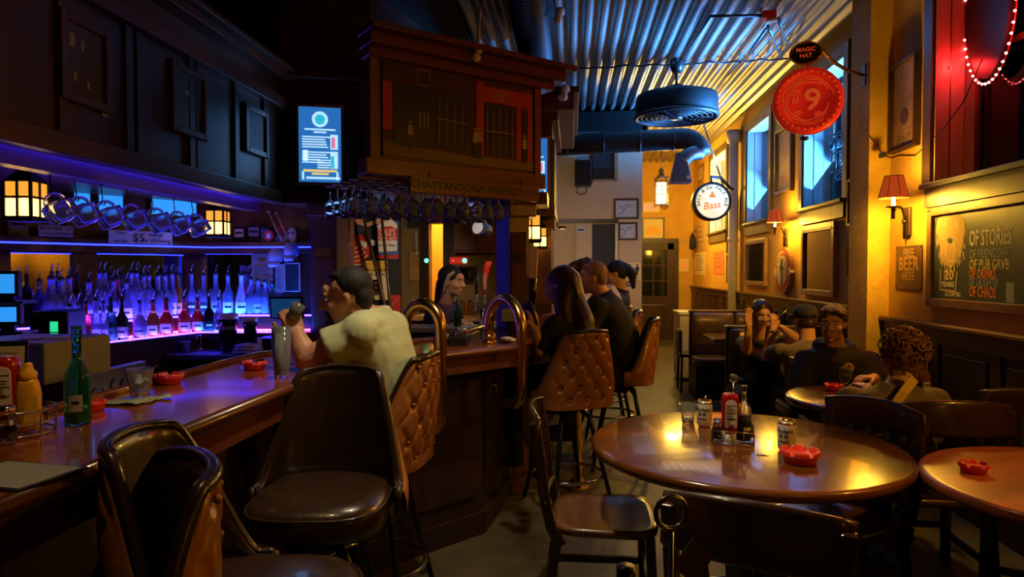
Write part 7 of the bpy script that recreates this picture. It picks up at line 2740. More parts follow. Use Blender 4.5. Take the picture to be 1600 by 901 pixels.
fy_ = 7.3
fcn = A(1057, 168, fy_)
t = thing('ceiling_fan', 'round black caged fan hanging from the corrugated ceiling', 'fan', (fcn.x, fcn.y, fcn.z))
R_ = .43
MB().lathe([(R_ * .98, -.09), (R_, -.08), (R_, .08), (R_ * .97, .12), (R_ * .60, .17), (R_ * .25, .20), (.05, .24), (.001, .24)], 44).build('housing', 'fan_black', t)
m = MB()
for r in (.99, .86, .74, .62, .5, .38, .26, .14):
  m.tube([(R_ * r * math.cos(2 * PI * k / 44), R_ * r * math.sin(2 * PI * k / 44), -.10 - .01 * (1 - r)) for k in range(44)], .008 if r < .9 else .022, 8, 0, True)
for k in range(12):
  a = 2 * PI * k / 12
  m.tube([(.05 * math.cos(a), .05 * math.sin(a), -.11), (R_ * .98 * math.cos(a), R_ * .98 * math.sin(a), -.10)], .005, 6)
m.build('grille', 'duct_black', t)
for k in range(5):
  a = 2 * PI * k / 5
  MB().prism([(.05, -.03), (.36, -.075), (.39, .02), (.05, .03)], -.005, .005, Matrix.Rotation(a, 4, 'Z') @ Matrix.Rotation(.25, 4, 'X') @ Matrix.Translation((0, 0, -.03))).build('blade', 'black_plastic', t)
MB().lathe([(.001, -.13), (.06, -.125), (.07, -.11)], 18).build('hub', 'steel', t)
MB().cyl((0, 0, .22), (0, 0, CEIL - fcn.z - .02), .016, seg=10).lathe([(.05, CEIL - fcn.z - .16), (.07, CEIL - fcn.z - .10), (.07, CEIL - fcn.z - .03)], 16).build('drop_rod', 'black_metal', t)

t = thing('dark_ducting', 'fat dark flexible duct above the painted canopy', 'duct', tuple(A(825, 40, 5.4)))
q0, q1 = A(815, -60, 4.6), A(838, 92, 6.6)
m = MB()
prev = None
for k in range(40):
  q = q0.lerp(q1, k / 39)
  if prev is not None:
    m.tube([prev, prev.lerp(q, .5), q], [.14, .16, .14], 18)
  prev = q
m.build('flexible_hose', 'duct_black', t, world=True)

def twin_lamp(px, py, y, label, arm):
  q = A(px, py, y)
  t = thing('emergency_lamp', label, 'lamp', tuple(q))
  s = y / 6.2
  for k, (dx, dz) in enumerate(((0.012, .035), (-.008, -.035))):
    c_ = V((dx, 0, dz)) * s
    MB().lathe([(.012, .05), (.035, .03), (.046, 0), (.044, -.008), (.001, -.016)], 18, Matrix.Translation(c_) @ Euler((math.radians(65), .4, 0)).to_matrix().to_4x4() @ Matrix.Scale(s, 4)).build('lamp_head', 'white_plastic', t)
  MB().cyl((0, .04, 0), V(arm) - q, .010, seg=8).build('stem', 'white_plastic', t)


q = A(873, 27, 5.4)
twin_lamp(873, 25, 5.4, 'white twin emergency lamp high beside the dark duct', (q.x - .05, q.y + .1, CEIL - .02))
q = A(745, 88, 3.7)
twin_lamp(745, 84, 3.62, 'white twin emergency lamp on the painted canopy cornice', (q.x, q.y + .10, 2.96))
q = A(882, 146, 5.8)
twin_lamp(881, 145, 5.75, 'small white lamp head above the far canopy', (q.x - .05, q.y + .12, 3.05))

# junction box with conduit and cables on the ceiling
q = A(1200, 24, 5.7)
jb = V((q.x, q.y, CEIL - .06))
jb = V((AZ(1200, 24, CEIL - .05).x, AZ(1200, 24, CEIL - .05).y, CEIL - .05))
t = thing('junction_box', 'red electrical box on the corrugated ceiling with conduits', 'junction box', tuple(jb))
MB().bb(-.06, .06, -.05, .05, -.035, .03).build('box', 'red_box', t, bevel=.006)
e = AZ(1110, 25, CEIL - .04)
e2 = AZ(1060, 100, CEIL - .04)
MB().tube([jb, jb.lerp(e, .8), e, e + (e2 - e).normalized() * .2, e2], .014, 8).build('conduit', 'black_metal', t, world=True)
m = MB()
for a_, b_ in (((1197, 45), (1118, 148)), ((1200, 40), (1222, 90)), ((1216, 28), (1232, 70))):
  a3, b3 = AZ(*a_, CEIL - .05), AZ(*b_, CEIL - .05)
  m.tube([a3, a3.lerp(b3, .3) + V((.01, .03, -.01)), a3.lerp(b3, .7) + V((-.02, .0, .01)), b3], .012, 6)
m.build('cables', 'black_plastic', t, world=True)
MB().ell(V((.03, -.02, -.05)), (.05, .03, .02)).build('white_lamp', 'white_plastic', t)
t = thing('ceiling_cable', 'thin dark cable strung across the ceiling behind the fan', 'cable', tuple(AZ(1000, 105, CEIL - .04)))
pts = []
rnd = random.Random(3)
for k in range(25):
  px = 905 + (1230 - 905) * k / 24
  pts.append(AZ(px, 107 - 15 * k / 24 + rnd.uniform(-2, 2), CEIL - .045))
MB().tube(pts, .010, 6).build('cable', 'black_plastic', t, world=True)

# ================================================================== HANGING ROUND SIGNS
# red number nine sign
ys = 5.05
c9 = A(1262, 158, ys)
N9 = frame(tuple(c9), (1, -.25, 0), (0, 0, 1))
t = thing('round_red_sign', 'big round red sign with number nine and swirls hanging from a bracket', 'sign', M=N9)
R9 = .238
MB().lathe([(.001, -.04), (R9, -.04), (R9 + .004, -.02), (R9, .03), (R9 * .93, .04), (R9 * .80, .035), (R9 * .76, .012), (.001, .012)], 56).build('disc', 'sign_red', t)
for k in range(30):
  a = 2 * PI * k / 30
  MB().ell((R9 * .865 * math.cos(a), R9 * .865 * math.sin(a), .038), .008, seg=8, rings=6).build('rim_stud', 'sign_orange', t)
m = MB()
for r, ph, n in ((.72, .2, 26), (.65, .5, 24), (.58, .9, 22)):
  m.stroke([((R9 * (r + .02 * math.sin(5 * a + ph * 4))) * math.cos(a), (R9 * (r + .02 * math.sin(5 * a + ph * 4))) * math.sin(a)) for a in [ph + 5.2 * j / n for j in range(n + 1)]], .006, .0122, .0145)
for cx, cy_, r0 in ((-.09, .06, .04), (-.07, -.09, .035), (.07, -.10, .03)):
  m.stroke([(cx + r0 * (1 - j / 16) * math.cos(j * .8), cy_ + r0 * (1 - j / 16) * .7 * math.sin(j * .8)) for j in range(16)], .005, .0122, .015)
m.build('swirls', 'sign_orange', t)
text('number', '9', .22, 'sign_orange', t, (.03, 0, .017), .003, xs=1.1)
text('hash_mark', '#', .075, 'sign_orange', t, (-.085, .012, .015), .002)
MB().cyl((0, R9, 0), (0, R9 + .06, 0), .010, seg=8).build('hanger', 'red_plastic', t)
MB().lathe([(.03, 0), (.03, .02), (.001, .03)], 14, Matrix.Translation((-.02, -R9 - .02, 0)) @ Matrix.Rotation(PI / 2, 4, 'X')).build('bottom_cap', 'black_plastic', t)
q = A(1259, 83, ys)
t = thing('hat_sign', 'small oval black sign in a gold scroll above the red disc', 'sign', M=frame(tuple(q), (1, -.25, 0), (0, 0, 1)))
MB().prism([(.092 * math.cos(2 * PI * k / 30), .066 * math.sin(2 * PI * k / 30)) for k in range(30)], -.012, .012).build('oval', 'black_plastic', t)
MB().tube([(.102 * math.cos(2 * PI * k / 30), .076 * math.sin(2 * PI * k / 30), 0) for k in range(30)], .011, 8, 0, True).build('scroll_ring', 'brass', t)
text('letters', 'MAGIC', .042, 'sign_orange', t, (0, .022, .013), .001)
text('letters', 'HAT', .042, 'sign_orange', t, (0, -.022, .013), .001)
g0 = q + V((.02, 0, .08))
end = V((XP - .005, YP + .1, A(1330, 103, ys).z))
pts = [q + V((-.06, 0, .06)), q + V((0, 0, .083)), q + V((.08, .01, .06)), q.lerp(end, .45) + V((0, 0, .015)), q.lerp(end, .7) + V((0, 0, -.01)), q.lerp(end, .88) + V((0, 0, -.004)), end]
MB().tube(pts, [.008, .012, .014, .014, .013, .012, .010], 8).build('scroll_bracket', 'brass', t, world=True)
MB().bb(end.x - .004, end.x + .006, end.y - .03, end.y + .03, end.z - .08, end.z + .08).build('wall_plate', 'iron', t, world=True)

# lit round pale ale sign
yb_ = 10.0
cb_ = A(1111, 315, yb_)
t = thing('lit_round_sign', 'round glowing pale ale sign with orange triangle on a bracket', 'sign', M=frame(tuple(cb_), (1, .12, 0), (0, 0, 1)))
RB = .262
MB().lathe([(RB, -.07), (RB + .02, -.06), (RB + .02, .06), (RB, .07), (RB * .93, .066), (RB * .93, -.066)], 56).build('rim', 'iron', t)
MB().lathe([(.001, -.06), (RB * .94, -.06), (RB * .94, .06), (.001, .06)], 48).build('face', 'bass_face', t)
MB().prism([(-.055, .055), (.055, .055), (0, .155)], .0605, .064).build('triangle', 'bass_orange', t)
s = 'BASS & Co PALE ALE'
for k, chh in enumerate(s):
  if chh == ' ':
    continue
  a = math.radians(195 - 210 * k / (len(s) - 1))
  rr = RB * .78
  text('rim_letter', chh, .072, 'ink', t, (rr * math.cos(a), rr * math.sin(a), .0612), .0012, rz=a - PI / 2)
text('script', 'Bass', .15, 'bass_orange', t, (0, -.06, .0612), .0015, rz=.16, xs=.95, fn=lambda co: V((co.x + .25 * (co.y + .06), co.y, co.z)))
MB().bb(-.03, .05, -.165, -.160, .0605, .062).build('small_print', 'bass_orange', t)
# arched bracket to the wall and stay wire
wb = V((XF - .005, 10.35, A(1140, 345, 10.2).z))
wt = V((XF - .03, 10.35, A(1140, 300, 10.2).z))
pts = [cb_ + V((.0, 0, RB + .02)), cb_ + V((.0, 0, RB + .10)), cb_ + V((.15, .05, RB + .09)), cb_ + V((.30, .15, RB - .04)), wt + V((-.02, 0, .03)), wt + V((0, 0, -.10)), wt + V((0, 0, -.55))]
MB().tube(pts, .022, 10).build('bracket', 'hood_blue', t, world=True)
sw = AZ(1096, 182, CEIL - .06)
MB().tube([V((A(1130, 290, 10.1).x, 10.1, A(1130, 290, 10.1).z)), V((A(1098, 190, 9.6).x, 9.6, A(1098, 190, 9.6).z))], .012, 6).build('stay_rod', 'chrome', t, world=True)

# ================================================================== BOOTHS
def bench(x0, x1, y, face, top, label, seat=True):
  """bench along x; back plane at y; face = -1 seat towards the camera"""
  t = thing('booth_bench', label, 'bench', ((x0 + x1) / 2, y, 0), 0, 'leather booth benches')
  hw = (x1 - x0) / 2
  s = face
  ya, yb2 = sorted((0, -s * .05))
  MB().bb(-hw, hw, ya, yb2, 0, top).build('back_panel', 'wood_wainscot', t)
  ya, yb2 = sorted((s * .03, -s * .07))
  MB().bb(-hw - .01, hw + .01, ya, yb2, top, top + .022).build('cap', 'wood_cap', t, bevel=.005)
  n = 2
  for k in range(n):
    a = -hw + .01 + (2 * hw - .02) * k / n
    b = -hw + .01 + (2 * hw - .02) * (k + 1) / n
    MB().loft([(((a + b) / 2, s * .05, z), ((b - a) / 2 * q, 0, 0), (0, .05 * q2, 0)) for z, q, q2 in ((.47, .95, .6), (.50, .99, 1), (top - .12, .99, 1.0), (top - .03, .97, .85), (top - .005, .9, .4))], 24, 0, True, 5.0).build('back_cushion', 'leather_booth', t)
  ya, yb2 = sorted((s * .02, s * .44))
  MB().bb(-hw, hw, ya, yb2, 0, .36).build('seat_base', 'wood_wainscot', t)
  yc = s * .24
  MB().loft([((0, yc, z), (hw * q, 0, 0), (0, .215 * q, 0)) for z, q in ((.36, .96), (.38, 1), (.44, 1), (.465, .97), (.47, .85))], 28, 0, True, 7.0).build('seat_cushion', 'leather_booth', t)
  return t


bench(1.40, 2.42, 8.15, -1, .97, 'far leather booth bench with shiny cushion near the white cabinet')
bench(1.52, 2.42, 6.75, -1, .90, 'leather booth bench behind the woman with raised hands')
bench(1.58, 2.17, 4.98, 1, .82, 'booth bench under the man in the cap')
bench(1.58, 2.17, 4.92, -1, .80, 'booth bench under the man in the dark hoodie')


def booth_table(x0, x1, y, label):
  t = thing('booth_table', label, 'table', ((x0 + x1) / 2, y, 0))
  hw = (x1 - x0) / 2
  MB().bb(-hw, hw, -.30, .30, .72, .76).build('table_top', 'wood_table', t, bevel=.008)
  MB().bb(-.04, .04, -.04, .04, .03, .72).build('pedestal', 'iron', t)
  MB().bb(-.06, .06, -.24, .24, 0, .03).build('foot', 'iron', t)


booth_table(1.46, 2.42, 7.35, 'wooden booth table before the far shiny bench')
booth_table(1.56, 2.40, 5.88, 'wooden booth table between the woman and the man in the cap')
# white cabinet with a lid at the far booth
t = thing('white_cabinet', 'white chest cabinet against the far booth near the entry', 'cabinet', (1.42, 8.9, 0))
cz = A(1078, 492, 8.9).z
x0, x1 = A(1062, 500, 8.9).x - 1.42, A(1096, 500, 8.9).x - 1.42
MB().bb(x0, x1, 0, .5, .05, cz).build('body', 'white_plastic', t, bevel=.01)
MB().bb(x0 - .02, x1 + .02, -.02, .52, cz, cz + .04).build('lid', 'white_plastic', t, bevel=.01)
MB().bb(x0 + .02, x1 - .02, .02, .48, 0, .05).build('plinth', 'black_plastic', t)
q = A(1080, 545, 8.3)
t = thing('black_chair', 'dark side chair before the white cabinet', 'chair', (q.x, 8.3, 0))
MB().bb(-.16, .16, -.16, .16, .42, .46).build('seat', 'black_plastic', t, bevel=.01)
MB().bb(-.17, -.13, -.15, .15, .48, .75).build('backrest', 'black_plastic', t, bevel=.02)
for sx in (-1, 1):
  for sy in (-1, 1):
    MB().cyl((sx * .14, sy * .14, 0), (sx * .13, sy * .13, .43), .014, seg=8).build('leg', 'black_metal', t)
MB().bar((-.14, -.13, .44), (-.15, -.13, .6), .02, .02).bar((-.14, .13, .44), (-.15, .13, .6), .02, .02).build('back_posts', 'black_metal', t)

# turned wooden post standing beyond the stool
q = A(902, 768, 4.44)
t = thing('turned_post', 'turned pale wooden post of a stand under the bar stool', 'post', (q.x, 4.5, 0))
MB().lathe([(.055, 0), (.06, .02), (.05, .05), (.025, .07), (.03, .10), (.04, .15), (.03, .20), (.022, .23), (.035, .28), (.04, .31), (.03, .36), (.02, .40), (.03, .43), (.022, .50), (.015, .56)], 20).build('turning', 'wood_turned', t)
MB().lathe([(.08, 0), (.08, .012), (.055, .02)], 20).build('base', 'wood_turned', t)

# ================================================================== PENDANTS ADDED TO LIGHT THE NEAR ROOM (unseen, out of frame above)
def pendant(x, y, z, power, label, col=(1.0, .80, .50)):
  t = thing('added_pendant', label, 'lamp', (x, y, z))
  MB().cyl((0, 0, .16), (0, 0, CEIL - z - .02), .008, seg=8).lathe([(.05, CEIL - z - .05), (.06, CEIL - z - .02)], 14).build('rod', 'iron', t)
  o = MB().lathe([(.14, 0), (.10, .09), (.04, .15), (.02, .17)], 24)
  o.f = [f for f in o.f if len(f) == 4]
  o.m, o.s = o.m[:len(o.f)], o.s[:len(o.f)]
  s = o.build('shade', 'iron', t)
  sd = s.modifiers.new('solid', 'SOLIDIFY')
  sd.thickness = .003
  MB().ell((0, 0, .04), .035).build('bulb', 'glow_lamp', t)
  L_ = lamp('added_pendant_light', 'SPOT', (0, 0, -.02), power, col, t, .05, (0, 0, 0), math.radians(74))
  return t


pendant(-0.75, 1.25, 2.9, 34, 'added iron pendant lamp over the near end of the bar, above the frame', (1.0, .68, .32))
pendant(-0.22, 2.48, 3.05, 130, 'added iron pendant lamp over the bar stools, above the frame')

# ================================================================== PEOPLE
def HM(c, fwd, roll_up=(0, 0, 1)):
  f = V(fwd).normalized()
  u = V(roll_up)
  u = (u - f * u.dot(f)).normalized()
  r = f.cross(u)
  m = Matrix.Identity(4)
  for i in range(3):
    m[i][0], m[i][1], m[i][2], m[i][3] = r[i], f[i], u[i], c[i]
  return m


def head(mb, M, fem=False, s=1.0):
  S_ = M @ Matrix.Scale(s, 4)
  e = lambda c, r: mb.ell(c, r, S_, 18, 12)
  j = .9 if fem else 1.0
  e((0, -.016, .034), (.073, .090, .082))
  e((0, .022, -.012), (.062 * j, .066, .080))
  e((0, .020, -.062), (.055 * j, .056, .044))
  e((0, .060, -.094), (.021 * j, .018, .016))
  e((0, .066, .045), (.046, .024, .028))
  for k in (-1, 1):
    e((k * .028, .076, .029), (.022, .012, .0085))
    e((k * .036, .052, -.022), (.022, .026, .024))
    e((k * .012, .094, -.026), (.009, .010, .008))
    e((k * .071, -.008, -.004), (.006, .016, .026))
    e((k * .076, -.014, .004), (.004, .012, .018))
  P_ = lambda *q: S_ @ V(q)
  mb.cap(P_(0, .083, .020), P_(0, .106, -.020), .008 * s, .0125 * s)
  e((0, .082, -.056), (.022 * j, .010, .0062))
  e((0, .081, -.067), (.019 * j, .011, .0075))


def face(t, M, s=1.0, brow='hair_black', fem=False):
  S_ = M @ Matrix.Scale(s, 4)
  m, d, b, l = MB(), MB(), MB(), MB()
  for k in (-1, 1):
    m.ell((k * .030, .0735, .008), (.0125, .0095, .0052), S_, 12, 8)
    d.ell((k * .030, .0820, .0082), (.0062, .0025, .0048), S_, 10, 6)
    b.tube([S_ @ V((k * .012, .089, .027)), S_ @ V((k * .030, .089, .034)), S_ @ V((k * .046, .076, .028))], .0032 * s, 6)
  l.ell((0, .0885, -.0565), (.019, .005, .0042), S_, 12, 6).ell((0, .0885, -.0660), (.016, .005, .005), S_, 12, 6)
  m.build('eyes', 'eye_white', t, world=True)
  d.build('irises', 'eye_dark', t, world=True)
  b.build('eyebrows', brow, t, world=True)
  l.build('lips', 'lips', t, world=True)


def torso(mb, hip, sh, side, k=1.0, g=0.0, belly=0.0, neck=True, low=-.14):
  hip, sh = V(hip), V(sh)
  ax = (sh - hip).normalized()
  sd = V(side)
  sd = (sd - ax * sd.dot(ax)).normalized()
  fw = ax.cross(sd)
  secs = [(low, .155, .115, 0), (0, .172, .125, 0), (.28, .160, .118 + belly * .8, belly * .5), (.55, .166, .122 + belly * .4, belly * .2), (.78, .186, .118, 0), (.92, .190, .098, 0), (1.0, .150, .078, 0)]
  if neck:
    secs += [(1.07, .085, .060, 0), (1.12, .06, .055, 0)]
  mb.loft([(hip.lerp(sh, u), sd * (w_ * k + g), fw * (d_ * k + g)) for u, w_, d_, o in secs], 24)
  return sd, fw


def hand(mb, w_, d, n, thumb, curl=(.5, .6, .4), s=1.0, spread=.0):
  w_, d, n = V(w_), V(d).normalized(), V(n)
  n = (n - d * n.dot(d)).normalized()
  t_ = d.cross(n) * thumb
  for i in range(4):
    o = (1.5 - i)
    b0 = w_ + t_ * (o * .013 * s)
    b1 = w_ + d * (.082 - .004 * abs(o - .5)) * s + t_ * (o * .020 * s)
    mb.cap(b0, b1, .015 * s, .0115 * s, 10)
    L = (.072, .080, .074, .058)[i] * s
    dr = (d + t_ * spread * o).normalized()
    p = b1
    for q, cu in zip((.45, .31, .24), curl):
      ax = dr.cross(n).normalized()
      dr = (Matrix.Rotation(cu, 4, ax) @ dr.to_4d()).to_3d().normalized()
      n2 = n
      p2 = p + dr * L * q
      mb.cap(p, p2, .0092 * s, .0082 * s, 10)
      p = p2
      n = (Matrix.Rotation(cu, 4, ax) @ n.to_4d()).to_3d().normalized()
    n = V(n2) if False else (n - n)
    n = d.cross(t_ * thumb) * -1 if False else V(t_.cross(d) * thumb).normalized()
  a = w_ + d * .022 * s + t_ * .022 * s
  b = a + (d * .55 + t_ * .75 + n * .30).normalized() * .042 * s
  c = b + (d * .85 + t_ * .25 + n * .45).normalized() * .034 * s
  mb.chain([a, b, c], [.015 * s, .011 * s, .009 * s], 10)


def P3(px, py, y):
  return A(px, py, y)


def body_thing(label, x, y):
  return thing('person', label, 'person', (x, y, 0))


def legs(mb, hip, side, fwd, knee_out=.40, kz=None, foot_z=0.0, k=1.0):
  """seated legs: thighs forward, shins down"""
  hip, sd, fw = V(hip), V(side).normalized(), V(fwd).normalized()
  for s_ in (-1, 1):
    a = hip + sd * .085 * s_ + V((0, 0, -.01))
    b = a + fw * knee_out + sd * .04 * s_ + V((0, 0, (kz or -.02)))
    c = V((b.x - fw.x * .04, b.y - fw.y * .04, foot_z + .09))
    mb.chain([a, b, c], [.088 * k, .062 * k, .045 * k])
    mb.cap(c + V((0, 0, -.04)), c + fw * .17 + V((0, 0, -.055)), .042, .034)


def hair_cap(mb, M, s=1.0, back=1.0, z=0.0):
  S_ = M @ Matrix.Scale(s, 4)
  mb.ell((0, -.026, .048 + z), (.080, .090 * back, .080), S_, 20, 14)
  mb.ell((0, -.060, .000 + z), (.072, .050, .070), S_, 18, 12)


# ---- 1: man in a green T-shirt drinking at the bar
y_ = 2.72
Hc = P3(541, 466, y_)
M1 = HM(Hc, (-1, -.20, -.16))
t = body_thing('man in a pale green T-shirt with goatee raising a small glass at the bar', -.8, 2.78)
hip, sh = P3(600, 672, 2.80), P3(583, 500, 2.78)
sdv = V((.12, 1, 0))
bd = MB()
head(bd, M1, False, 1.03)
bd.chain([sh + V((.01, 0, -.02)), M1 @ V((0, -.035, -.06))], [.072, .062])
torso(bd, hip, sh, sdv, 1.06)
lS, lE, lW = P3(560, 521, 2.60), P3(480, 562, 2.56), P3(464, 523, 2.60)
bd.chain([lS, lE], [.060, .050]).chain([lE, lE.lerp(lW, .35), lW], [.048, .050, .033])
gl = P3(461, 487, 2.60)
hd = (P3(452, 500, 2.60) - lW).normalized()
hand(bd, lW, (hd.x * .6 - .1, .05, 1), (-.35, .5, -.05), 1, (.75, .9, .7), 1.05)
rS, rE, rW = sh + sdv * .20 + V((0, 0, -.05)), P3(508, 556, 2.98), P3(470, 566, 2.95)
bd.chain([rS, rE], [.060, .048]).chain([rE, rW], [.046, .032])
hand(bd, rW, (-1, -.2, 0), (0, 0, -1), -1, (.3, .3, .2))
blob(bd, 'body', 'skin', t, .006, 4)
face(t, M1, 1.03)
sr = MB()
torso(sr, hip + V((0, 0, .02)), sh, sdv, 1.10, .014, .05)
hem = lS.lerp(lE, .62)
sr.ell(lS, .082).cyl(lS + V((.03, .03, .0)), hem, .082, .086, 18)
sr.ell(rS, .078).cyl(rS, rS.lerp(rE, .6), .078, .080, 18)
sr.ell(lS.lerp(sh, .45), (.09, .09, .075))
blob(sr, 't_shirt', 'shirt_green', t, .009, 4, folds=.014)
tr = MB()
legs(tr, hip + V((0, 0, -.01)), sdv, (-1, .1, 0), .40, -.02, .20, 1.1)
tr.ell(hip + V((0, 0, -.0)), (.17, .19, .10))
blob(tr, 'shorts', 'denim', t, .012, 4)
hr_ = MB()
S1_ = M1 @ Matrix.Scale(1.03, 4)
hr_.ell((0, -.033, .050), (.079, .085, .078), S1_, 20, 14)
hr_.ell((0, -.066, .004), (.070, .046, .066), S1_, 18, 12)
hr_.ell((0, .008, .096), (.056, .050, .022), S1_, 16, 10)
hr_.ell((0, -.068, -.040), (.056, .036, .050), M1, 16, 10)
blob(hr_, 'hair', 'hair_black', t, .006, 3)
gt = MB()
gt.ell((0, .078, -.098), (.028, .024, .026), M1, 14, 10)
gt.ell((0, .092, -.046), (.026, .006, .005), M1, 12, 6)
for k in (-1, 1):
  gt.cap(M1 @ V((k * .026, .082, -.050)), M1 @ V((k * .024, .074, -.088)), .006, .010)
blob(gt, 'goatee', 'hair_black', t, .004, 2)
t = thing('shot_glass', 'small clear glass held up by the man in green', 'glass', tuple(gl), 0)
t.rotation_euler = (0, .5, 0)
MW[t.name] = Matrix.Translation(gl)
MB().lathe([(.001, -.03), (.021, -.03), (.029, .035), (.027, .035), (.019, -.022), (.001, -.022)], 20).build('glass', 'glass_mug', t)

# ---- 2: bartender
t = body_thing('bartender in dark red patterned blouse standing behind the bar', -.93, 5.08)
Hc = P3(707, 441, 5.02)
M2 = HM(Hc, (1, -.35, -.05))
sh, hip = P3(695, 478, 5.06), V((P3(690, 560, 5.08).x, 5.10, .98))
sdv = V((-.30, -1, 0))
bd = MB()
head(bd, M2, True, .98)
bd.chain([sh, M2 @ V((0, -.03, -.06))], [.060, .052])
torso(bd, hip, sh, sdv, .92)
nS, nE, nW = P3(686, 488, 4.92), P3(692, 520, 4.86), P3(722, 503, 4.80)
bd.chain([nS, nE], [.046, .040]).chain([nE, nW], [.040, .026])
hand(bd, nW, (1, -.1, -.15), (0, 0, -1), -1, (.4, .5, .3), .92)
fS, fE, fW = sh - sdv.normalized() * .18 + V((0, 0, -.04)), P3(712, 515, 5.22), P3(740, 502, 5.1)
bd.chain([fS, fE], [.045, .040]).chain([fE, fW], [.038, .026])
hand(bd, fW, (1, -.3, -.1), (0, 0, -1), 1, (.4, .5, .3), .92)
blob(bd, 'body', 'skin_pale', t, .007, 3)
face(t, M2, .98, 'hair_dark', True)
sr = MB()
torso(sr, hip, sh, sdv, .98, .012, .04)
sr.chain([nS, nE, nE.lerp(nW, .35)], [.072, .064, .050]).chain([fS, fE], [.070, .060])
blob(sr, 'blouse', 'blouse', t, .010, 5, folds=.016)
tr = MB()
for s_ in (-1, 1):
  a = hip + sdv.normalized() * .09 * s_
  tr.chain([a, V((a.x, a.y, .5)), V((a.x, a.y, .09))], [.10, .07, .05])
  tr.cap(V((a.x, a.y, .045)), V((a.x + .15, a.y, .04)), .042, .035)
tr.ell(hip, (.13, .17, .13))
blob(tr, 'trousers', 'trousers', t, .014, 4)
hr_ = MB()
hair_cap(hr_, M2, 1.03, 1.05)
hr_.ell((0, -.095, -.035), (.050, .045, .075), M2, 16, 10)
hr_.chain([M2 @ V((0, -.10, -.06)), M2 @ V((-.0, -.11, -.16)), M2 @ V((.0, -.10, -.24))], [.045, .04, .02])
blob(hr_, 'hair', 'hair_black', t, .007, 3)
MB().tube([M2 @ V(q) for q in ((.070, .050, .085), (.083, .018, .055), (.082, -.008, -.0), (.074, -.03, -.06), (.06, -.06, -.10))], [.010, .014, .015, .012, .006], 10).build('blond_streak', 'hair_blond', t, world=True)
MB().ell((.078, -.004, -.040), (.007, .007, .009), M2, 10, 8).build('earring', 'black_plastic', t, world=True)

# ---- 3: long haired woman with a phone
t = body_thing('woman in black with very long dark hair looking at her phone', .0, 4.2)
M3 = HM(P3(875, 447, 4.25), (-1, .30, -.25))
sh, hip = P3(893, 494, 4.22), V((.03, 4.22, .84))
sdv = V((-.35, -1, 0))
bd = MB()
head(bd, M3, True, 1.0)
bd.chain([sh, M3 @ V((0, -.03, -.06))], [.060, .054])
torso(bd, hip, sh, sdv, .95)
nS, nE, nW = P3(868, 508, 4.06), P3(846, 548, 4.02), P3(836, 512, 4.0)
bd.chain([nS, nE], [.046, .042]).chain([nE, nW], [.040, .026])
hand(bd, nW, (-.15, .05, 1), (-.6, .6, .1), 1, (.5, .7, .5), .95)
fS, fE, fW = sh - sdv.normalized() * .18 + V((0, 0, -.05)), P3(850, 545, 4.4), P3(828, 535, 4.35)
bd.chain([fS, fE], [.046, .040]).chain([fE, fW], [.038, .026])
hand(bd, fW, (-1, 0, .1), (0, 0, -1), -1, (.4, .4, .3), .95)
blob(bd, 'body', 'skin_pale', t, .007, 3)
face(t, M3, 1.0, 'hair_dark', True)
sr = MB()
torso(sr, hip, sh, sdv, 1.04, .012, .03)
sr.chain([nS, nS.lerp(nE, .75)], [.072, .066]).chain([fS, fS.lerp(fE, .7)], [.070, .062])
blob(sr, 't_shirt', 'shirt_black', t, .010, 5, folds=.016)
tr = MB()
legs(tr, hip + V((0, 0, -.02)), sdv, (-1, .35, 0), .40, -.03, .20)
tr.ell(hip, (.17, .18, .11))
blob(tr, 'trousers', 'trousers', t, .013, 4)
hr_ = MB()
hair_cap(hr_, M3, 1.04, 1.05)
k0 = M3 @ V((0, -.06, .02))
hr_.chain([k0, P3(893, 470, 4.20), P3(910, 505, 4.10), P3(925, 545, 4.04)], [.085, .090, .080, .030])
hr_.chain([k0, P3(880, 480, 4.12), P3(890, 520, 4.04)], [.075, .060, .025])
blob(hr_, 'hair', 'hair_dark', t, .008, 4)
rnd = random.Random(4)
m = MB()
for k in range(26):
  a = M3 @ V((rnd.uniform(-.07, .07), -.08, rnd.uniform(-.02, .10)))
  b = P3(rnd.uniform(884, 908), 490, 4.12 + rnd.uniform(-.03, .03))
  c = P3(rnd.uniform(898, 944), rnd.uniform(525, 556), 4.03 + rnd.uniform(-.03, .03))
  m.tube([a, a.lerp(b, .6) + V((.02, -.03, .01)), b, c], [.006, .008, .007, .002], 6)
m.build('hair_strands', 'hair_dark', t, world=True, kind='stuff')
q = P3(829, 491, 4.0)
t = thing('phone', 'dark mobile phone held up by the long haired woman', 'phone', M=frame(tuple(q), (.6, -.5, .2), (-.25, 0, 1)))
MB().bb(-.037, .037, -.075, .075, -.004, .004).build('case', 'black_plastic', t, bevel=.004)
MB().bb(-.033, .033, -.070, .070, -.0055, -.004).build('display', 'pos_blue', t)


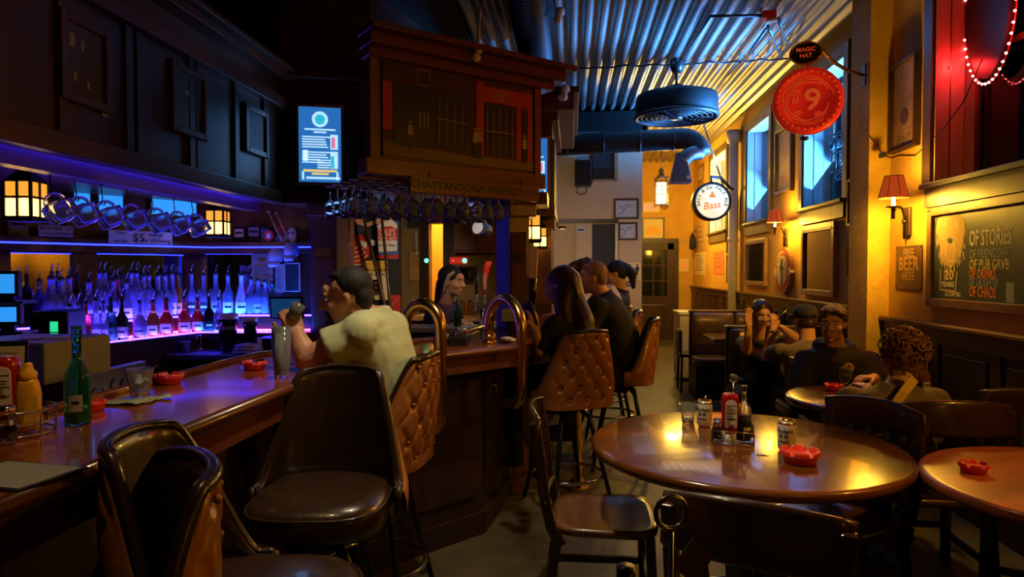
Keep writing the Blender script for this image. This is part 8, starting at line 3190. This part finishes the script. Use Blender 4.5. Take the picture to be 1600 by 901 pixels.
# ---- seated figures seen from behind or afar
def seated(label, hc, fwd, sh, hip, side, hairm, shirt, skin='skin', fem=False, s=1.0, k=1.0, grow=.012, belly=.02, arms=(), legdir=(-1, 0, 0), footz=.2, vox=.009, hairfn=None, feats=True, kneez=-.02):
  t = body_thing(label, V(hip).x, V(hip).y)
  M_ = HM(hc, fwd)
  sh, hip = V(sh), V(hip)
  bd, sr, tr, hr_ = MB(), MB(), MB(), MB()
  head(bd, M_, fem, s)
  bd.chain([sh + V((0, 0, -.02)), M_ @ V((0, -.03, -.06))], [.066 * k, .056])
  torso(bd, hip, sh, side, .95 * k)
  torso(sr, hip, sh, side, 1.03 * k, grow, belly)
  sd = V(side).normalized()
  for q in arms:
    S0, E0, W0, hdv, hn, th, cut = q[:7]
    S0, E0, W0 = V(S0), V(E0), V(W0)
    bd.chain([S0, E0], [.050 * k, .044]).chain([E0, W0], [.044, .028])
    hand(bd, W0, hdv, hn, th, *(q[7:] or ((.5, .6, .4),)))
    if cut <= 1:
      sr.ell(S0, .072 * k).cyl(S0, S0.lerp(E0, cut), .072 * k, .074 * k, 16)
    else:
      sr.chain([S0, E0, E0.lerp(W0, cut - 1)], [.072 * k, .062 * k, .046])
  blob(bd, 'body', skin, t, vox, 3)
  blob(sr, 'shirt', shirt, t, .011, 4, folds=.016)
  legs(tr, hip + V((0, 0, -.02)), side, legdir, .40, kneez, footz)
  tr.ell(hip, (.17, .17, .10))
  blob(tr, 'trousers', 'trousers', t, .014, 4)
  if feats:
    face(t, M_, s, hairm, fem)
  hairfn(hr_, M_, t)
  if hr_.v:
    blob(hr_, 'hair', hairm, t, .008, 3)
  return t, M_


def short_hair(h, M_, t):
  hair_cap(h, M_, 1.0, .98)
  h.ell((0, .030, .088), (.058, .040, .026), M_, 14, 8)


sh, hip = P3(944, 466, 4.97), V((.35, 5.02, .84))
S0 = sh + V((-.05, -.18, -.05))
seated('grey haired man in dark shirt leaning on the far bar', P3(926, 435, 4.95), (-1, .05, -.12), sh, hip, (-.05, -1, 0), 'hair_grey', 'shirt_black', belly=.05, k=1.06,
       arms=((S0, S0 + V((-.12, -.02, -.27)), S0 + V((-.36, .02, -.17)), (-1, 0, 0), (0, 0, -1), 1, 1.7), (sh + V((-.05, .18, -.05)), sh + V((-.2, .2, -.3)), sh + V((-.42, .2, -.22)), (-1, 0, 0), (0, 0, -1), -1, 1.7)), hairfn=short_hair)
sh, hip = P3(948, 455, 5.88), V((.33, 5.95, .84))
def curly(h, M_, t):
  hair_cap(h, M_, 1.06, 1.0)
  h.ell((0, .035, .092), (.066, .046, .034), M_, 14, 8)
  rnd = random.Random(5)
  for k in range(16):
    h.ell((rnd.uniform(-.07, .07), rnd.uniform(.055, .085), rnd.uniform(.062, .10)), rnd.uniform(.012, .020), M_, 8, 6)
  for k in range(60):
    a, b = rnd.uniform(0, 2 * PI), rnd.uniform(-.3, 1.3)
    h.ell((.078 * math.cos(a) * math.cos(b), -.02 + .088 * math.sin(a) * math.cos(b) - .02, .04 + .085 * math.sin(b)), rnd.uniform(.014, .024), M_, 8, 6)


seated('person in a white shirt half hidden behind the grey haired man', P3(908, 428, 5.85), (-1, .0, -.15), sh, hip, (-.05, -1, 0), 'hair_brown', 'shirt_white', hairfn=curly, feats=False,
       arms=((sh + V((-.05, -.18, -.05)), sh + V((-.2, -.2, -.3)), sh + V((-.45, -.15, -.2)), (-1, 0, 0), (0, 0, -1), 1, .9), (sh + V((-.05, .18, -.05)), sh + V((-.2, .2, -.3)), sh + V((-.42, .2, -.22)), (-1, 0, 0), (0, 0, -1), -1, .9)))
sh, hip = P3(970, 458, 6.6), V((.32, 6.65, .84))
def pony(h, M_, t):
  hair_cap(h, M_, 1.05, 1.05)
  h.chain([M_ @ V((0, -.10, .05)), M_ @ V((0, -.16, -.02)), M_ @ V((0, -.15, -.16))], [.05, .05, .02])


seated('dark haired woman at the far end of the bar under the restroom sign', P3(961, 428, 6.58), (-1, .1, -.2), sh, hip, (-.1, -1, 0), 'hair_black', 'shirt_black', 'skin_pale', True, hairfn=pony, feats=False,
       arms=((sh + V((-.05, -.17, -.05)), sh + V((-.2, -.2, -.28)), sh + V((-.42, -.1, -.2)), (-1, 0, 0), (0, 0, -1), 1, .7), (sh + V((-.05, .17, -.05)), sh + V((-.2, .2, -.28)), sh + V((-.42, .1, -.2)), (-1, 0, 0), (0, 0, -1), -1, .7)))

# ---- booth: woman with raised hands
def long_front(h, M_, t):
  hair_cap(h, M_, 1.04, 1.02)
  for s_ in (-1, 1):
    h.chain([M_ @ V((s_ * .062, .0, .06)), M_ @ V((s_ * .080, .0, -.05)), M_ @ V((s_ * .085, .03, -.20)), M_ @ V((s_ * .07, .06, -.30))], [.030, .034, .036, .018])


sh, hip = P3(1190, 530, 6.25), V((P3(1190, 590, 6.35).x, 6.42, .53))
Sl, Sr = sh + V((-.17, -.03, -.04)), sh + V((.17, -.03, -.04))
seated('smiling woman with long brown hair holding up her hands in the booth', P3(1190, 491, 6.12), (.10, -1, -.30), sh, hip, (-1, 0, 0), 'hair_dark', 'shirt_grey', 'skin_pale', True, vox=.008, hairfn=long_front,
       arms=((Sl, P3(1167, 548, 6.0), P3(1170, 508, 5.92), (-.05, .05, 1), (.5, -.8, 0), -1, .5, (.15, .25, .2), 1.0, .10), (Sr, P3(1242, 527, 6.0), P3(1222, 512, 5.9), (-.8, -.1, .5), (0, 0, -1), -1, .6)), legdir=(0, -1, 0), footz=0.0)
# ---- booth: man in a cap, back to the camera
def cap_hair(h, M_, t):
  h.ell((0, -.030, -.02), (.076, .078, .060), M_, 16, 10)
  c_ = MB()
  c_.loft([(M_ @ V((0, -.014, z)), (M_.to_3x3() @ V((w_, 0, 0))), (M_.to_3x3() @ V((0, d, 0)))) for z, w_, d in ((.018, .086, .102), (.05, .087, .103), (.085, .080, .092), (.112, .058, .066), (.124, .025, .03))], 24)
  o = c_.build('cap_crown', 'shirt_black', t, world=True)
  MB().loft([(M_ @ V((0, .070, .022)), M_.to_3x3() @ V((.072, 0, 0)), M_.to_3x3() @ V((0, .01, .008))), (M_ @ V((0, .125, .016)), M_.to_3x3() @ V((.062, 0, 0)), M_.to_3x3() @ V((0, .01, .005))), (M_ @ V((0, .160, .006)), M_.to_3x3() @ V((.035, 0, 0)), M_.to_3x3() @ V((0, .006, .003)))], 20).build('cap_peak', 'shirt_black', t, world=True)
  MB().tube([M_ @ V((.035 * math.cos(a), -.118 + .012 * math.cos(a) ** 2, .022 + .032 * math.sin(a))) for a in [PI * k / 10 for k in range(11)]], .004, 6).build('cap_strap', 'shirt_grey', t, world=True)


sh, hip = P3(1262, 541, 5.28), V((P3(1262, 600, 5.28).x, 5.20, .53))
Sl, Sr = sh + V((-.19, .02, -.05)), sh + V((.19, .02, -.05))
W_ = P3(1208, 514, 5.62)
seated('man in black cap and olive T-shirt seen from behind in the booth', P3(1257, 500, 5.36), (-.30, 1, -.05), sh, hip, (1, .1, 0), 'hair_dark', 'shirt_olive', 'skin', k=1.04, hairfn=cap_hair, feats=False, vox=.008,
       arms=((Sl, P3(1197, 557, 5.58), W_, (.15, .0, 1), (-.3, .9, 0), -1, .5, (.5, .7, .5)), (Sr, Sr + V((.05, .15, -.27)), Sr + V((-.05, .38, -.25)), (0, 1, 0), (0, 0, -1), 1, .6)), legdir=(0, 1, 0), footz=0.0)
q = P3(1223, 489, 5.58)
t = thing('cigarette', 'white cigarette between the fingers of the man in the cap', 'cigarette', tuple(q))
MB().cyl((-.02, 0, -.02), (.025, -.01, .025), .004, seg=8).build('paper_tube', 'paper', t)
MB().cyl((-.035, 0.003, -.035), (-.02, 0, -.02), .0041, seg=8).build('filter', 'label_cream', t)
t = thing('wrist_watch', 'dark watch strap on the raised wrist of man in cap', 'watch', tuple(W_))
MB().tube([(.033 * math.cos(2 * PI * k / 18), .033 * math.sin(2 * PI * k / 18), -.02) for k in range(18)], .008, 8, 0, True).build('strap', 'black_plastic', t)
MB().cyl((0, -.038, -.02), (0, -.046, -.02), .014, seg=14).build('dial', 'steel', t)

# ---- man in the dark hoodie, facing left
sh, hip = P3(1306, 549, 4.62), V((P3(1306, 640, 4.62).x, 4.66, .53))
Sl, Sr = sh + V((-.20, -.02, -.06)), sh + V((.20, -.03, -.06))
t, Mh = seated('man with tousled brown hair in a black hoodie with round gold emblem', P3(1301, 507, 4.55), (-.55, -1, -.02), sh, hip, (-1, .1, 0), 'hair_brown', 'shirt_black', 'skin', s=1.03, k=1.10, belly=.04, grow=.022, hairfn=curly, vox=.006,
       arms=((Sl, P3(1252, 632, 4.42), P3(1290, 622, 4.22), (.8, -.5, .1), (0, 0, -1), -1, 1.9), (Sr, P3(1368, 618, 4.35), P3(1366, 590, 4.10), (-.9, -.2, .05), (0, 0, -1), 1, 1.75)), legdir=(0, -1, 0), footz=0.0)
q = P3(1326, 574, 4.45)
em = MB().lathe([(.001, 0), (.032, 0), (.032, .004)], 24, frame(tuple(q), (1, -.15, 0), (0, -.1, 1)), 0, False)
em.build('gold_emblem', 'strap_yellow', t, world=True)
MB().stroke([(-.012, -.018), (.0, .02), (.012, -.014), (-.014, .006)], .005, .0042, .006, frame(tuple(q), (1, -.15, 0), (0, -.1, 1))).build('emblem_mark', 'ink_brown', t, world=True)
hood = MB()
for k in range(-7, 8):
  a = k / 7 * 2.3
  hood.ell(sh + V((.105 * math.sin(a), .03 + .10 * math.cos(a) * .8, .035 + .02 * math.cos(a))), .038, None, 10, 8)
blob(hood, 'hood', 'shirt_black', t, .01, 5)

# ---- woman with curly tied up hair, back to the camera
def updo(h, M_, t):
  hair_cap(h, M_, 1.08, 1.0)
  h.ell((0, -.055, .085), (.075, .070, .055), M_, 16, 10)
  rnd = random.Random(11)
  m = MB()
  for k in range(170):
    a, b = rnd.uniform(0, 2 * PI), rnd.uniform(-.7, 1.45)
    n = V((math.cos(a) * math.cos(b), math.sin(a) * math.cos(b), math.sin(b)))
    c_ = V((n.x * .086, -.035 + n.y * .100, .055 + n.z * .088))
    tx = n.orthogonal().normalized()
    ty = n.cross(tx)
    pts = []
    r0 = rnd.uniform(.010, .022)
    ph = rnd.uniform(0, 6)
    for j in range(7):
      an = ph + j * .9
      pts.append(M_ @ (c_ + tx * r0 * math.cos(an) + ty * r0 * math.sin(an) + n * .004 * j))
    m.tube(pts, [.004, .005, .005, .005, .004, .003, .0015], 5)
  for k in range(40):
    a = rnd.uniform(PI, 2 * PI)
    c_ = V((.07 * math.cos(a), -.02 + .07 * math.sin(a), -.03))
    m.tube([M_ @ c_, M_ @ (c_ + V((.01 * math.cos(a), .008 * math.sin(a), -.035))), M_ @ (c_ + V((rnd.uniform(-.015, .015), 0, -.075)))], [.004, .004, .0015], 5)
  m.build('curls', 'hair_auburn', t, world=True, kind='stuff')


sh, hip = P3(1400, 612, 3.32), V((P3(1402, 740, 3.30).x, 3.34, .55))
Sl, Sr = sh + V((-.19, .03, -.05)), sh + V((.19, .03, -.05))
t, Mc = seated('woman with curly auburn tied up hair and yellow strap, back to the camera', P3(1405, 561, 3.40), (-.35, 1, -.05), sh, hip, (1, .12, 0), 'hair_auburn', 'shirt_olive', 'skin', True, k=1.02, hairfn=updo, feats=False,
       arms=((Sl, P3(1345, 648, 3.50), P3(1356, 606, 3.66), (-.3, 1, .1), (0, 0, -1), -1, .7), (Sr, Sr + V((.05, .18, -.27)), Sr + V((-.05, .36, -.19)), (-.2, 1, 0), (0, 0, -1), 1, .7)), legdir=(0, 1, 0), footz=0.0, vox=.008)
a, b, c = P3(1428, 592, 3.20), P3(1412, 612, 3.165), P3(1385, 650, 3.16)
nrm = V((0, -1, .1))
d = (c - b).normalized()
wv = d.cross(nrm).normalized() * .021
st = MB()
vs = []
for q in (a + V((0, .05, .02)), a, b, c, c + d * .12):
  vs += [q - wv, q + wv, q + wv + nrm * .004, q - wv + nrm * .004]
fs = []
for i in range(4):
  for k in range(4):
    fs.append((4 * i + k, 4 * i + (k + 1) % 4, 4 * i + 4 + (k + 1) % 4, 4 * i + 4 + k))
fs += [(3, 2, 1, 0), (16, 17, 18, 19)]
st.add(vs, fs)
st.build('yellow_strap', 'strap_yellow', t, world=True)
